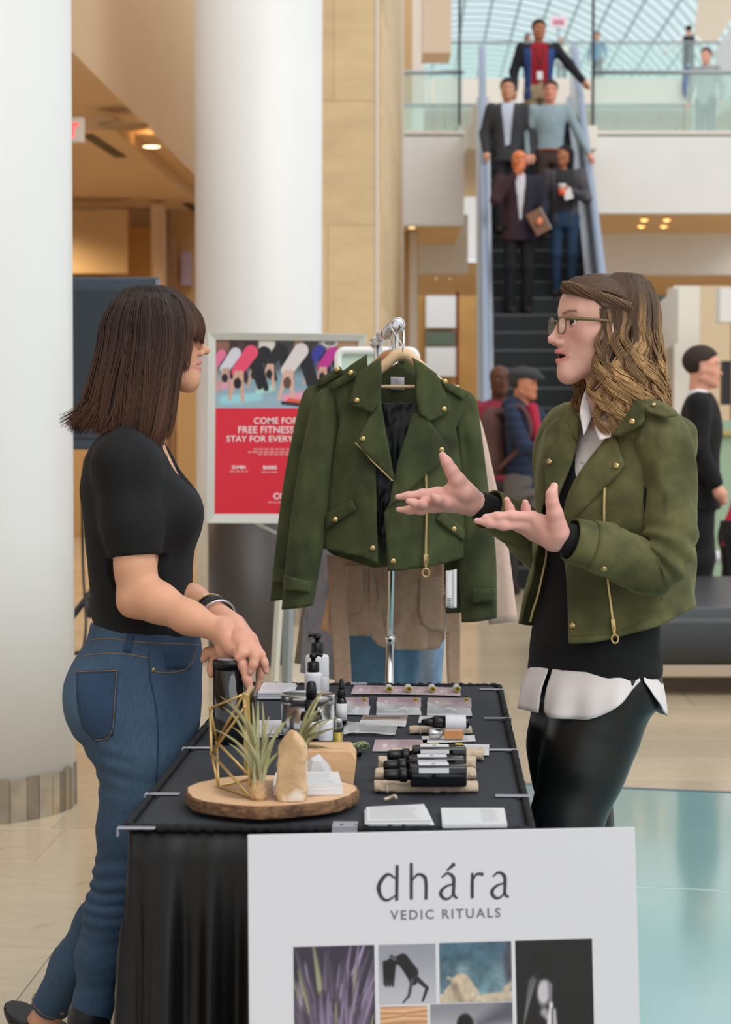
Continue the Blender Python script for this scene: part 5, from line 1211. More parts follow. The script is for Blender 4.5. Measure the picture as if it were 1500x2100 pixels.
# near lapel and collar, far lapel
def jpanel(poly, name, off=.006, th=.0045, bul=None, bv_=None, m=M_suede, par=None, fall=None):
    V_, F_ = conform(poly, bv_ or bjk, 9, off, th, fall, bul); return mobj(name, V_, F_, m, par or jk)
nearlap = jpanel([(1243,884),(1262,890),(1284,955),(1270,975),(1225,1018),(1168,1076),(1158,1062),(1172,1020),(1196,968),(1216,930)], 'lapel', .009, .005, lambda P: .006*np.clip((P[:,0]-1200)/80, 0, 1))
V_, F_ = collar_leaf([(1300,812,4.20),(1322,826,4.155),(1320,858,4.13),(1312,870,4.13),(1268,893,4.175),(1243,886,4.19),(1250,860,4.205),(1278,830,4.21)], .006, .006); nearcol = mobj('collar', V_, F_, M_suede, jk)
V_, F_ = collar_leaf([(1152,866,4.296),(1164,868,4.281),(1184,905,4.251),(1172,950,4.231),(1150,1002,4.221),(1139,1030,4.221),(1124,1012,4.246),(1114,975,4.261),(1111,948,4.271),(1126,936,4.261),(1142,905,4.281)], .005, .004); farlap = mobj('lapel', V_, F_, M_suede, jk)
V_, F_ = collar_leaf([(1152,838,4.335),(1170,832,4.30),(1186,862,4.262),(1183,903,4.250),(1166,884,4.275),(1146,886,4.30),(1146,860,4.322)], .006, .004); farcol = mobj('collar', V_, F_, M_suede, jk)
bl = {}
def snap_at(px, py, bv_, r=.0062, off=.012, par=jk):
    h, n = cast(bv_, px, py)
    if h is not None: n = n + np.array((0,-.5,0)); n /= np.linalg.norm(n); snap(h + n*off, n, M_brass, par, r)
snap_at(1268, 958, bjk, off=.0165, par=nearlap); snap(W(1297,864,4.135), (-.3,-.9,.2), M_brass, nearcol, .0062); snap(W(1127,947,4.256), (-.6,-.8,.1), M_brass, farlap, .0058)
snap_at(1177, 1283, bjk, off=.0055); 
# epaulette
V_, F_ = collar_leaf([(1322,832,4.142),(1346,822,4.148),(1390,850,4.122),(1366,854,4.108),(1330,843,4.128)], .005, .002); ep = mobj('epaulette', V_, F_, M_suede, jk)
snap(W(1341,829,4.136), (-.1,-.6,.8), M_brass, ep, .005)
# zips: near front diagonal zip and far edge zip
def zip_at(pts, off, par, pull=True, r=.0017, bvx=None):
    C_ = spline([(a, b, 0) for a, b in pts], 60); V = []
    for p in C_:
        h, n = cast(bvx or bal, p[0], p[1])
        if h is not None: V.append(h + n*off)
    z = MB().tube(V, r, 6, flat=.6).build('zipper', M_brass, par)
    t = MB()
    for i in range(0, len(V)-1):
        for s_ in (0, .5): c = lerp(V[i], V[i+1], s_); t.box(c-np.array((.0022,.0018,.0008)), c+np.array((.0022,.0010,.0008)))
    t.build('zipper_teeth', M_brass, z if False else par, smooth=False)
    if pull:
        e = V[-1]; d = V[-1]-V[-2]; d /= np.linalg.norm(d); R_ = frame((0,-1,0), d)
        p_ = MB(); p_.box((-.004,-.0045,0), (.020,.0045,.006), R_, e); p_.box((.018,-.003,.002), (.030,.003,.005), R_, e)
        p_.tube([e + R_ @ np.array((.037 + .0085*math.cos(a), .0068*math.sin(a), .0035)) for a in np.linspace(0, 2*PI, 17)[:-1]], .0024, 6, closed=True); p_.build('zipper_pull', M_brass, par, bevel=.0008)
zip_at([(1243,1000),(1242,1040),(1241,1090),(1246,1180),(1253,1240),(1257,1272)], .0068, jk, bvx=bjk)
zip_at([(1113,1110),(1116,1140),(1108,1180),(1099,1220),(1088,1255),(1084,1274)], .0062, jk, False, .0015, bjk)
part(conline([(1175,1303),(1262,1296),(1340,1264)], bjk, .0012, .0044), 'hem_seam', M_suede, jk)
part(conline([(1350,1205),(1362,1232),(1378,1250)], bal, .0012, .0004), 'side_seam', M_suede, jk)
# glasses
M_frame = mat('glasses_frame', srgb(112,92,62), .3); M_lens = glassmat('lens_glass', (.96,.97,.97), .88, .02)
gl_ = thing('eyeglasses', 'thin olive-brown glasses on the wavy-haired woman', 'glasses', RH_O)
def hl(x, y, z): return RH_O + RH_R @ (np.array((x, y, z))*RHs)
for q in (1, -1):
    sq = lambda v: math.copysign(abs(v)**.72, v)
    pts = [hl(.0970 - .003*((.0315*q+.0195*sq(math.cos(a)))*q/.055)**2, .0300*q + .0195*sq(math.cos(a)), -.0085 + .0168*sq(math.sin(a))) for a in np.linspace(0, 2*PI, 41)[:-1]]
    MB().tube(pts, .0017, 6, closed=True).build('rim', M_frame, gl_)
    MB().add(pts, [tuple(range(len(pts)))]).build('lens', M_lens, gl_, smooth=False)
    MB().tube([hl(.0945, .0490*q, .004), hl(.086, .0640*q, .0045), hl(.04, .0735*q, .003), hl(.0, .078*q, .001)], .0024, 6, flat=1.5).build('temple_arm', M_frame, gl_)
MB().tube([hl(.0970, .0105, -.001), hl(.0995, 0, .0010), hl(.0970, -.0105, -.001)], .0015, 6).build('bridge', M_frame, gl_)
# hair: waves with light ends
rowsRH = [(559,1296,1258,.012),(562,1308,1240,.032),(572,1324,1205,.052),(590,1338,1176,.068),(615,1348,1160,.080),(650,1355,1150,.084),(690,1354,1150,.086),(740,1357,1155,.091),(790,1362,1160,.097),(840,1366,1165,.101),(900,1362,1175,.100)]
prR = hair_prof(rowsRH, 4.285, -1); cxR = (np.array([zr(900), zr(700), zr(560)]), np.array([W(1268,0,4.285)[0], W(1256,0,4.285)[0], W(1272,0,4.285)[0]]))
zq = lambda py: W(0, py, 4.285)[2]
def R_start(a): return np.zeros_like(a)
S_ = 3300; N_ = 23; rh = np.random.RandomState(21)
deg = rh.uniform(54, 306, S_); deg[:1500] = rh.uniform(52, 120, 1500); deg = np.where(deg > 180, deg-360, deg)
thr = np.radians(deg); NLk = 54; lockid = np.floor((thr+PI)/(2*PI)*NLk + .25*np.sin(thr*17)); lk = (np.sin(lockid*78.233+1)*43758.5453) % 1; lk2 = (np.sin(lockid*39.425+2)*24634.6345) % 1
lc = (lockid+.5)/NLk*2*PI - PI; a_ = np.abs(deg)
ze = spl1([50, 75, 95, 130, 180], [zq(872), zq(884), zq(878), zq(850), zq(838)], a_) + (lk-.5)*.035 + rh.normal(0, .006, S_)
zt = zq(561) - .006*rh.rand(S_); t_ = np.linspace(0, 1, N_)[None, :]; Z = zt[:, None] + (ze-zt)[:, None]*t_**.85
# strands of the front swing back from the parting before they fall
thx = thr[:, None] + np.sign(thr)[:, None]*.20*np.exp(-((t_-.30)/.16)**2)*np.clip((100-a_)/40, 0, 1)[:, None]
gat = np.clip((t_-.35)/.4, 0, 1); thx = thx*(1-gat*.5) + (lc[:, None] + .4*(thx-lc[:, None]))*gat*.5
wl = 5.2 + 2.2*lk[:, None]; ph_ = lk2[:, None]*6.28 + rh.normal(0, .16, (S_, 1)); wamp = np.clip((t_-.22)/.45, 0, 1)*(.16 + .12*lk2[:, None])
thx = thx + wamp*np.sin(wl*t_*PI + ph_) ; rr_ = (1 - .25*rh.rand(S_)**2)[:, None]*(1 + .075*np.clip((t_-.25)/.4, 0, 1)*np.cos(wl*t_*PI + ph_ + .6)) - .02
Pr = hair_pt(prR, cxR, 4.285, yb, thx, Z, rr_)
Pr += rh.normal(0, .0016, (S_, 1, 3))*t_[..., None]
Rd = (.0009 + .0007*rh.rand(S_))[:, None]*np.clip(1.1 - t_**5*.9, .15, 1)
Vs, Qs = tubes(Pr, Rd, 3)
mixb = np.clip((t_-.30)/.5 + .5*(lk2[:, None]-.5) + .18*(rh.rand(S_, 1)-.5), 0, 1); streak = ((lk > .72) | (rh.rand(S_) < .10))[:, None]*.5*np.clip((t_-.06)/.2, 0, 1); mixb = np.clip(mixb + streak, 0, 1)
k0 = np.array(srgb(90,70,56)); k1 = np.array(srgb(160,122,82)); k2 = np.array(srgb(214,174,122)); cc = k0*(1-mixb[..., None]) + (k1*(1-lk[:, None, None]*.6) + k2*lk[:, None, None]*.6)*mixb[..., None]; cc = cc*(.75+.45*rh.rand(S_, 1, 1))
cS = np.repeat(cc.reshape(-1, 3), 3, axis=0)
# strands over the top and the sweep from the forehead back
S2 = 900; y0 = rh.uniform(-1, 1, S2); N2 = 14; P2 = np.zeros((S2, N2, 3)); t2 = np.linspace(0, 1, N2)
for i in range(S2):
    s_ = y0[i]; st_ = np.array((.073 - .022*s_*s_ - .0*abs(s_), .058*s_, .066 - .014*s_*s_)); en = np.array((-.045, .074*(1 if s_ >= 0 else -1), .030 + .02*rh.rand())); mid = np.array((.028, .052*s_ + .016*(1 if s_ >= 0 else -1), .097 - .028*abs(s_)))
    L3 = (1-t2)[:, None]**2*st_ + 2*((1-t2)*t2)[:, None]*mid*1.04 + t2[:, None]**2*en; P2[i] = L3
Pf = P2.reshape(-1, 3)
for _k in range(3):
    d0 = rhd(Pf); g_ = np.stack([rhd(Pf + e) - d0 for e in np.eye(3)*.001], -1); g_ /= np.linalg.norm(g_, axis=1)[:, None] + 1e-9; Pf = Pf + g_*(.0072 + .002*np.repeat(rh.rand(S2), N2) - d0)[:, None]
P2 = (RH_O + (Pf*RHs) @ RH_R.T).reshape(S2, N2, 3)
V5, Q5 = tubes(P2, np.full((S2, N2), .0014)*np.clip(1.1-t2**4, .3, 1)[None], 3); c5_ = np.repeat(np.tile(k0*1.05, (S2*N2, 1))*(.8+.45*np.repeat(rh.rand(S2), N2)[:, None]), 3, axis=0)
# twisted front lock on the near side
tw = spline([(.086,.010,.070),(.078,.036,.066),(.058,.058,.058),(.030,.071,.049),(.000,.078,.040),(-.030,.082,.030)], 40); S3 = 200; P3 = np.zeros((S3, 40, 3)); Tw = np.gradient(tw, axis=0); Tw /= np.linalg.norm(Tw, axis=1)[:, None]
for i in range(S3):
    a0 = 2*PI*rh.rand() ; rr0 = .0125*math.sqrt(rh.rand()); s_ = np.linspace(0, 1, 40); an_ = a0 + s_*5.2
    for j in range(40):
        Fm = frame(Tw[j], (0,0,1)); P3[i, j] = RH_O + RH_R @ ((tw[j] + rr0*(1.05-.35*s_[j])*(math.cos(an_[j])*Fm[:,0]*1.0 + math.sin(an_[j])*Fm[:,1]*.75))*RHs)
V6, Q6 = tubes(P3, np.full((S3, 40), .0013), 3); c6_ = np.repeat(np.tile(np.array(srgb(112,86,66)), (S3*40, 1))*(.7+.6*np.repeat(rh.rand(S3), 40)[:, None]), 3, axis=0)
nt, nz = 80, 40; hv = []
tg = np.linspace(math.radians(60), math.radians(300), nt); hul = np.zeros((nt, nz, 3))
for i, a in enumerate(tg):
    aa = a if a <= PI else a-2*PI; hul[i] = hair_pt(prR, cxR, 4.285, yb, np.full(nz, aa), np.linspace(zq(559), zq(845), nz), .86)
V7 = hul.reshape(-1, 3); Q7 = grid_faces(nt, nz)
cap = SDF(); cap.ops.append((lambda p: rhd(p) - .006, 0, False)); cap.fn(lambda p, d: np.maximum(d, .026 + .85*np.clip(p[:,0]-.024, 0, 1) - p[:,2] - .6*np.clip(-p[:,0]-.0, 0, .1)))
V8, Q8 = surfnet(cap, (-.13,-.1,-.06), (.11,.1,.125), .004); V8 = RH_O + (V8*RHs) @ RH_R.T
V_, Q_ = join((Vs, Qs), (V5, Q5), (V6, Q6), (V7, Q7), (V8, Q8)); mobj('hair', V_, Q_, M_hair, Rw, col=np.vstack((cS, c5_, c6_, np.tile(np.array(srgb(66,50,38)), (len(V7), 1)), np.tile(k0*.9, (len(V8), 1)))))
# ------------------------------------------------------------------ clothes rack, hangers, garments
M_chrome = mat('chrome', srgb(214,214,216), .12, metal=1.0)
M_hang = mat('hanger_wood', srgb(222,190,150), .45, var=.08, vs=30, stretch=(1,1,6))
M_hang2 = mat('hanger_wood_dark', srgb(196,140,96), .45, var=.08, vs=30)
YJ = 5.30
rk = thing('clothes_rack', 'chrome single rail clothes rack holding the hanging jackets', 'clothes rack', (W(806, 1000, 5.42)[0], 5.7, 0))
ra = W(815, 667, 5.36); rb = np.array((ra[0]-.05, 6.45, ra[2]))
MB().tube([ra, rb], .0165, 18).build('rail', M_chrome, rk)
for e, d in ((ra, -1), (rb, 1)):
    MB().lathe([(.0002,.008),(.012,.0075),(.0195,.004),(.0205,0),(.0205,-.02),(.017,-.022)], e, 22, frame((ra-rb)*(1 if d < 0 else -1))).build('end_cap', M_chrome, rk)
def rail_at(y): t = (y-ra[1])/(rb[1]-ra[1]); return lerp(ra, rb, t)
pt = rail_at(5.42); pb = W(799, 1400, 5.42); fl_z = pt + (pb-pt)*(pt[2]-.06)/(pt[2]-pb[2])
mid = lerp(pt, fl_z, .52)
MB().tube([pt, mid], .0088, 12).build('upright', M_chrome, rk); MB().tube([mid, fl_z], .0112, 12).build('upright', M_chrome, rk); MB().lathe([(.0125,-.01),(.0135,0),(.0125,.01)], mid, 14).build('collar', M_chrome, rk)
MB().tube([rail_at(5.39)+np.array((.018,0,-.01)), rail_at(5.39)+np.array((.018,0,-.10))], .004, 8).build('clip_rod', M_chrome, rk)
p2 = rail_at(6.35); MB().tube([p2, (p2[0], p2[1], .06)], .0112, 12).build('upright', M_chrome, rk)
MB().tube([fl_z, (p2[0], p2[1], .06)], .011, 10).build('base_bar', M_chrome, rk)
for q in (fl_z, np.array((p2[0], p2[1], .06))):
    MB().tube([q + np.array((-.26,0,0)), q + np.array((.26,0,0))], .011, 10).build('foot', M_chrome, rk)
    for s_ in (-1, 1): MB().lathe([(.004,-.012),(.028,-.011),(.03,0),(.028,.011),(.004,.012)], q + np.array((s_*.25,0,-.03)), 16, frame((0,1,0))).build('caster', M_dark, rk)
CP = lambda x, y: (560 + x/2.692, 640 + y/2.692)      # crop to frame
CPS = lambda L: [CP(*p) for p in L]
XC = CP(688, 0)[0]
def gdepth(Y, hw, curv):
    return lambda P: Y + curv*np.clip(np.abs(P[:,0]-XC)/hw, 0, 1.15)**2.2
def gpanel(name, poly, m, par, Y=YJ, hw=150, curv=.07, off=0., th=.004, step=8, wr=.004, ws=26., seed=0, extra=None):
    "garment panel outlined in the frame, hung at its real depth with body curvature and soft folds"
    P, Fc = poly_mesh(poly, step); Yd = gdepth(Y, hw, curv)(P) - off
    if wr: Yd = Yd + wr*fbm(np.stack((P[:,0]/ws, P[:,1]/(ws*3.2), np.full(len(P), seed+.3)), -1), 2)
    if extra is not None: Yd = Yd + extra(P)
    V = np.array([W(p[0], p[1], y) for p, y in zip(P, Yd)])
    Fo = [f if np.cross(V[f[1]]-V[f[0]], V[f[2]]-V[f[0]])[1] < 0 else tuple(f[::-1]) for f in Fc]
    V2q, F2q = shell(V, Fo, th); return mobj(name, V2q, F2q, m, par), (V, Fo)
def hanger(y, label, m=M_hang, dx=0., top=None, group='wooden coat hangers', drop=0.0, hw=.150):
    r = rail_at(y); nk = r + np.array((dx, 0, -.062-drop)); t = thing('coat_hanger', label, 'hanger', nk, group)
    h = [r + np.array((.0185*math.cos(a), 0, .0185*math.sin(a))) for a in np.linspace(math.radians(-35), math.radians(215), 14)]
    h = [r + np.array((.0185*math.cos(a), 0, .0185*math.sin(a))) for a in np.linspace(math.radians(-30), math.radians(230), 16)] + [r + np.array((-.004,0,-.028)), nk + np.array((0,0,.01)), nk]
    MB().tube(spline(h, 50), .0018, 8).build('hook', M_chrome, t)
    for s_ in (-1, 1):
        c = spline([nk + np.array((0,0,-.012)), nk + np.array((s_*.018,0,-.018)), nk + np.array((s_*.045,.002,-.042)), nk + np.array((s_*.10,.010,-.088)), nk + np.array((s_*hw,.03,-.118))], 24)
        MB().tube(c, np.linspace(.0165, .0095, 24), 10, flat=1.0).build('arm', m, t)
    MB().tube([nk + np.array((-.15,.01,-.098)), nk + np.array((.15,.01,-.098))], .0045, 8).build('bar', m, t)
    return t, nk
YJh = YJ + .045
hanger(YJh, 'front pale wooden hanger holding the nearest green suede jacket', dx=.012)
# ---- the green suede jacket in front
jt = thing('suede_jacket', 'green suede biker jacket hanging nearest, with open lapels and gold zips', 'jacket', W(812, 1165, YJ), 'green suede jackets on the rack')
def jp(name, L, m=M_suede2, par=jt, **kw): return gpanel(name, CPS(L), m, par, **kw)
jp('back', [(597,330),(690,282),(795,340),(900,350),(1000,420),(1070,480),(1045,900),(1058,1330),(850,1385),(560,1412),(330,1340),(275,1290),(325,850),(345,480),(450,380)], M_suede2, Y=YJ+.105, curv=.0, wr=.004)
jp('lining', [(597,500),(795,500),(880,700),(860,1200),(600,1300),(545,1000),(560,700)], M_lin, Y=YJ+.098, curv=0, wr=.006, ws=9, step=7)
lf, (lfV, lfF) = jp('front_panel', [(590,262),(545,300),(460,340),(330,410),(345,480),(368,600),(330,850),(300,1050),(283,1180),(268,1302),(380,1330),(500,1352),(580,1392),(576,1200),(570,1000),(565,830),(600,780),(600,500)], hw=165, curv=.085, seed=1)
rf, (rfV, rfF) = jp('front_panel', [(790,262),(860,310),(950,390),(1070,478),(1050,560),(1012,640),(1040,850),(1055,1100),(1062,1355),(960,1385),(850,1410),(735,1425),(635,1430),(628,1300),(615,1110),(640,1060),(700,880),(780,640)], hw=165, curv=.085, seed=2)
bfr = bvh_of(*[np.vstack((lfV, rfV)), [list(f) for f in lfF] + [[i+len(lfV) for i in f] for f in rfF]])
lap, _ = jp('lapel', [(548,556),(590,470),(605,560),(640,760),(668,905),(664,930),(612,878),(560,830),(500,768),(456,716),(500,640)], hw=165, curv=.085, off=.014, th=.006, extra=lambda P: -.006*np.clip((CP(560,0)[0]-P[:,0])/30, 0, 1), seed=3)
col_, _ = jp('collar', [(596,248),(560,272),(500,312),(462,342),(440,430),(420,508),(485,533),(548,556),(592,480),(600,340)], hw=165, curv=.085, off=.022, th=.006, wr=.002, seed=4)
lap2, _ = jp('lapel', [(800,555),(865,603),(920,672),(972,750),(930,828),(840,905),(740,1000),(650,1065),(640,1085),(664,930),(690,820),(735,680),(770,560)], hw=165, curv=.085, off=.014, th=.006, extra=lambda P: -.006*np.clip((P[:,0]-CP(780,0)[0])/50, 0, 1), seed=5)
col2, _ = jp('collar', [(772,250),(830,284),(905,340),(950,440),(992,546),(930,574),(865,605),(808,558),(790,460),(796,345)], hw=165, curv=.085, off=.022, th=.006, wr=.002, seed=6)
for L, nm in (([(305,398),(440,318),(462,348),(455,362),(328,430)], 'epaulette'), ([(935,372),(1083,440),(1052,482),(948,418)], 'epaulette'), ([(298,1112),(432,1036),(458,1090),(372,1146),(284,1204)], 'pocket_flap'), ([(925,1090),(990,1142),(1060,1202),(1058,1264),(985,1212),(905,1145)], 'pocket_flap')):
    jp(nm, L, hw=165, curv=.085, off=.011, th=.006, wr=.0015)
for x, y, o_ in ((430,335,.017),(464,487,.025),(498,700,.024),(950,383,.018),(945,535,.025),(931,760,.024),(345,1145,.016),(1000,1198,.016),(551,1303,.004),(664,1375,.004)):
    p = CP(x, y); P_ = np.array([p]); y_ = gdepth(YJ, 165, .085)(P_)[0] - o_; snap(W(p[0], p[1], y_), (0,-1,0), M_brass, jt, .0068)
def gzip(L, off, n=60, r=.0022, pull=True):
    C_ = spline([(*CP(*p), 0) for p in L], n); Yd = gdepth(YJ, 165, .085)(C_) - off; V = [W(p[0], p[1], y) for p, y in zip(C_, Yd)]
    z = MB().tube(V, r, 6).build('zipper', M_brass, jt); t = MB()
    for i in range(n-1): c = V[i]; t.box(c-np.array((.0032,.0030,.0010)), c+np.array((.0032,.0,.0010)))
    t.build('zipper_teeth', M_brass, z, smooth=False)
    if pull:
        e = V[-1]; R_ = frame((0,-1,0), (0,0,-1)); p_ = MB(); p_.box((-.004,-.006,0), (.022,.006,.007), R_, e); p_.box((.02,-.003,.002), (.034,.003,.005), R_, e)
        p_.tube([e + R_ @ np.array((.044 + .011*math.cos(a), .009*math.sin(a), .0035)) for a in np.linspace(0, 2*PI, 17)[:-1]], .003, 6, closed=True); p_.build('zipper_pull', M_brass, jt, bevel=.0008)
gzip([(845,890),(849,1000),(850,1100),(846,1250),(845,1345)], .008); gzip([(460,722),(510,772),(562,832),(612,880),(664,932)], .012, pull=False)
def ell_sleeve(Lc, hw_, par, m, Y, name='sleeve', flatd=.62, seg=70, n=44, seed=0, dY=0.):
    "hanging sleeve: centre line and half widths in the frame"
    C_ = spline([(*CP(*p), 0) for p in Lc], seg); hwv = spl1(np.linspace(0, 1, len(hw_)), np.array(hw_)/2.692, np.linspace(0, 1, seg)); V = np.zeros((n, seg, 3))
    for i in range(seg):
        s = Y/F; 
        for k in range(n):
            a = 2*PI*k/n; t = i/(seg-1); w = 1 + .07*math.sin(3*a + 5*t + seed) + .05*math.sin(5*a - 9*t)
            c = W(C_[i,0], C_[i,1], Y + dY*t); fold = .004*vn1(a*1.6+seed, t*7, 2.2)
            V[k, i] = c + np.array((hwv[i]*s*math.cos(a), (hwv[i]*s*flatd*w + fold)*math.sin(a), 0)) + np.array((0, 0, .006*math.cos(a)))
    V2q, F2q = shell(V.reshape(-1, 3), [tuple(f) for f in grid_faces(n, seg, True)], .004); 
    return mobj(name, V2q, F2q, m, par)
ys_ = YJ + .075
s1 = ell_sleeve([(312,420),(300,470),(275,640),(225,950),(180,1300),(135,1630)], [38,62,82,92,92,80], jt, M_suede2, ys_, seed=1)
s2 = ell_sleeve([(1046,455),(1062,510),(1080,680),(1108,1000),(1130,1350),(1140,1700)], [34,56,64,76,94,90], jt, M_suede2, ys_, seed=2)
gpanel('cuff_strap', CPS([(62,1453),(212,1488),(207,1548),(56,1532)]), M_suede2, s1, Y=ys_-.052, hw=400, curv=0, th=.005, wr=.002, extra=lambda P: .028*np.abs((P[:,0]-CP(135,0)[0])/28)**3); gpanel('cuff_strap', CPS([(1097,1532),(1236,1524),(1234,1600),(1097,1606)]), M_suede2, s2, Y=ys_-.052, hw=400, curv=0, th=.005, wr=.002, extra=lambda P: .028*np.abs((P[:,0]-CP(1145,0)[0])/36)**3)
a = CP(650,357); b = CP(726,430); gp, _ = gpanel('neck_label', [a, (b[0], a[1]+1), b, (a[0], b[1]-1)], mat('label_lilac', srgb(196,194,206), .6), jt, Y=YJ+.098, curv=0, th=.001, wr=0)
part(MB().tube([W(*CP(668,372), YJ+.096), W(*CP(712,414), YJ+.096)], .0005, 4), 'label_mark', mat('label_ink', srgb(150,146,160), .6), gp); part(MB().tube([W(*CP(690,366), YJ+.096), W(*CP(690,420), YJ+.096)], .0005, 4), 'label_mark', MT['label_ink'], gp)
# price tag
tg_ = thing('price_tag', 'white folded price tag hanging under the green jacket hem', 'tag', W(*CP(985,1635), YJ+.03)); a = CP(955,1428); b = CP(1015,1635)
gpanel('card', [a, (b[0]-9, a[1]-1), (b[0]-9, b[1]), (a[0], b[1]-2)], mat('tag_white', srgb(228,228,230), .5), tg_, Y=YJ+.03, curv=0, th=.001, wr=0); gpanel('card', [(b[0]-9, a[1]-1), (b[0], a[1]-3), (b[0], b[1]-1), (b[0]-9, b[1])], MT['tag_white'], tg_, Y=YJ+.034, curv=0, th=.001, wr=0)
MB().tube([W(a[0]+8, a[1]+2, YJ+.028), W(a[0]+10, a[1]-32, YJ+.03)], .0006, 4).build('string', M_dark, tg_)
for k in range(5): MB().box(*(lambda p: (p-np.array((.006-.001*(k % 2),.0004,.0007)), p+np.array((.006,.0004,.0007))))(W(a[0]+7, b[1]-20+k*4, YJ+.0285))).build('handwriting', M_ink2, tg_, smooth=False)
# ---- second green jacket just behind (own copy of every part)
j2 = copy_tree(jt, None, Vector(jt.location) + Vector((-.036, .13, .012))); j2['label'] = 'second green suede jacket hanging right behind the front one'
hanger(YJh+.13, 'second wooden hanger right behind the front hanger', M_hang2, dx=-.008)
# ---- coats further back
M_tanw = mat('tan_wool', srgb(192,160,138), .9, var=.08, vs=60, bump=.3, bs=500, sheen=.2); M_greyw = mat('grey_wool', srgb(150,148,160), .9, var=.1, vs=60, bump=.3, bs=500, sheen=.2)
M_bluew = mat('blue_wool', srgb(84,118,146), .85, var=.1, vs=60, bump=.3, bs=400); M_pinkw = mat('pink_beige_wool', srgb(206,178,164), .9, var=.06, vs=60, bump=.3, bs=500, sheen=.2); M_camel = mat('camel_cotton', srgb(200,158,114), .8, var=.06, vs=40)
M_olive = mat('olive_beige_wool', srgb(134,124,110), .9, var=.08, vs=50); M_pale = mat('pale_blue_cotton', srgb(128,156,184), .8, var=.06, vs=50)
def coat(name, label, m, Y, body, sl=None, slw=None, hang=None, hm=M_hang2, hl_=None, wr=.012, extra=()):
    t = thing(name, label, 'coat', W(*CP(688, 1500), Y)*np.array((1,1,0)) + np.array((0,0,W(*CP(688, max(p[1] for p in body)), Y)[2])), 'coats on the rack')
    b_, _ = gpanel('body', CPS(body), m, t, Y=Y-.02, hw=170, curv=.05, wr=wr, ws=14, step=12, seed=Y); gpanel('back', CPS(body), m, t, Y=Y+.07, hw=170, curv=-.02, wr=wr, ws=14, step=14, seed=Y+3)
    for L, w_ in zip(sl or [], slw or []): ell_sleeve(L, w_, t, m, Y+.025, seed=Y, seg=40, n=28)
    if hl_: hanger(Y+.02, hl_, hm)
    return t
tc_ = coat('wool_coat', 'tan wool coat with patch pockets and long hanging belt', M_tanw, 5.66, [(640,300),(720,300),(930,420),(960,900),(950,1400),(950,1800),(915,1858),(860,1868),(640,1862),(580,1840),(540,1790),(530,1730),(525,1790),(400,1786),(300,1760),(330,1300),(360,900),(420,420)], hl_='third wooden hanger carrying the tan wool coat')
gpanel('patch_pocket', CPS([(815,1462),(948,1462),(948,1765),(862,1752),(822,1715),(808,1660)]), M_tanw, tc_, Y=5.66, hw=170, curv=.05, off=.03, th=.006, wr=.002)
gpanel('patch_pocket', CPS([(400,1400),(500,1400),(498,1600),(470,1662),(400,1672)]), M_tanw, tc_, Y=5.66, hw=170, curv=.05, off=.03, th=.006, wr=.002)
gpanel('belt', CPS([(295,1340),(392,1360),(415,1700),(437,2120),(345,2120),(322,1700)]), M_tanw, tc_, Y=5.60, hw=200, curv=.03, off=.0, th=.006, wr=.003, seed=9); gpanel('belt', CPS([(948,1560),(1034,1600),(1036,2120),(966,2120)]), M_tanw, tc_, Y=5.64, hw=200, curv=.0, th=.006, wr=.003, seed=10)
gpanel('facing', CPS([(535,1400),(548,1400),(640,1860),(585,1842),(545,1795),(530,1720)]), M_tanw, tc_, Y=5.64, hw=170, curv=.0, th=.006, wr=.002)
coat('cotton_coat', 'camel cotton coat edge showing left of the tan belt', M_camel, 5.80, [(640,310),(720,310),(900,420),(920,1400),(900,1700),(420,1740),(330,1782),(268,1752),(310,1560),(345,1300),(400,500)])
coat('denim_coat', 'blue coat hanging behind the tan coat', M_bluew, 5.95, [(640,320),(720,320),(860,420),(870,1500),(780,2130),(430,2130),(400,1500),(430,500)])
coat('wool_coat', 'long lilac grey wool coat at the left of the rack', M_greyw, 6.05, [(640,320),(700,320),(760,420),(560,1300),(470,1700),(430,2060),(330,2030),(150,1990),(170,1700),(235,1400),(300,900),(420,440)], [[(420,430),(300,600),(190,850),(110,1250),(75,1560)]], [[30,60,55,50,45]], hl_='rear wooden hanger carrying the lilac grey coat')
coat('wool_coat', 'olive beige coat edge showing left of the lilac grey coat', M_olive, 6.18, [(640,320),(700,320),(740,420),(420,1500),(260,1960),(118,1938),(150,1700),(220,1300),(320,800),(440,430)])
coat('cotton_coat', 'pale blue garment low on the right behind the tan coat', M_pale, 6.10, [(640,330),(720,330),(900,440),(960,1500),(950,1800),(925,2130),(740,2130),(660,1500),(600,450)])
coat('wool_coat', 'grey blue garment behind the chrome upright', mat('slate_wool', srgb(118,128,142), .9, var=.06, vs=50), 6.02, [(650,330),(720,330),(880,440),(920,1500),(880,2130),(775,2130),(740,1500),(640,450)])
coat('wool_coat', 'pink beige wool coat whose sleeve shows right of the green jackets', M_pinkw, 5.52, [(640,300),(760,300),(1000,430),(1040,700),(1000,1200),(960,1340),(420,1340),(400,700),(440,430)], [[(1030,470),(1090,620),(1150,900),(1215,1250),(1272,1712)]], [[30,52,60,68,72]], hl_='fourth wooden hanger carrying the pink beige coat')
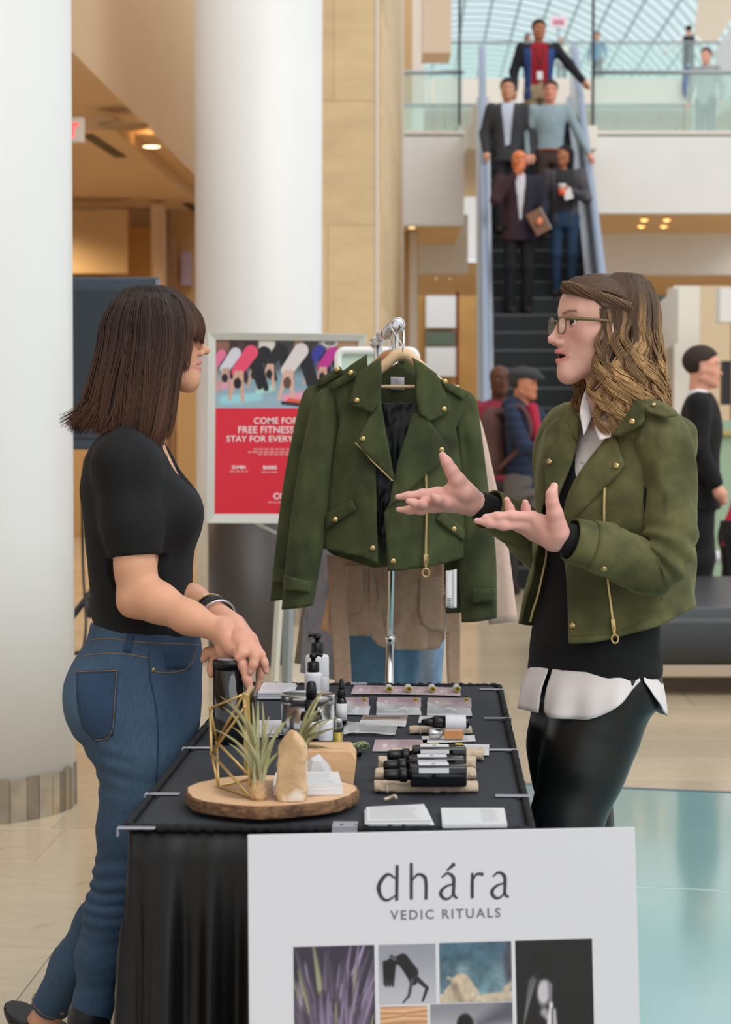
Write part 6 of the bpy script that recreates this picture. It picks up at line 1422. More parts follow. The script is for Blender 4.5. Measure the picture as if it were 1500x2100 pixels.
# ------------------------------------------------------------------ poster stand, round frame stand, bin, loudspeaker
YP = 8.1
M_alu = mat('poster_frame', srgb(204,203,196), .35, metal=.25)
ps = thing('poster_stand', 'silver framed red fitness poster on a floor stand', 'poster stand', W(590, 1590, YP)*np.array((1,1,0)))
Pq = lambda px, py, d=0.: W(px, py, YP-d)
o4 = [(427,681),(752,685),(747,1075),(423,1073)]; i4 = [(443,697),(735,700),(731,1054),(440,1054)]
for k in range(4):
    a, b, c, d = o4[k], o4[(k+1) % 4], i4[(k+1) % 4], i4[k]
    m = MB(); f = [Pq(*q, .02) for q in (a, b)] + [Pq(*q, .012) for q in (c, d)]; bk = [q + np.array((0,.035,0)) for q in f]
    m.add(f + bk, [(3,2,1,0),(4,5,6,7),(0,1,5,4),(1,2,6,5),(2,3,7,6),(3,0,4,7)]); m.build('frame_bar', M_alu, ps, smooth=False, bevel=.002)
MB().add([Pq(*q, .004) for q in i4] + [Pq(*q, -.01) for q in i4], [(3,2,1,0),(4,5,6,7)]).build('backing', M_alu, ps, smooth=False)
def pprint(name, cv, px0, py0, px1, py1, lift=.005):
    O = Pq(px0, py0, lift); U = Pq(px1, py0, lift)-O; V = Pq(px0, py1, lift)-O; return print_on(name, cv, O, U/np.linalg.norm(U), V/np.linalg.norm(V), np.linalg.norm(U), np.linalg.norm(V), M_gloss, ps, lift=.0003)
cy = Cv(196, 94, (150,176,190))
cy.rect(0,0,1,.30,(74,58,52)); 
for x0, x1, c in ((.0,.10,(140,96,80)),(.10,.16,(60,44,40)),(.20,.30,(50,40,40)),(.30,.42,(214,208,200)),(.42,.55,(60,58,56)),(.55,.62,(150,116,92)),(.62,.72,(64,54,50)),(.72,.84,(150,140,130)),(.84,1,(170,130,104))): cy.rect(x0,0,x1,.26,c,soft=.02)
cy.rect(0,.2,1,.5,(58,56,60),al=.75,soft=.08); cy.rect(0,.52,1,.75,(130,158,172),soft=.1)
for x, y, w, h, c in ((.06,.85,.30,.030,(150,205,215)),(.0,.66,.1,.03,(214,150,180)),(.50,.83,.66,.035,(232,150,176)),(.3,.72,.4,.02,(170,214,200))): cy.cap(x, y+.03, w, y-.02, h, h, c, soft=.02)
def yogi(x, y, s, top, leg, skin, hair, flip=1):
    hx = x + .03*s*flip; hy = y-.30*s
    cy.cap(hx, hy, hx+.05*s*flip, y+.10*s, .030*s, .016*s, leg); cy.cap(hx+.02*flip*s, hy, hx+.085*s*flip, y+.12*s, .030*s, .015*s, leg)
    cy.cap(hx, hy, x-.045*s*flip, y-.08*s, .040*s, .034*s, top); cy.cap(x-.05*s*flip, y-.06*s, x-.09*s*flip, y+.24*s, .014*s, .009*s, skin); cy.cap(x-.025*s*flip, y-.06*s, x-.015*s*flip, y+.26*s, .014*s, .009*s, skin); cy.ell(x-.045*s*flip, y+.06*s, .022*s, .03*s, hair)
for a in ((.02,.45,.8,(220,110,150),(30,30,34),(200,150,130),(40,30,28)), (.11,.50,1.0,(206,206,216),(34,34,40),(190,150,134),(26,22,22)), (.31,.46,.95,(30,30,34),(26,26,30),(200,160,140),(30,24,24)), (.42,.44,1.0,(34,34,38),(28,28,34),(214,170,150),(30,26,26)), (.70,.42,.9,(56,60,150),(30,30,50),(200,160,140),(40,30,28)), (.90,.40,.8,(96,128,170),(60,60,80),(214,170,150),(60,44,36)), (.79,.48,1.0,(186,50,140),(34,34,40),(206,160,140),(30,24,22)), (.21,.56,1.25,(228,76,110),(28,28,32),(206,160,142),(24,20,20)), (.56,.55,1.3,(216,206,206),(32,32,38),(214,172,156),(96,70,56))): yogi(*a)
cy.cap(.52,.90,.60,.92,.025,.02,(226,90,70)).cap(.47,.92,.60,.95,.012,.012,(40,40,50)).ell(.80,.05,.055,.03,(200,204,208)).ell(.80,.05,.04,.02,(120,110,104))
pprint('poster_photo', cy, 443, 697, 735, 837)
MB().add([Pq(441,837,.006), Pq(733.4,837,.006), Pq(731,1054,.006), Pq(440,1054,.006)], [(3,2,1,0)]).build('poster_red', mat('poster_red', srgb(212,38,58), .4), ps, smooth=False)
M_wt = mat('print_white', srgb(238,226,226), .5)
def ptext(s, px0, px1, pyb, m=M_wt, bold=.0006, right=None, name='poster_lettering'):
    a = Pq(px0, pyb, .0072); b = Pq(px1, pyb, .0072); V_, F_ = text_mesh(s, .1, np.eye(3), (0,0,0), 'LEFT', .0002, 1.0, bold); w = V_[:,0].max()-V_[:,0].min(); k = np.linalg.norm(b-a)/w; V_ = V_ - np.array((V_[:,0].min(),0,0))
    mobj(name, a + np.stack((V_[:,0]*k, -V_[:,2], V_[:,1]*k), -1), F_, m, ps, smooth=False)
ptext('COME FOR', 521, 612, 869); ptext('FREE FITNESS C', 489, 622, 888); ptext('STAY FOR EVERYT', 465, 612, 906); ptext('ZUMBA', 475, 505, 961, bold=.003); ptext('BARRE', 540, 568, 962, bold=.003); ptext('CO', 561, 586, 1023, bold=.002)
M_wt2 = mat('print_pink', srgb(228,150,152), .5)
for px0, px1, py in ((520,612,921),(509,606,927),(529,604,932),(471,509,967),(536,570,968),(550,590,1030)):
    x = px0; rq = random.Random(px0*7+py)
    m = MB()
    while x < px1: w_ = rq.uniform(5, 12); a = Pq(x, py-1.3, .0072); b = Pq(min(x+w_, px1), py+1.5, .0072); m.box((a[0], a[1]-.0002, b[2]), (b[0], a[1], a[2])); x += w_+2.2
    m.build('poster_small_print', M_wt2, ps, smooth=False)
m = MB(); m.tube([Pq(583,1070,-.05), Pq(561,1430,.05), Pq(548,1600,.05)*np.array((1,1,1))], .017, 4); m.build('leg', mat('leg_cream', srgb(206,200,186), .5), ps, smooth=False)
m = MB(); m.tube([Pq(596,1070,-.06), Pq(588,1430,-.25), Pq(584,1575,-.3)], .022, 4); m.build('leg', mat('leg_grey', srgb(152,162,168), .4), ps, smooth=False)
MB().tube([Pq(518,1070,-.03), Pq(578,1098,-.05)], .006, 6).build('brace', M_alu, ps)
MB().tube([Pq(660,1070,-.05), Pq(664,1590,.0)], .017, 4).build('leg', MT['leg_cream'], ps, smooth=False)
# rounded white frame stand behind the rack
rf_ = thing('mirror_stand', 'white rounded frame stand partly hidden behind the hangers', 'frame stand', W(760, 1500, 7.2)*np.array((1,1,0)))
cor = [(706,720),(812,720)]; pts = []
for (cx, cy_), a0 in zip([(708,733),(840,733),(840,1360),(708,1360)], (PI, PI/2, 0, -PI/2)):
    for t in np.linspace(0, PI/2, 6): pts.append(W(cx + 14*math.cos(a0-t), cy_ - 14*math.sin(a0-t), 7.2))
MB().tube(pts, .014, 10, closed=True).build('frame', mat('white_enamel', srgb(232,232,228), .3), rf_)
MB().add([W(700,725,7.21), W(848,725,7.21), W(848,1368,7.21), W(700,1368,7.21)], [(3,2,1,0)]).build('panel', mat('pale_green_panel', srgb(206,220,206), .25), rf_, smooth=False)
for x in (720, 828): MB().tube([W(x,1374,7.2), W(x,1500,7.2)*np.array((1,1,0))+np.array((0,0,.0))], .014, 8).build('leg', MT['white_enamel'], rf_)
# bin
bc = W(506, 1360, 12.0); bn = thing('litter_bin', 'dark brown cylindrical litter bin behind the red poster', 'bin', (bc[0], 12.0, 0)); Mb = mat('bin_brown', srgb(62,56,52), .45, var=.08, vs=3)
MB().lathe([(.215,0),(.225,.02),(.225,.95)], (bc[0], 12, 0), 48).build('drum', Mb, bn); MB().lathe([(.23,.95),(.23,.99),(.15,1.0),(.13,.97),(.0005,.97)], (bc[0], 12, 0), 48).build('lid', M_dark, bn); MB().lathe([(.228,.02),(.228,.05)], (bc[0], 12, 0), 48).build('base_ring', M_dark, bn)
# loudspeaker on tripod
YS = 9.0; a = W(118, 568, YS); b = W(335, 922, YS); M_cab = mat('speaker_black', srgb(64,74,88), .5)
lo_ = thing('loudspeaker', 'black grille-fronted loudspeaker on a stand behind the dark-haired woman', 'loudspeaker', ((a[0]+b[0])/2, YS+.16, b[2]))
m = MB(); x0, x1, z0, z1 = a[0], b[0], b[2], a[2]
m.hexa([(x0, YS, z0), (x1-.012, YS, z0), (x1-.06, YS+.34, z0), (x0+.06, YS+.34, z0), (x0, YS, z1), (x1-.012, YS, z1), (x1-.06, YS+.34, z1), (x0+.06, YS+.34, z1)]); m.build('cabinet', M_cab, lo_, smooth=False, bevel=.008)
gm = mat('speaker_grille', srgb(66,76,86), .55, metal=.3)
MB().box((x0+.012, YS-.008, z0+.05), (x1-.03, YS-.002, z1-.035)).build('grille', gm, lo_, smooth=False, bevel=.004)
m = MB(); rws = 56; 
for r_ in range(rws):
    for c_ in range(40):
        cx = x0+.03 + (c_+.5*(r_ % 2))*.0108; cz = z0+.075 + r_*.0112
        if cx < x1-.04 and cx > x0+.05 and cz < z1-.05: m.add([(cx+.0034*math.cos(q*PI/3), YS-.0086, cz+.0034*math.sin(q*PI/3)) for q in range(6)], [tuple(range(6))])
m.build('grille_holes', mat('hole_black', srgb(10,11,12), .8), lo_, smooth=False, kind='stuff')
for px in (330,): MB().box((x1-.03, YS-.01, z0+.02), (x1-.012, YS-.003, z1-.01)).build('edge_strip', M_steeld, lo_, smooth=False)
st_ = thing('speaker_stand', 'black tripod stand under the loudspeaker', 'tripod stand', ((a[0]+b[0])/2-.06, YS+.16, 0)); sx = (a[0]+b[0])/2 - .06
MB().tube([(sx, YS+.16, .35), (sx, YS+.16, b[2])], .019, 12).build('pole', M_dark, st_); MB().lathe([(.03,-.04),(.035,0),(.03,.04)], (sx, YS+.16, .78), 14).build('collar', M_dark, st_)
kn = W(178, 1250, YS); MB().lathe([(.004,-.012),(.045,-.012),(.05,0),(.045,.012),(.004,.012)], (kn[0], YS+.1, kn[2]), 18, frame((1,.4,0))).build('knob', M_dark, st_); MB().tube([(kn[0], YS+.1, kn[2]), (sx, YS+.16, .6)], .01, 6).build('knob_shaft', M_dark, st_)
for q in range(3):
    an_ = math.radians((-62, 178, 58)[q]); f = np.array((sx + .52*math.cos(an_), YS+.16 + .52*math.sin(an_), .03)); h = np.array((sx, YS+.16, .72)); l_ = MB().tube([h, f], .014, 8).build('leg', M_dark, st_); MB().tube([lerp(h, f, .93), f + (f-h)*.02], .022, 8).build('rubber_foot', M_boot, l_); MB().tube([(sx, YS+.16, .4), lerp(h, f, .55)], .009, 6).build('brace', M_dark, st_)
MB().tube(spline([(x0+.16, YS+.2, z0), W(172,955,YS), W(170,1150,YS+.1), W(176,1290,YS-.1), W(158,1380,YS-.1), W(148,1420,YS-.1)], 40), .006, 6).build('speaker_cable', M_dark, None, label='black cable hanging from the loudspeaker behind the column', cat='cable')
# ------------------------------------------------------------------ things on the table
T0 = TZ + .0028
M_bk = mat('black_plastic', srgb(16,17,19), .35); M_bkg = mat('dark_glass', srgb(14,17,22), .08, coat=.4); M_wp = mat('white_plastic', srgb(222,224,230), .35); M_paper = mat('paper_white', srgb(226,228,232), .6)
M_kraft = mat('linen_pouch', srgb(198,180,156), .9, var=.08, vs=80, bump=.5, bs=500); M_amber = mat('amber_oil', srgb(196,124,36), .05); M_oil = mat('yellow_oil', srgb(196,170,44), .08, trans=.3, coat=.5); M_clear = glassmat('clear_plastic', (.93,.94,.95), .60, .1)
M_silver = mat('silver_tin', srgb(186,186,184), .22, metal=.9); M_label = mat('label_white', srgb(214,216,222), .5)
def TP(px, py, dz=0.): p = G(px, py, T0+dz); return p
def canister():
    c = TP(471, 1521); t = thing('canister', 'tall black canister under the dark-haired woman\'s hands', 'canister', c); r = .0325
    MB().lathe([(r-.001,0),(r,.002),(r,.150)], c, 36).build('body', M_bkg, t); MB().lathe([(r+.001,.150),(r+.001,.163),(r-.001,.1655),(.0005,.1655)], c, 36).build('lid', M_bk, t)
    MB().lathe([(r*.75,.1655),(r*.75,.167),(.0005,.167)], c, 28).build('lid_disc', mat('disc_grey', srgb(150,150,154), .4), t)
canister()
# --- wood slice with bark
sc = np.array((W(555, 1640, 3.392)[0], 3.392, T0)); sl = thing('wood_slice', 'round wood slice tray with rough bark edge near the sign', 'wood slice', sc)
M_wood = mat('slice_wood', rough=.55, vcol=True, var=.06, vs=60); M_bark = mat('bark', srgb(126,94,66), .9, var=.35, vs=45, bump=.9, bs=70, var2=(srgb(84,60,44), 40, .5, .7))
n = 120; rx, ry2 = .1425, .148; zb, ztp = T0+.006, T0+.0265
ang = np.linspace(0, 2*PI, n, endpoint=False); out = 1 + .02*np.sin(3*ang+1) + .012*np.sin(7*ang) + .006*np.sin(19*ang+2)
def wring(k, z): return np.stack((sc[0] + rx*out*k*np.cos(ang), sc[1] + ry2*out*k*np.sin(ang), np.full(n, z)), -1)
rings = np.linspace(.02, .985, 40); V = np.vstack([wring(k, ztp) for k in rings]); cw = []
for k in rings:
    b = np.array(srgb(214,176,138)) if k > .66 else np.array(srgb(160,122,92)); 
    if .6 < k < .72: b = lerp(np.array(srgb(160,122,92)), np.array(srgb(214,176,138)), (k-.6)/.12)
    cw.append(np.tile(b*(1+.05*math.sin(k*120)), (n, 1)))
Fw = [tuple(f[::-1]) for f in grid_faces(40, n)] + [(i*n+n-1, i*n, (i+1)*n, (i+1)*n+n-1) for i in range(39)] + [tuple(range(n))]
mobj('cut_face', V, Fw, M_wood, sl, col=np.vstack(cw))
rb_ = np.random.RandomState(4); V = []
for j, z in enumerate(np.linspace(zb, ztp, 9)):
    jit = 1 + (rb_.rand(n)-.5)*.022 + .012*math.sin(j/8*PI); V.append(np.stack((sc[0] + rx*out*jit*np.cos(ang), sc[1] + ry2*out*jit*np.sin(ang), np.full(n, z)), -1))
V.insert(0, wring(.9, zb)); V.append(wring(.985, ztp+.0003)); Fw = []
for i in range(len(V)-1):
    for k in range(n): Fw.append((i*n+k, i*n+(k+1) % n, (i+1)*n+(k+1) % n, (i+1)*n+k))
Fw.append(tuple(range(n))[::-1]); mobj('bark_rim', np.vstack(V), Fw, M_bark, sl)
for q in (.6, 2.7, 4.6): MB().lathe([(.012,0),(.012,.007)], sc + np.array((.1*math.cos(q), .085*math.sin(q), 0)), 14).build('foot', M_bark, sl)
ZS = ztp; on = lambda px, py, dz=0.: G(px, py, ZS+dz)
# --- brass geometric wire frame
gA = W(431,1453,3.50); gB = W(500,1424,3.47); gE = W(434,1546,3.44); gD = W(445,1522,3.52); gF = on(448,1612,.002); gG = on(514,1634,.002); gH = on(518,1597,.002); gI = W(502,1450,3.40)
fr_ = thing('geometric_frame', 'gold wire geometric plant frame on the wood slice', 'wire frame', gF)
M_gold2 = mat('brass_rod', srgb(206,176,112), .3, metal=.8)
for a, b in ((gA,gB),(gA,gE),(gE,gF),(gB,gD),(gI,gE),(gD,gF),(gD,gH),(gE,gG),(gF,gG),(gF,gH),(gA,gD),(gB,gI),(gG,gI),(gH,gB)): MB().tube([a, b], .0023, 8).build('rod', M_gold2, fr_)
for p in (gA, gB, gD, gE, gI): MB().ball(p, .0032, 10).build('joint', M_gold2, fr_)
# upright gold edged plate
pl_ = thing('mirror_plate', 'gold edged dark plate standing behind the wire frame', 'plate', W(506,1512,3.62)*np.array((1,1,0)) + np.array((0,0,T0)))
q0 = W(500,1424,3.60); q1 = W(514,1424,3.70); m = MB(); z0_ = T0; m.hexa([(q0[0], 3.60, z0_), (q0[0]+.016, 3.60, z0_), (q0[0]+.019, 3.72, z0_), (q0[0]+.003, 3.72, z0_), (q0[0], 3.60, q0[2]), (q0[0]+.010, 3.60, q0[2]), (q0[0]+.013, 3.72, q0[2]), (q0[0]+.003, 3.72, q0[2])]); m.build('edge', M_gold2, pl_, smooth=False, bevel=.001); MB().box((q0[0]+.0165, 3.605, z0_), (q0[0]+.019, 3.715, q0[2]-.004)).build('face', M_bkg, pl_, smooth=False)
# --- air plants
M_leaf = mat('air_plant_leaf', rough=.55, vcol=True, var=.08, vs=40)
def leaf_at(p0, p1, p2, w, nseg=14):
    t = np.linspace(0, 1, nseg)[:, None]; C_ = (1-t)**2*p0 + 2*(1-t)*t*p1 + t**2*p2; T = np.gradient(C_, axis=0); T /= np.linalg.norm(T, axis=1)[:, None]; sd = np.cross(T, np.array((0,-1.,.3))); sd /= np.linalg.norm(sd, axis=1)[:, None]+1e-9; up = np.cross(sd, T)
    wd = w*(np.sin(np.clip(t*.8+.2, 0, 1)*PI*.55)**.5)*(1-t**1.6) + .0004
    V = np.stack((C_ - sd*wd + up*wd*.5, C_ - up*wd*.25, C_ + sd*wd + up*wd*.5, C_ + up*wd*.35), 1).reshape(-1, 3); Fc = []
    for i in range(nseg-1):
        for k in range(4): Fc.append((i*4+k, i*4+(k+1) % 4, i*4+4+(k+1) % 4, i*4+4+k))
    g = np.repeat(t[:, 0], 4)[:, None]; return V, np.array(Fc), g
def air_plant(name, label, base, tips, w, bulb, sag=.25, seed=0):
    t = thing(name, label, 'air plant', base, None); rr = random.Random(seed)
    for tx in tips:
        P2 = np.array(tx[:3]); d = P2-base; side = np.array((rr.uniform(-.012,.012), rr.uniform(-.012,.012), 0)); P1 = base + d*.45 + np.array((0,0,np.linalg.norm(d)*sag)) - np.array((d[0], d[1], 0))*.28 + side
        V, Fc, g = leaf_at(base + np.array((0,0,bulb*.9)) + side*.4, P1, P2, w*rr.uniform(.8, 1.25)); sh = rr.uniform(.8, 1.2)
        c = (np.array(srgb(206,204,164))*(1-g)**2 + np.array(srgb(150,152,104))*(1-(1-g)**2)*(1-g*.35) + np.array(srgb(160,136,104))*g**3*.6)*sh
        mobj('leaf', V, Fc, M_leaf, t, col=c)
    if bulb: 
        b = SDF(); b.el(base + np.array((0,0,bulb*.45)), (bulb*.55, bulb*.5, bulb*.55), 0); b.rc(base + np.array((0,0,bulb*.6)), base + np.array((0,0,bulb*1.5)), bulb*.45, bulb*.42, .02); b.fn(lambda p, d: d + .0016*fbm(p*260, 2)); V_, Q_ = surfnet(b, base-bulb, base + np.array((bulb, bulb, bulb*2.2)), .0016); mobj('bulb', V_, Q_, mat('bulb_brown', srgb(188,156,112), .7, var=.2, vs=90, bump=.5, bs=200), t)
    return t
b1 = on(530, 1640, .0)
rr = random.Random(5); tips = [W(x, y, Y_) for x, y, Y_ in ((452,1428,3.42),(474,1441,3.38),(500,1462,3.36),(530,1438,3.44),(538,1440,3.40),(536,1500,3.30),(563,1488,3.30),(575,1498,3.38),(600,1468,3.36),(582,1480,3.45),(440,1496,3.40),(474,1490,3.46),(458,1450,3.5),(596,1528,3.30),(488,1500,3.28),(545,1482,3.32),(512,1478,3.34),(560,1522,3.28),(470,1525,3.30),(518,1440,3.5),(552,1470,3.42),(505,1530,3.27))]
air_plant('air_plant', 'pale green spiky air plant standing on the wood slice', b1, tips, .0044, .019, seed=2)
b2 = W(612, 1545, 3.62)*np.array((1,1,0)) + np.array((0,0,T0+.03)); tips2 = [W(x, y, Y_) for x, y, Y_ in ((668,1412,3.62),(674,1440,3.60),(664,1450,3.64),(660,1465,3.58),(702,1492,3.58),(655,1480,3.62),(640,1470,3.6),(680,1536,3.54),(672,1535,3.56),(690,1470,3.66),(645,1490,3.55),(652,1456,3.7),(630,1486,3.62),(668,1500,3.55),(700,1545,3.6),(662,1420,3.68),(676,1476,3.52),(625,1500,3.58))]
air_plant('air_plant', 'loose green air plant fanning out behind the upright stone', b2, tips2, .0040, .016, seed=7)
# --- upright stone
so = on(598, 1642, 0); st_s = SDF(); st_s.loft([0,.012,.04,.075,.10,.112], [0,0,.0,.002,.001,0], [0]*6, [.0225,.0245,.0250,.0245,.0195,.008], [.017,.02,.02,.019,.015,.006], 0, O=so, p=2.6); st_s.fn(lambda p, d: d + .0035*fbm(p*38, 4)); st_s.plane(so + np.array((-.006,-.010,.088)), (-.75,-.55,.42), .003); st_s.plane(so + np.array((.0,-.0155,.05)), (-.25,-1,.05), .003)
V_, Q_ = surfnet(st_s, so + np.array((-.035,-.035,-.004)), so + np.array((.035,.035,.125)), .0019); stn = mobj('upright_stone', V_, Q_, mat('tan_stone', srgb(204,172,132), .8, var=.16, vs=30, bump=.6, bs=120, var2=(srgb(232,222,206), 14, .52, .62)), None, label='tan rough upright stone on the wood slice', cat='stone')
# --- wood block, crystal, card stack on slice
wb = thing('wood_block', 'pale wooden block with angled end behind the wood slice', 'wood block', TP(692, 1580)); q = TP(660, 1600); m = MB()
pz = [W(640,1548,3.66), W(704,1538,3.66), W(716,1566,3.62), W(716,1612,3.56)]
m.prism([(-.05,0),(.030,0),(.036,.05),(.026,.066),(-.05,.066)], -.05, .05, np.stack((np.array((1,0,0)), np.array((0,0,1.)), np.array((0,-1.,0))), axis=1), np.array((W(690,1600,3.60)[0], 3.61, T0))); m.build('block', mat('pale_wood', srgb(218,176,132), .5, var=.08, vs=20, stretch=(1,1,8)), wb, smooth=False, bevel=.002)
cr = SDF(); cc_ = np.array((W(650,1560,3.52)[0], 3.535, T0+.035)); cr.el(cc_, (.028,.02,.034), 0)
for nn, dd in (((1,-.6,.5),.016),((-1,-.7,.3),.017),((.2,-1,.1),.012),((.1,-.5,1),.022),((-.6,.2,1),.024),((1,.1,.9),.022),((0,0,-1),.033)): cr.plane(cc_ + np.array(nn)/np.linalg.norm(nn)*dd, nn, .0008)
V_, Q_ = surfnet(cr, cc_-.045, cc_+.045, .002); mobj('crystal', V_, Q_, mat('quartz', srgb(226,226,230), .15, trans=.3, var=.05, vs=40), None, smooth=False, label='clear white quartz crystal beside the wooden block', cat='crystal')
# --- flat cards: painted print on thin card
def text_cv(w=60, h=30, kind='lines', seed=0):
    rq = random.Random(seed); c = Cv(w, h, (228,230,234))
    if kind == 'lines':
        for r_ in range(6): 
            y = .14 + r_*.13; c.rect(.08, y, .08 + .84*rq.uniform(.8, 1), y+.045, (166,170,178), al=.8, soft=.012)
    elif kind == 'cols':
        for k in range(14): x = .08 + k*.062; c.cap(x+.02, .2, x-.02, .8, .008, .008, (130,134,142), al=.7, soft=.012)
    elif kind == 'rose':
        c = Cv(w, h, (196,172,178)).vgrad(0, 1, (186,162,170), (212,192,198)); c.rect(.18,.40,.26,.66,(232,222,226)).rect(.31,.44,.42,.62,(214,196,204))
        for k in range(9): x = .5 + k*.045; c.cap(x+.012, .14, x-.012, .86, .009, .007, (120,98,106), al=.65, soft=.02)
        c.noise(6, .07, seed)
    elif kind == 'land':
        c.rect(0,0,1,.5,(150,132,120)); c.cap(.1,.3,.8,.25,.02,.04,(90,74,66),soft=.03).cap(.3,.4,1,.42,.02,.03,(196,178,162),soft=.04)
        for k in range(13): x = .1 + k*.066; c.cap(x+.01, .6, x-.01, .92, .008, .008, (180,184,190), soft=.012)
    elif kind == 'scrib':
        for k in range(8): y = .12+.1*k; c.cap(.6+.04*rq.random(), y, .9-.1*rq.random(), y+.02, .006, .006, (140,142,150), al=.6)
    elif kind == 'stack':
        for r_ in range(7): y = .1 + r_*.115; c.rect(.06, y, .30+.55*rq.uniform(.7,1), y+.04, (150,150,160), al=.55, soft=.02)
    return c
def card(quad, cv, name, label, cat='card', group=None, n=1, th=.0006, dz=0., jit=0., m=M_gloss, tilt=0.):
    "quad: TL,TR,BR,BL in the frame, lying on the cloth at height dz"
    P = [TP(*q, dz + th*n) for q in quad]; O = P[0]; U = P[1]-P[0]; Vv = P[3]-P[0]; t = thing(name, label, cat, TP(*quad[3], dz), group); rq = random.Random(int(quad[0][0]))
    for k in range(n):
        j = np.array((rq.uniform(-jit, jit), rq.uniform(-jit, jit), 0)) if k < n-1 else np.zeros(3); h1 = T0 + dz + th*(k+1); h0 = h1 - th*.92; mb = MB(); C4 = [np.array((p[0], p[1], 0)) + j for p in P]
        o = mb.hexa([c + np.array((0,0,h0)) for c in (C4[3], C4[2], C4[1], C4[0])] + [c + np.array((0,0,h1)) for c in (C4[3], C4[2], C4[1], C4[0])]).build('sheet', M_paper, t, smooth=False)
    w, h = np.linalg.norm(U), np.linalg.norm(Vv); cvn = cv; uu, vv = np.meshgrid(np.linspace(0, 1, cv.w), np.linspace(0, 1, cv.h)); a, b, c_, d = P
    Pq_ = (a*(1-uu[..., None])*(1-vv[..., None]) + b*uu[..., None]*(1-vv[..., None]) + c_*uu[..., None]*vv[..., None] + d*(1-uu[..., None])*vv[..., None]); Pq_[..., 2] += .0003
    cl_ = cv.img; lin = np.where(cl_ <= .04045, cl_/12.92, ((cl_+.055)/1.055)**2.4)
    mobj('print', Pq_.reshape(-1, 3), grid_faces(cv.h, cv.w)[:, ::-1], m, t, smooth=False, col=lin.reshape(-1, 3)); return t
card([(752,1655),(870,1649),(886,1683),(753,1684)], text_cv(80, 30, 'stack', 1), 'leaflet_stack', 'fanned stack of printed leaflets at the front of the table', 'leaflets', 'leaflets and cards on the table', 7, .0012, jit=.004)
card([(905,1657),(1034,1657),(1040,1690),(908,1691)], text_cv(80, 30, 'scrib', 2), 'card_stack', 'neat stack of white cards at the front right of the table', 'cards', 'leaflets and cards on the table', 5, .0011, jit=.0008)
# row of rose cards with roll-on vials
rowx = [(726,790,799),(798,833,839),(840,882,888),(889,938,939)]
qs = [[(727,1405),(806,1407),(802,1423),(720,1423)], [(806,1407),(849,1408),(845,1424),(802,1423)], [(849,1408),(897,1409),(893,1425),(845,1424)], [(897,1409),(945,1411),(945,1427),(893,1425)]]
wn = ('first', 'second', 'third', 'last')
for k, (q, vx) in enumerate(zip(qs, (799,839,888,939))):
    card(q, text_cv(48, 18, 'rose', k), 'rose_card', '%s rose card from the left in the back row with vials' % wn[k], 'card', 'leaflets and cards on the table')
    c = TP(vx, 1421, .0012); c[2] += .0085; t = thing('roll_on_vial', '%s yellow ended vial from the left lying on the back row cards' % wn[k], 'vial', c - np.array((0,0,.0085)), 'small vials on cards'); R_ = frame((.05,-1,0))
    MB().lathe([(.0085,-.04),(.0085,-.003),(.0078,0)], c, 20, R_).build('vial', M_label, t); MB().lathe([(.0076,-.001),(.0076,.0006),(.0045,.0012),(.0040,.0004),(.0002,.0004)], c, 20, R_).build('oil_end', M_oil, t); MB().lathe([(.0022,.0006),(.0022,.0016),(.0002,.0018)], c, 12, R_).build('ball', M_dark, t)
q2 = [[(700,1430),(757,1431),(757,1450),(697,1448)], [(775,1430),(864,1431),(864,1450),(772,1447)], [(878,1431),(967,1432),(968,1451),(877,1448)]]
q3 = [[(700,1447),(760,1448),(757,1466),(696,1465)], [(773,1448),(862,1449),(865,1466),(772,1466)], [(876,1450),(966,1451),(969,1468),(876,1467)]]
w3 = ('left', 'middle', 'right')
for k in range(3):
    card(q2[k], text_cv(56, 20, 'rose', k+9), 'rose_card', '%s rose card of the second row' % w3[k], 'card', 'leaflets and cards on the table', dz=.0012)
    card(q3[k], text_cv(56, 20, 'scrib', k), 'text_card', '%s white text card of the second row' % w3[k], 'card', 'leaflets and cards on the table')
    p = TP((748,853,957)[k], 1437, .002); t = thing('sample_vial', 'tiny gold capped sample vial on the %s rose card' % w3[k], 'vial', p, 'small vials on cards'); MB().lathe([(.0045,0),(.0045,.008),(.002,.009),(.002,.011),(.0003,.0115)], p, 14).build('body', M_oil, t); MB().lathe([(.003,.009),(.003,.012),(.0003,.0125)], p, 12).build('cap', M_bk, t)
    a, b = ((712,733),(772,838),(876,938))[k]; P_ = [(a, 1447), (b-4, 1444), (b, 1462), (a+1, 1462)]; O = [TP(*q, .003) for q in P_]; nn = 14; uu, vv = np.meshgrid(np.linspace(0, 1, nn), np.linspace(0, 1, 8)); S3_ = O[0]*((1-uu)*(1-vv))[..., None] + O[1]*(uu*(1-vv))[..., None] + O[2]*(uu*vv)[..., None] + O[3]*((1-uu)*vv)[..., None]; S3_[..., 2] += .004 + .003*np.sin(uu*8+k) + .003*np.cos(vv*5+uu*3)
    mobj('plastic_sleeve', S3_.reshape(-1, 3), grid_faces(8, nn), M_clear, None, solid=.0004, label='clear plastic sleeve over the %s text card' % w3[k], cat='plastic sleeve', group='clear plastic sleeves')
card([(745,1467),(837,1467),(832,1490),(735,1486)], text_cv(64, 30, 'land', 3), 'photo_card', 'white card with brown landscape photo in the middle of the table', 'card', 'leaflets and cards on the table')
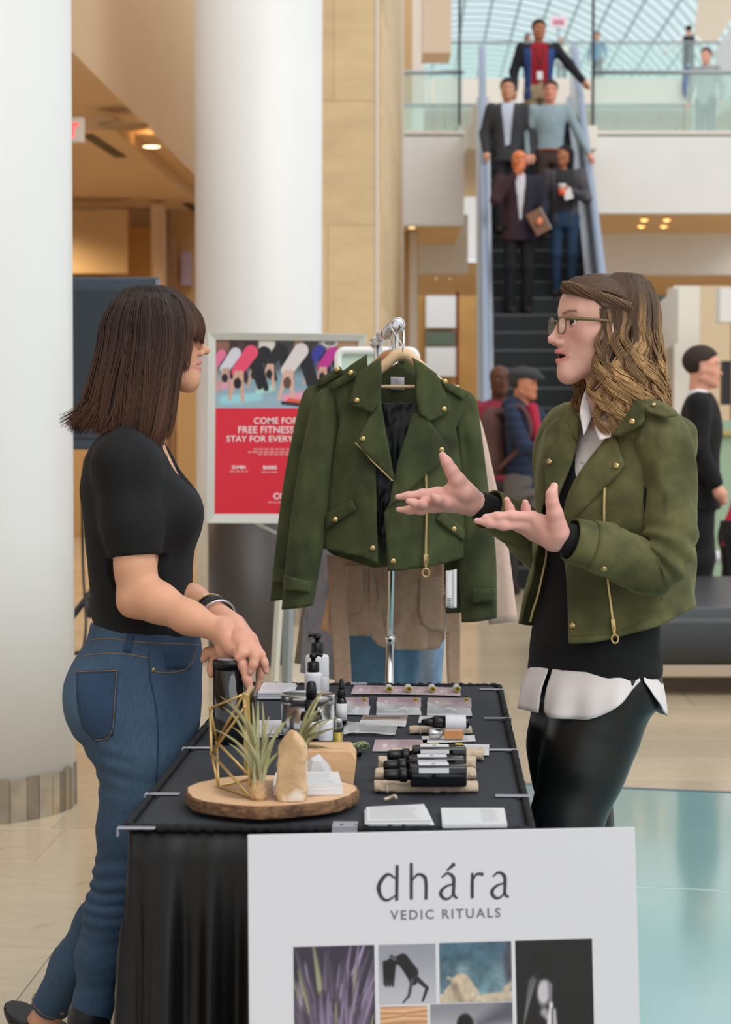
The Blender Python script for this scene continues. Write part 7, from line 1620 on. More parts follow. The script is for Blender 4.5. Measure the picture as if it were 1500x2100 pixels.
for k, (P_, lb) in enumerate((([(706,1480),(740,1480),(815,1494),(811,1508)], 'long clear plastic sleeves below the landscape card'), ([(705,1492),(735,1481),(738,1502),(704,1507)], 'short clear plastic sleeve beside the dropper bottle'))):
    if k == 0: P_ = [(712,1481),(816,1492),(811,1508),(705,1504)]
    O = [TP(*q, .002+.002*k) for q in P_]; nn = 20; uu, vv = np.meshgrid(np.linspace(0, 1, nn), np.linspace(0, 1, 8)); S3_ = O[0]*((1-uu)*(1-vv))[..., None] + O[1]*(uu*(1-vv))[..., None] + O[2]*(uu*vv)[..., None] + O[3]*((1-uu)*vv)[..., None]; S3_[..., 2] += .002 + .0016*np.sin(uu*9)*np.sin(vv*4)
    mobj('plastic_sleeve', S3_.reshape(-1, 3), grid_faces(8, nn), M_clear, None, solid=.0006, label=lb, cat='plastic sleeve', group='clear plastic sleeves')
card([(861,1468),(950,1469),(960,1482),(858,1482)], text_cv(64, 20, 'lines', 4), 'text_card', 'printed card behind the white labelled dropper bottle', 'card', 'leaflets and cards on the table')
card([(865,1510),(974,1508),(976,1520),(868,1524)], text_cv(64, 16, 'scrib', 5), 'text_card', 'white card under the amber oil bottle', 'card', 'leaflets and cards on the table')
card([(770,1517),(877,1517),(872,1541),(764,1540)], text_cv(64, 26, 'rose', 6), 'rose_card', 'single rose card beside the black spray bottles', 'card', 'leaflets and cards on the table')
card([(948,1526),(1004,1527),(1003,1549),(940,1545)], text_cv(50, 24, 'cols', 7), 'text_card', 'printed white card right of the black spray bottles', 'card', 'leaflets and cards on the table')
card([(540,1400),(607,1401),(598,1419),(528,1419)], text_cv(50, 24, 'lines', 8), 'booklet_stack', 'stack of printed booklets by the woman\'s fingers', 'booklets', 'leaflets and cards on the table', 8, .0022, dz=0., jit=.004)
card([(524,1478),(577,1477),(574,1500),(520,1502)], text_cv(50, 24, 'stack', 9), 'leaflet_stack', 'stack of leaflets between the plate and the tin', 'leaflets', 'leaflets and cards on the table', 6, .0018, jit=.005)
# leaflet stack on the slice
P_ = [(560,1583),(694,1583),(702,1608),(560,1611)]
t = card([(566,1584),(694,1583),(702,1609),(560,1611)], text_cv(60, 30, 'lines', 10), 'booklet_stack', 'white booklets lying on the wood slice behind the stone', 'booklets', 'leaflets and cards on the table', 6, .0028, dz=ZS-T0+.0005, jit=.001)
# --- bottles
def bottle(name, label, c, parts, R=None, group=None, cat='bottle', sx=1, sy=1, off=None):
    t = thing(name, label, cat, c if off is None else off, group)
    for nm, prof, m in parts: MB().lathe(prof, c, 28, R, sx, sy).build(nm, m, t)
    return t
def pump_head(t, c, z, m, dx=1, big=1.0):
    MB().lathe([(.0145*big,z),(.0150*big,z+.002),(.0150*big,z+.022*big),(.0120*big,z+.025*big),(.0055*big,z+.026*big),(.0055*big,z+.034*big)], c, 24).build('pump_collar', m, t)
    b = c + np.array((0,0,z+.034*big)); m_ = MB(); m_.lathe([(.0085*big,0),(.0100*big,.003),(.0095*big,.010*big),(.004,.0115*big)], b, 18); m_.tube([b + np.array((0,0,.007)), b + np.array((dx*.012,-.002,.0085)), b + np.array((dx*.021,-.004,.005))], [.0050,.0042,.0034], 8); m_.build('pump_head', m, t)
c = TP(651, 1421); t = bottle('pump_bottle', 'tall white pump bottle at the back of the table', c, [('body', [(.0265,0),(.0280,.003),(.0280,.085),(.0262,.090),(.0145,.094)], M_wp)], group='white pump bottles'); pump_head(t, c, .094, M_bk, -1, 1.05)
c = TP(643, 1446); t = bottle('pump_bottle', 'shorter white pump bottle in front of the tall one', c, [('body', [(.0185,0),(.0200,.003),(.0200,.068),(.0185,.073),(.0135,.076)], M_wp)], group='white pump bottles'); pump_head(t, c, .076, M_bk, 1, .92)
c = TP(666, 1452); bottle('travel_bottle', 'small clear capped dark bottle beside the pump bottles', c, [('body', [(.011,0),(.0115,.002),(.0115,.032)], M_bkg), ('cap', [(.0105,.032),(.0105,.066),(.0095,.070),(.0003,.071)], M_clear)])
c = TP(632, 1509); R_t = .0545; t = bottle('tin', 'round silver tin with flat lid in the middle left of the table', c, [('body', [(R_t-.001,0),(R_t,.002),(R_t,.070)], M_silver), ('lid', [(R_t+.0015,.068),(R_t+.0015,.084),(R_t,.087),(R_t-.006,.0875),(R_t-.008,.086),(.0005,.086)], M_silver)], cat='tin')
c = TP(639, 1524); t = bottle('spray_bottle', 'dark pump spray bottle standing in front of the silver tin', c, [('body', [(.021,0),(.0222,.003),(.0222,.055),(.020,.062),(.0125,.066)], mat('brown_glass', srgb(30,24,22), .08, coat=.4)), ('collar', [(.0125,.064),(.0130,.066),(.0130,.085),(.0105,.088)], M_bk), ('actuator', [(.0105,.086),(.0105,.108),(.0090,.120),(.0060,.124),(.0003,.125)], M_bk)])
MB().lathe([(.0226,.012),(.0226,.046)], c, 28).build('label', M_label, t)
c = TP(701, 1484); t = bottle('dropper_bottle', 'slim dark dropper bottle standing near the landscape card', c, [('body', [(.0105,0),(.0112,.002),(.0112,.048),(.0095,.054),(.0068,.057)], M_bkg), ('label', [(.0115,.008),(.0115,.044)], M_label), ('cap', [(.0085,.056),(.0098,.058),(.0098,.070),(.0080,.074)], M_bk), ('bulb', [(.0072,.073),(.0062,.080),(.0045,.092),(.0028,.096),(.0003,.097)], M_bk)])
c = TP(694, 1538); bottle('oil_vial', 'glass vial of yellow oil with silver cap beside the air plant', c, [('body', [(.0078,0),(.0084,.002),(.0084,.036)], M_oil), ('cap', [(.0086,.036),(.0086,.060),(.0078,.062),(.0003,.0622)], M_silver)])
c = TP(668, 1540); t = bottle('white_jar', 'white labelled jar with black base beside the oil vial', c, [('base', [(.013,0),(.0145,.003),(.0145,.018),(.0130,.021)], M_bk), ('label', [(.0140,.021),(.0145,.023),(.0145,.056),(.0132,.060),(.0003,.0605)], M_label)], cat='jar')
# moss coloured curled air plant lying down, white pot lying down
mc = TP(738, 1541); mc[2] += .009; t = thing('air_plant', 'curled green air plant lying beside the white lipped tube', 'air plant', mc - np.array((0,0,.009))); rq = random.Random(3)
for k in range(26):
    a = rq.uniform(0, 2*PI); r_ = rq.uniform(.006, .013); pts = [mc + np.array((-.030 + rq.uniform(-.003,.003), rq.uniform(-.004,.004), rq.uniform(-.003,.003)))] + [mc + np.array((.004 + r_*math.cos(a+q)*1.1, r_*.9*math.sin(a*1.7+q), max(-.007, .009*math.sin(q*1.3+a)))) for q in (0, 1.2, 2.4, 3.4)]
    V, Q = tubes(spline(pts, 14)[None], np.linspace(.0015, .0005, 14)[None], 4); mobj('leaf', V, Q, M_leaf, t, col=np.tile(np.array(srgb(150,164,116))*rq.uniform(.7, 1.2), (len(V), 1)))
c = TP(722, 1553); c[2] += .0095; R_ = frame((1,.12,0)); bottle('lip_tube', 'short white tube with black cap lying by the wooden block', c, [('tube', [(.0085,-.016),(.0093,-.014),(.0093,.006)], M_wp), ('cap', [(.0095,.006),(.0095,.016),(.0085,.018),(.0003,.018)], M_bk)], R_, cat='tube', off=c - np.array((0,0,.0095)))
# pouches
def pouch(px0, px1, py, h, lab, dz=0., w=None, seed=0, dpt=.042):
    a = TP(px0, py, dz); b = TP(px1, py, dz); L_ = b[0]-a[0]; c = (a+b)/2; s = SDF()
    s.fn(lambda p, d: None)
    s.ops = []
    def f(p):
        q = (p - c) / np.array((L_/2, dpt/2, h)); zc_ = q[:,2]-.5; k = (np.abs(q[:,0])**5 + np.abs(q[:,1])**3.2)**(1/4.0); e = np.maximum(k-1, np.abs(zc_)*2-1)
        rr = np.hypot(np.maximum(np.abs(q[:,1])-.5, 0)*2, np.abs(zc_)*2*.9); return np.maximum(np.maximum(np.abs(p[:,0]-c[0])-L_/2, (rr-1)*h*.5), np.abs(p[:,1]-c[1])-dpt/2) + .0015*fbm(p*np.array((90,120,120.))+seed, 3)
    s.ops.append((lambda p: f(p), 0, False)); V_, Q_ = surfnet(s, c + np.array((-L_/2-.006, -dpt/2-.006, -.002)), c + np.array((L_/2+.006, dpt/2+.006, h+.006)), .0018)
    V_[:,2] = np.maximum(V_[:,2], T0+dz+.0002)
    t = thing('linen_pouch', lab, 'pouch', c, 'linen pouches on the table'); mobj('cloth', V_, Q_, M_kraft, t)
    tie = [c + np.array((-L_/2+.022, -dpt/2-.002 + .004*math.sin(q), h*.5 + .006*math.cos(q*1.7))) for q in np.linspace(0, 6, 18)]; MB().tube(tie, .0011, 5).build('drawstring', mat('string', srgb(214,200,178), .9), t); return t
pouch(768, 980, 1622, .016, 'front linen pouch under the nearest black spray bottle', seed=1)
pouch(770, 975, 1598, .018, 'middle linen pouch under the second black spray bottle', seed=2)
pouch(777, 976, 1575, .019, 'third linen pouch under the farthest black spray bottle', seed=3)
pouch(801, 992, 1556, .018, 'rearmost linen pouch among the black spray bottles', seed=4)
pouch(840, 968, 1503, .013, 'linen pouch under the white labelled dropper bottle', seed=5, dpt=.03)
# three black spray bottles lying down
def lying_spray(px0, px1, capx, py, dz, label, k):
    a = TP(px0, py, dz); b = TP(px1, py, dz); L_ = b[0]-a[0]; hgt = .0375 if k == 0 else .034; y = a[1]+.012; z0_ = T0+dz; R_ = np.stack((np.array((0,1.,0)), np.array((0,0,1.)), np.array((1.,0,0))), axis=1)
    t = thing('spray_bottle', label, 'bottle', np.array((a[0]+L_/2, y, z0_)), 'black spray bottles'); cx = np.array((a[0], y, z0_+hgt/2)); w_ = .017; hh = hgt/2
    rp_ = [(math.copysign(w_ - .006, math.cos(q)) + .006*math.cos(q), math.copysign(hh-.006, math.sin(q)) + .006*math.sin(q)) for q in np.linspace(.1, 2*PI+.1, 33)[:-1]]
    MB().prism(rp_, 0, L_, R_, cx).build('body', M_bkg, t, bevel=.004, bseg=3, angle=50)
    MB().lathe([(.0075,-.008),(.009,-.001),(.012,0)], cx, 20, R_).build('neck', M_bk, t); MB().lathe([(.0115,-.018),(.0125,-.016),(.0125,-.006),(.0105,-.005)], cx, 22, R_).build('collar', M_bk, t); cl_ = capx
    MB().lathe([(.0003,-.046),(.0075,-.0455),(.0095,-.040),(.0105,-.018)], cx, 22, R_).build('spray_cap', M_bk, t)
    lb0 = .14*L_; MB().box((a[0]+.15*L_, y-.013, z0_+hgt+.0001), (a[0]+.68*L_, y+.016, z0_+hgt+.0007)).build('label', M_label, t, smooth=False); MB().box((a[0]+.15*L_, y-.0175, z0_+hgt*.66), (a[0]+.68*L_, y-.0170, z0_+hgt-.004)).build('label_edge', M_label, t, smooth=False)
    MB().box((a[0]+.38*L_, y-.004, z0_+hgt+.0007), (a[0]+.44*L_, y+.006, z0_+hgt+.0009)).build('label_print', M_ink2, t, smooth=False)
lying_spray(842, 958, 798, 1614, .0135, 'nearest of the three black spray bottles lying on pouches', 0)
lying_spray(840, 953, 798, 1592, .0155, 'middle of the three black spray bottles lying on pouches', 1)
lying_spray(846, 957, 806, 1570, .0165, 'farthest of the three black spray bottles lying on pouches', 2)
# loose scrap of linen string
MB().tube(spline([TP(788,1640,.002), TP(800,1636,.004), TP(810,1632,.008), TP(813,1638,.003)], 14), [.003]*14, 6).build('linen_scrap', M_kraft, None, label='small twist of linen lying in front of the pouches', cat='scrap')
# white labelled dropper lying, amber bottle lying
R_ = np.stack((np.array((0,1.,0)), np.array((0,0,1.)), np.array((1.,0,0))), axis=1); c = TP(910, 1496, .0125); c[2] += .0145; c[1] += .006
bottle('dropper_bottle', 'white labelled dropper bottle lying on a linen pouch', c, [('label', [(.0142,.004),(.0146,.006),(.0146,.044),(.0142,.046)], M_label), ('body', [(.0135,0),(.0135,.050),(.012,.052),(.0003,.052)], M_bkg), ('cap', [(.0115,-.020),(.0135,-.018),(.0135,-.002),(.011,0)], M_bk), ('bulb', [(.0003,-.046),(.005,-.045),(.0075,-.032),(.0110,-.020)], M_bk)], R_, off=c - np.array((0,0,.0145)))
c = TP(880, 1517, .001); c[2] += .0125
t = bottle('oil_bottle', 'square amber oil bottle with silver cap lying on a card', c, [('cap', [(.0003,0),(.0098,.0005),(.0105,.002),(.0105,.024)], M_silver), ('neck', [(.007,.024),(.007,.027)], M_silver)], R_, off=c - np.array((0,0,.0125)))
MB().box((c[0]+.027, c[1]-.011, c[2]-.0115), (c[0]+.073, c[1]+.011, c[2]+.0115)).build('glass', glassmat('bottle_glass', (.97,.97,.96), .9, .04), t, smooth=False, bevel=.003); MB().box((c[0]+.030, c[1]-.0095, c[2]-.010), (c[0]+.069, c[1]+.0095, c[2]+.0075)).build('oil', M_amber, t, smooth=False, bevel=.002)
for k, (px0, px1, lb) in enumerate(((880,900,'small flat yellow vial behind the black bottles at left'), (934,950,'small flat yellow vial behind the black bottles at right'))):
    a = TP(px0, 1534); b = TP(px1, 1534); a[2] += .005; MB().lathe([(.004,0),(.0048,.001),(.0048,b[0]-a[0]),(.0003,b[0]-a[0]+.001)], a, 14, R_).build('oil_vial', M_oil, None, label=lb, cat='vial', group='small vials on cards')
# ------------------------------------------------------------------ people in the background
def shade(*c): return np.array(srgb(*c))
M_vc = mat('cloth_vcol', rough=.85, vcol=True, var=.10, vs=30)
HS = head_sdf(male=1.0)
def esc_z(Y): return .2*(math.floor((Y-17.6)*SL/.2)+1)
def bgp(label, base, H, yaw, top, trous, hair, skin, la, ra_, jacket=None, shirt=None, hairkind='short', res=.017, lean=(0,0), group='people in the background', stride=0., lookyaw=0., coat_len=.86, collar=None, wide=1.0, female=False):
    """la / ra_: (elbow, wrist) of the left / right arm in local metres (forward, left, up) for a 1.75 m figure; yaw 0 faces the viewer, + turns to the viewer's right"""
    k = H/1.75; a = math.radians(yaw); f = np.array((math.sin(a), -math.cos(a), 0)); l = np.array((math.cos(a), math.sin(a), 0)); R = np.stack((f, l, np.array((0,0,1.))), axis=1); B = np.array(base, float)
    t = thing('person', label, 'person', B, group)
    ln = np.array((lean[0], lean[1], 0.)); Lz = lambda z: ln*np.clip((z-.9)/.75, 0, 1.2)
    P = lambda x, y, z: np.array((x, y, z)) + Lz(z)
    def mk(s, lo, hi, name, m, col, h=res):
        V, Q = surfnet(s, lo, hi, h/k); 
        c = col(V) if callable(col) else np.tile(np.array(col, float), (len(V), 1)); return mobj(name, B + (V*k) @ R.T, Q, m, t, col=c)
    sw = .185*wide; hip = .92
    arms = []
    for s_, (e, w) in ((1, la), (-1, ra_)):
        arms.append((P(0, s_*sw, 1.42), np.array(e, float)+Lz(e[2]), np.array(w, float)+Lz(w[2])))
    ly = math.radians(lookyaw); HR = rotz(ly); HO = P(.015, 0, 1.635)
    body = SDF(); body.ops.append((wrap(HS, HO, HR, 1.02), 0, False)); body.rc(P(-.01,0,1.56), P(-.015,0,1.42), .055, .062, .03)
    body.chain([P(0,0,1.36), P(0,0,1.15), P(0,0,.95)], [.085, .075, .085], .04)
    for (s0, e, w) in arms:
        body.chain([s0, e, w], [.045, .036, .026], .03); d = (w-e)/np.linalg.norm(w-e); body.chain([w, w+d*.06, w+d*.11], [.026, .034, .022], .02); body.rc(w+d*.04, w+d*.075+np.array((.03,0,.01)), .014, .011, .01)
    legs = []
    for s_ in (1, -1):
        st = stride*s_; legs.append([np.array((0, s_*.085, hip)), np.array((.02+st*.5, s_*.095, .50)), np.array((-.01+st, s_*.09, .09 + (.05 if st < 0 else 0)))])
    for L_ in legs: body.chain(L_, [.07, .05, .04], .03)
    def bc(V):
        c = face_color((V-HO) @ HR/1.02, skin, np.array(skin)*np.array((.9,.6,.6)), np.array(hair)*.8, (.03,.02,.02), 0, .4); return c
    mk(body, (-.45,-.75,.02), (.65,.75,1.82), 'body', M_skin, bc, res*.92)
    # trousers
    tr = SDF(); tr.loft([.80,.90,1.0,1.06], [0]*4, [0]*4, [.105,.11,.10,.098], [.155*wide**.5,.165*wide**.5,.15,.145], 0)
    for L_ in legs: tr.chain(L_, [.088, .066, .058 if not female else .045], .04)
    tr.fn(lambda p, d: d + .004*fbm(p*9, 2)); tr.fn(lambda p, d: np.maximum(d, .05-p[:,2])); mk(tr, (-.4,-.35,.03), (.45,.35,1.12), 'trousers', M_vc, trous)
    for L_ in legs:
        s = SDF(); an = L_[2]; z0 = max(an[2]-.09, 0); s.chain([np.array((an[0]-.03, an[1], z0+.045)), np.array((an[0]+.09, an[1], z0+.04)), np.array((an[0]+.17, an[1], z0+.032))], [.044, .045, .034], .02); s.fn((lambda z0: lambda p, d: np.maximum(d, z0+.002-p[:,2]))(z0)); mk(s, an+np.array((-.12,-.08,-.1)), an+np.array((.26,.08,.08)), 'shoe', M_vc, shade(46,32,26))
    def torso(g, zb): 
        s = SDF(); zs = [zb, 1.0, 1.12, 1.25, 1.36, 1.44, 1.49]; c = [ln[0]*np.clip((z-.9)/.75,0,1.2) for z in zs]; cy = [ln[1]*np.clip((z-.9)/.75,0,1.2) for z in zs]; q = wide**.6
        s.loft(zs, c, cy, [.112+g, .108+g, .105+g, .115+g, .108+g, .085+g, .058+g], [.160*q+g, .150*q+g, .150*q+g, .170*q+g, .180*q+g, .150*q+g, .07+g], 0, p=2.2)
        return s
    def sleeves(s, g):
        for (s0, e, w) in arms: s.chain([s0, e], [.062+g, .052+g], .05); s.chain([e, lerp(e, w, .93)], [.052+g, .040+g], .03)
    if jacket is None:
        s = torso(0, coat_len); sleeves(s, 0); s.fn(lambda p, d: d + .006*fbm(p*8+B[0], 2)); s.rc(P(-.015,0,1.46), P(.02,0,1.60), .064, .07, .01, sub=True); mk(s, (-.5,-.8,.7), (.65,.8,1.56), 'top', M_vc, top)
    else:
        s = torso(-.006, .93); s.rc(P(-.015,0,1.46), P(.02,0,1.60), .060, .066, .01, sub=True); mk(s, (-.5,-.8,.7), (.65,.8,1.56), 'shirt', M_vc, shirt)
        s = torso(.012, coat_len); sleeves(s, .008); wv = jacket.get('open', (.05, .11)); zlo = jacket.get('zlo', .80)
        s.fn(lambda p, d: d + .006*fbm(p*8+B[0], 2))
        s.fn(lambda p, d: np.maximum(d, -np.maximum(np.abs(p[:,1]-ln[1]*.6) - (wv[0] + (wv[1]-wv[0])*np.clip((p[:,2]-zlo)/.6, 0, 1)), np.maximum(.02-p[:,0]+ln[0]*.5, zlo-p[:,2])))); s.rc(P(-.015,0,1.46), P(.02,0,1.60), .068, .074, .01, sub=True)
        mk(s, (-.5,-.8,.6), (.65,.8,1.58), 'jacket', M_vc, jacket['col'])
        if collar is not None:
            s = SDF(); s.rc(P(-.014,0,1.45), P(-.010,0,1.475), .072, .068, 0); s.rc(P(-.02,0,1.38), P(0,0,1.62), .054, .054, .004, sub=True); s.el(P(.08,0,1.50), (.05,.03,.06), .01, sub=True); mk(s, (-.2,-.2,1.38), (.2,.2,1.62), 'collar', M_vc, collar)
    hs = SDF()
    if hairkind == 'short':
        hs.el((-.016,0,.040), (.107,.087,.092), 0); hs.fn(lambda p, d: np.maximum(d, np.minimum(.038 + .7*np.clip(p[:,0]-.03, 0, 1) - p[:,2], np.maximum(-.045-p[:,2], p[:,0]+.018)*1.0)))
    elif hairkind == 'long':
        hs.el((-.018,0,.034), (.104,.086,.088), 0); hs.loft([-.20,-.10,.0,.05], [-.05,-.045,-.03,-.02], [0]*4, [.05,.065,.085,.08], [.075,.085,.088,.08], .03); hs.fn(lambda p, d: np.maximum(d, np.where(p[:,2] < .03, p[:,0]-.012, .03 + .7*np.clip(p[:,0]-.03,0,1) - p[:,2])))
    elif hairkind == 'hood':
        hs.el((-.01,0,.02), (.112,.092,.098), 0); hs.rc((-.03,0,-.06), (-.03,0,-.16), .085, .12, .04); hs.el((.10,0,-.01), (.07,.055,.075), .01, sub=True)
    if hairkind != 'bald':
        V, Q = surfnet(hs, (-.2,-.2,-.32), (.2,.2,.16), .009); V = HO + (V*1.03) @ HR.T; mobj('hair' if hairkind != 'hood' else 'head_scarf', B + (V*k) @ R.T, Q, M_vc, t, col=np.tile(np.array(hair), (len(V), 1)))
    return t, (lambda x, y, z: B + R @ (np.array((x, y, z))*k)), R
down = lambda s_, o=.03: ((-.03, s_*(.235+o), 1.14), (.05, s_*(.245+o), .90))
def ebase(px, Y): return (W(px, 500, Y)[0], Y, esc_z(Y))
tan_, brn, dks = shade(206,150,122), shade(170,112,80), shade(92,58,42)
# man in blue and black jacket at the top of the escalator
def jc(V): 
    c = np.tile(shade(42,70,128), (len(V), 1)); m = (np.abs(V[:,1]) > .185) | (V[:,2] > 1.40); c[m] = shade(24,26,34); return c
p1, L1, _ = bgp('man in blue and black jacket over red shirt, highest on the escalator', ebase(1104, 25.3), 1.78, 4, None, shade(150,130,100), shade(22,18,18), brn, ((.05,.36,1.22),(.14,.52,1.0)), down(-1, .06), jacket={'col': jc, 'open': (.10,.10), 'zlo': .6}, shirt=shade(150,20,36), coat_len=.80, wide=1.12)
MB().tube([L1(.10,.05,1.42), L1(.125,.02,1.25), L1(.125,0,1.12), L1(.125,-.02,1.25), L1(.10,-.05,1.42)], .005, 5).build('lanyard', M_dark, p1); MB().box((-.035,-.005,-.05), (.035,.005,.05), None).build('badge', M_paper, p1, smooth=False); bpy.context.scene.objects['badge'].data.transform(Matrix.Translation(Vector((L1(.128,-.005,1.07)).tolist())))
# two men behind each other in the middle
bgp('man in charcoal blazer over pale blue shirt, on the left of the escalator', ebase(1041, 23.5), 1.76, -4, None, shade(36,34,40), shade(26,20,20), tan_, down(1), ((-.02,-.26,1.15),(.06,-.24,.93)), jacket={'col': shade(56,57,62), 'open': (.02,.08), 'zlo': .95}, shirt=shade(190,200,220), collar=shade(200,208,224), wide=1.0, coat_len=.82)
def chk(V): g = (np.sin(V[:,1]*150)*np.sin(V[:,2]*150))[:, None]; return shade(138,158,168)*(1+.22*g)
p3, L3_, _ = bgp('man in pale checked shirt and brown trousers holding the right handrail', ebase(1128, 23.5), 1.74, 6, chk, shade(66,50,48), shade(52,36,30), shade(218,150,130), ((.06,.32,1.14),(.16,.42,.90)), down(-1, .02), wide=1.08, coat_len=.93, lookyaw=-14)
MB().tube([L3_(.112*math.cos(a)+0, .152*math.sin(a), .955) for a in np.linspace(0, 2*PI, 25)[:-1]], .018, 6, closed=True).build('belt', mat('belt_brown', srgb(130,64,40), .5), p3)
# bald man with folder
def suit(V): return lerp(shade(58,34,42), shade(28,30,44), np.clip((V[:,1:2]+.15)/.3, 0, 1))
p4, L4, R4 = bgp('bald man in dark suit with a hand at his mouth and a folder', ebase(1064, 22.0), 1.76, 8, None, shade(24,22,26), shade(60,40,30), shade(216,128,84), ((.02,.27,1.16),(.16,.20,1.02)), ((.12,-.27,1.20),(.155,-.06,1.485)), jacket={'col': suit, 'open': (.01,.075), 'zlo': 1.0}, shirt=shade(206,204,214), hairkind='bald', collar=shade(214,212,220), wide=1.1, coat_len=.78)
fo = thing('folder', 'brown folder held by the bald man on the escalator', 'folder', L4(.22,.17,.86)); Rq = R4 @ rotx(.5); m = MB(); m.box((-.012,-.09,-.13), (.012,.09,.13), Rq, L4(.20,.17,.97)); m.build('cover', mat('folder_brown', srgb(120,84,62), .6), fo, smooth=False, bevel=.004); MB().box((-.006,-.085,-.125), (.006,.095,.125), Rq, L4(.20,.17,.97)).build('pages', M_paper, fo, smooth=False)
# woman with phone
def card_(V): n = fbm(V*14, 2)[:, None]; return shade(66,64,70)*(1+.6*n)
p5, L5, R5 = bgp('dark-haired woman in grey patterned cardigan holding an orange and white cup', ebase(1158, 22.2), 1.63, -8, None, shade(36,60,88), shade(18,16,18), brn, ((.10,.26,1.12),(.20,.06,1.22)), ((-.02,-.24,1.14),(.05,-.24,.90)), jacket={'col': card_, 'open': (.05,.10), 'zlo': .7}, shirt=shade(44,44,48), hairkind='long', lookyaw=-38, coat_len=.84, female=True)
cp = thing('paper_cup', 'orange and white paper cup held by the woman on the escalator', 'cup', L5(.24,.02,1.16)); MB().lathe([(.032,0),(.040,.07)], L5(.24,-.02,1.15), 20).build('sleeve', mat('cup_orange', srgb(232,98,60), .5), cp); MB().lathe([(.040,.07),(.043,.12),(.044,.125),(.0005,.126)], L5(.24,-.02,1.15), 20).build('cup', M_paper, cp); MB().box((-.01,-.045,-.06), (.01,.045,.06), R5 @ rotx(.3), L5(.23,.05,1.17)).build('napkin', M_paper, cp, smooth=False)
MB().tube([L5(.105+.0,.0,1.608), L5(.09,-.05,1.61), L5(.02,-.082,1.612)], .004, 5).build('eyeglasses', M_dark, p5)
# ground floor
puff = lambda V: shade(30,40,64)*(1+.25*np.sin(V[:,2:3]*95))
p6, L6, R6 = bgp('man in flat cap and navy puffer jacket walking right with a backpack', (W(1072,900,16.3)[0], 16.3, 0), 1.86, 62, puff, shade(96,90,88), shade(60,56,52), shade(196,130,100), ((.22,.26,1.20),(.46,.28,1.10)), ((.14,-.27,1.16),(.36,-.26,1.10)), hairkind='short', stride=.20, wide=1.18, coat_len=.86)
cp_ = SDF(); cp_.el((-.005,0,.070), (.118,.094,.050), 0); cp_.rc((.07,0,.056), (.125,0,.040), .05, .03, .03); cp_.fn(lambda p, d: np.maximum(d, .030+.1*np.clip(-p[:,0],0,1)-p[:,2])); V, Q = surfnet(cp_, (-.16,-.14,0), (.2,.14,.16), .008); V = np.array((.015,0,1.635)) + V*1.03; mobj('flat_cap', np.array((W(1072,900,16.3)[0],16.3,0)) + (V*1.86/1.75) @ R6.T, Q, M_vc, p6, col=np.tile(shade(58,60,62), (len(V), 1)))
sc_ = SDF(); sc_.rc((-.05,-.05,1.46), (-.05,.05,1.46), .075, .075, 0); sc_.el((-.06,0,1.47), (.10,.14,.075), .03); V, Q = surfnet(sc_, (-.25,-.25,1.3), (.2,.25,1.62), .012); mobj('hood', np.array((W(1072,900,16.3)[0],16.3,0)) + (V*1.86/1.75) @ R6.T, Q, M_vc, p6, col=np.tile(shade(30,40,64), (len(V), 1)))
scf = SDF(); scf.rc((.10,-.05,1.45), (.17,-.06,1.12), .045, .04, 0); V, Q = surfnet(scf, (0,-.16,1.0), (.28,.05,1.55), .012); mobj('scarf', np.array((W(1072,900,16.3)[0],16.3,0)) + (V*1.86/1.75) @ R6.T, Q, M_vc, p6, col=np.tile(shade(170,34,62), (len(V), 1)))
bp = SDF(); bp.loft([.95,1.0,1.2,1.40,1.46], [-.215]*5, [0]*5, [.07,.095,.10,.085,.05], [.12,.15,.155,.14,.10], 0, p=3); V, Q = surfnet(bp, (-.36,-.22,.9), (-.08,.22,1.5), .012); bk_ = mobj('backpack', np.array((W(1072,900,16.3)[0],16.3,0)) + (V*1.86/1.75) @ R6.T, Q, mat('backpack_brown', srgb(92,62,58), .8, var=.1, vs=10), None, label='dark reddish brown backpack on the man in the flat cap', cat='backpack')
MB().tube(spline([L6(-.15,-.13,1.42), L6(.06,-.16,1.46), L6(.13,-.17,1.25), L6(-.12,-.17,1.0)], 20), .02, 6).build('backpack_strap', MT['backpack_brown'], p6)
bgp('bald man in dark red jacket behind the man in the flat cap', (W(1024,900,17.2)[0], 17.2, 0), 1.92, 14, shade(128,34,52), shade(50,46,50), shade(20,16,14), dks, down(1), down(-1), hairkind='bald', wide=1.05)
p8, L8, R8 = bgp('man in black suit facing right near the bench', (W(1437,900,13.2)[0], 13.2, 0), 1.90, 78, None, shade(22,21,22), shade(56,44,38), shade(226,164,140), ((.0,.24,1.16),(.08,.25,.93)), ((.0,-.24,1.16),(.10,-.22,.95)), jacket={'col': shade(15,15,17), 'open': (.0,.06), 'zlo': 1.12}, shirt=shade(224,224,228), collar=shade(232,232,236), wide=1.15, coat_len=.80, res=.012)
bgp('child in bright red coat at the right edge by the bench', (W(1500,900,14.4)[0], 14.4, 0), 1.22, 100, shade(196,26,62), shade(20,20,24), shade(40,30,26), tan_, ((.10,.26,1.16),(.24,.24,1.0)), ((.10,-.26,1.16),(.20,-.25,.98)), lean=(.30,.0), wide=1.25, coat_len=.80)
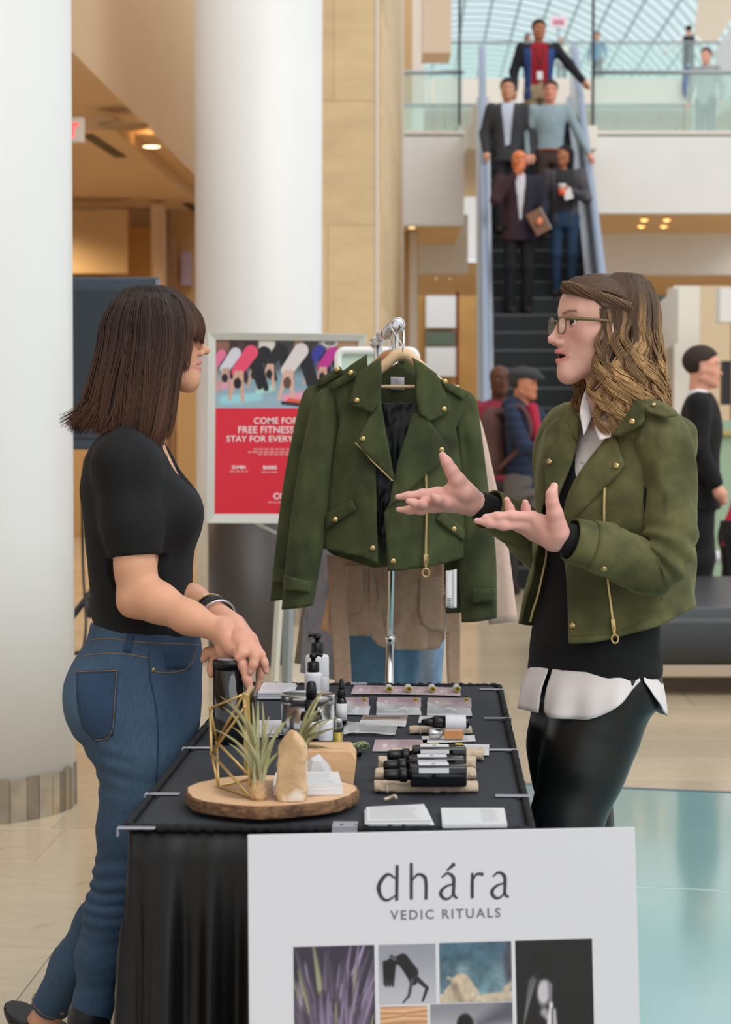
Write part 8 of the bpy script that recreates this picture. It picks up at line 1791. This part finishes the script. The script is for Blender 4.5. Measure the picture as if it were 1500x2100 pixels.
# third floor
z3f = z3
for px, Yq, lab, top, tr_, hk, hc, H_, yw in ((1083, 58.5, 'person in dark scarf and grey top on the far third floor', shade(200,204,206), shade(60,66,70), 'hood', shade(48,36,48), 1.68, 20), (1112, 59.5, 'small far person beside the dark scarf on the third floor', shade(60,80,84), shade(50,56,60), 'short', shade(60,50,44), 1.55, -20), (1152, 58.2, 'far person in white top under the pink sign', shade(222,220,212), shade(90,96,100), 'short', shade(200,170,140), 1.5, 10), (1226, 58.0, 'far person in blue shirt behind the glass railing', shade(70,130,170), shade(60,70,84), 'short', shade(40,34,30), 1.62, -30)):
    bgp(lab, (W(px, 100, Yq)[0], Yq, z3f), H_, yw, top, tr_, hc, tan_, down(1), down(-1), hairkind=hk, res=.022)
p12, L12, R12 = bgp('man in white tee and dark vest leaning back on the far railing', (W(1413, 100, 57.8)[0], 57.8, z3f), 1.76, 180, None, shade(60,66,76), shade(40,32,28), tan_, ((-.05,.40,1.20),(-.02,.62,1.02)), ((-.05,-.40,1.20),(-.02,-.62,1.02)), jacket={'col': lambda V: np.where((np.abs(V[:,1:2]) > .17), shade(224,224,224), shade(46,52,58)), 'open': (.0,.02), 'zlo': 1.4}, shirt=shade(224,224,224), res=.02)
bgp('person seen by the head above the right gallery railing', (W(1449, 100, 31.0)[0], 31.0, UZ+.03), 1.66, -30, shade(150,150,150), shade(60,60,66), shade(70,52,44), shade(216,160,140), down(1), down(-1), res=.016)
hb_ = SDF(); q = W(1410,176,55.9); hb_.el(q, (.14,.07,.34), 0); hb_.rc(q + np.array((0,0,.3)), q + np.array((.02,.05,.5)), .07, .04, .05); V, Q = surfnet(hb_, q-.5, q+.75, .03); mobj('hanging_bag', V, Q, mat('bag_blue', srgb(40,84,140), .7), None, label='blue bag hanging over the far third floor railing', cat='bag')
sg3 = thing('hanging_sign', 'small white and pink sign board high under the vault', 'sign', W(1146,60,60)); a = W(1128,32,60); b = W(1163,57,60); MB().box((a[0], 60, b[2]), (b[0], 60.05, a[2])).build('board', mat('sign_pale', srgb(226,214,222), .5), sg3, smooth=False); MB().box((a[0]+.1, 59.98, (a[2]+b[2])/2-.08), (b[0]-.08, 60.0, (a[2]+b[2])/2+.06)).build('print', mat('sign_pink', srgb(206,120,140), .5), sg3, smooth=False); MB().tube([(a[0]+.25, 60.02, b[2]), (a[0]+.25, 60.02, z3)], .03, 6).build('post', M_rail, sg3)
# ------------------------------------------------------------------ bench and table at the right
bn_ = thing('bench', 'large black padded bench with timber plinth at the right edge', 'bench', (W(1480,1300,11.2)[0], 11.2, 0)); x0 = W(1240,1300,10.5)[0]; x1 = x0 + 2.4
s = SDF(); s.loft([.16,.20,.40,.45,.462], [0]*5, [0]*5, [1.17,1.2,1.2,1.17,1.05], [1.17,1.2,1.2,1.17,1.05], 0, O=((x0+x1)/2, 11.7, 0), p=14); V, Q = surfnet(s, (x0-.05,10.4,.14), (x1+.05,13.0,.49), .045); mobj('cushion', V, Q, mat('black_leather', srgb(52,56,58), .35, var=.1, vs=2, bump=.1, bs=40), bn_)
MB().box((x0+.02, 10.52, .10), (x1-.02, 12.88, .165)).build('rim', mat('rim_wood', srgb(178,160,140), .4), bn_, smooth=False, bevel=.01); MB().box((x0+.35, 10.8, 0), (x1-.35, 12.6, .10)).build('plinth', mat('plinth_brown', srgb(132,112,94), .5), bn_, smooth=False)
wt = thing('low_table', 'white low table behind the bench', 'table', (W(1470,1150,14.9)[0], 14.9, 0)); a = W(1425,1146,14.6); MB().box((a[0], 14.6, .42), (a[0]+1.2, 15.5, .46)).build('top', M_wp, wt, smooth=False, bevel=.01)
for u in (.08, 1.12):
    for v in (14.7, 15.4): MB().box((a[0]+u-.03, v-.03, 0), (a[0]+u+.03, v+.03, .42)).build('leg', M_wp, wt, smooth=False)
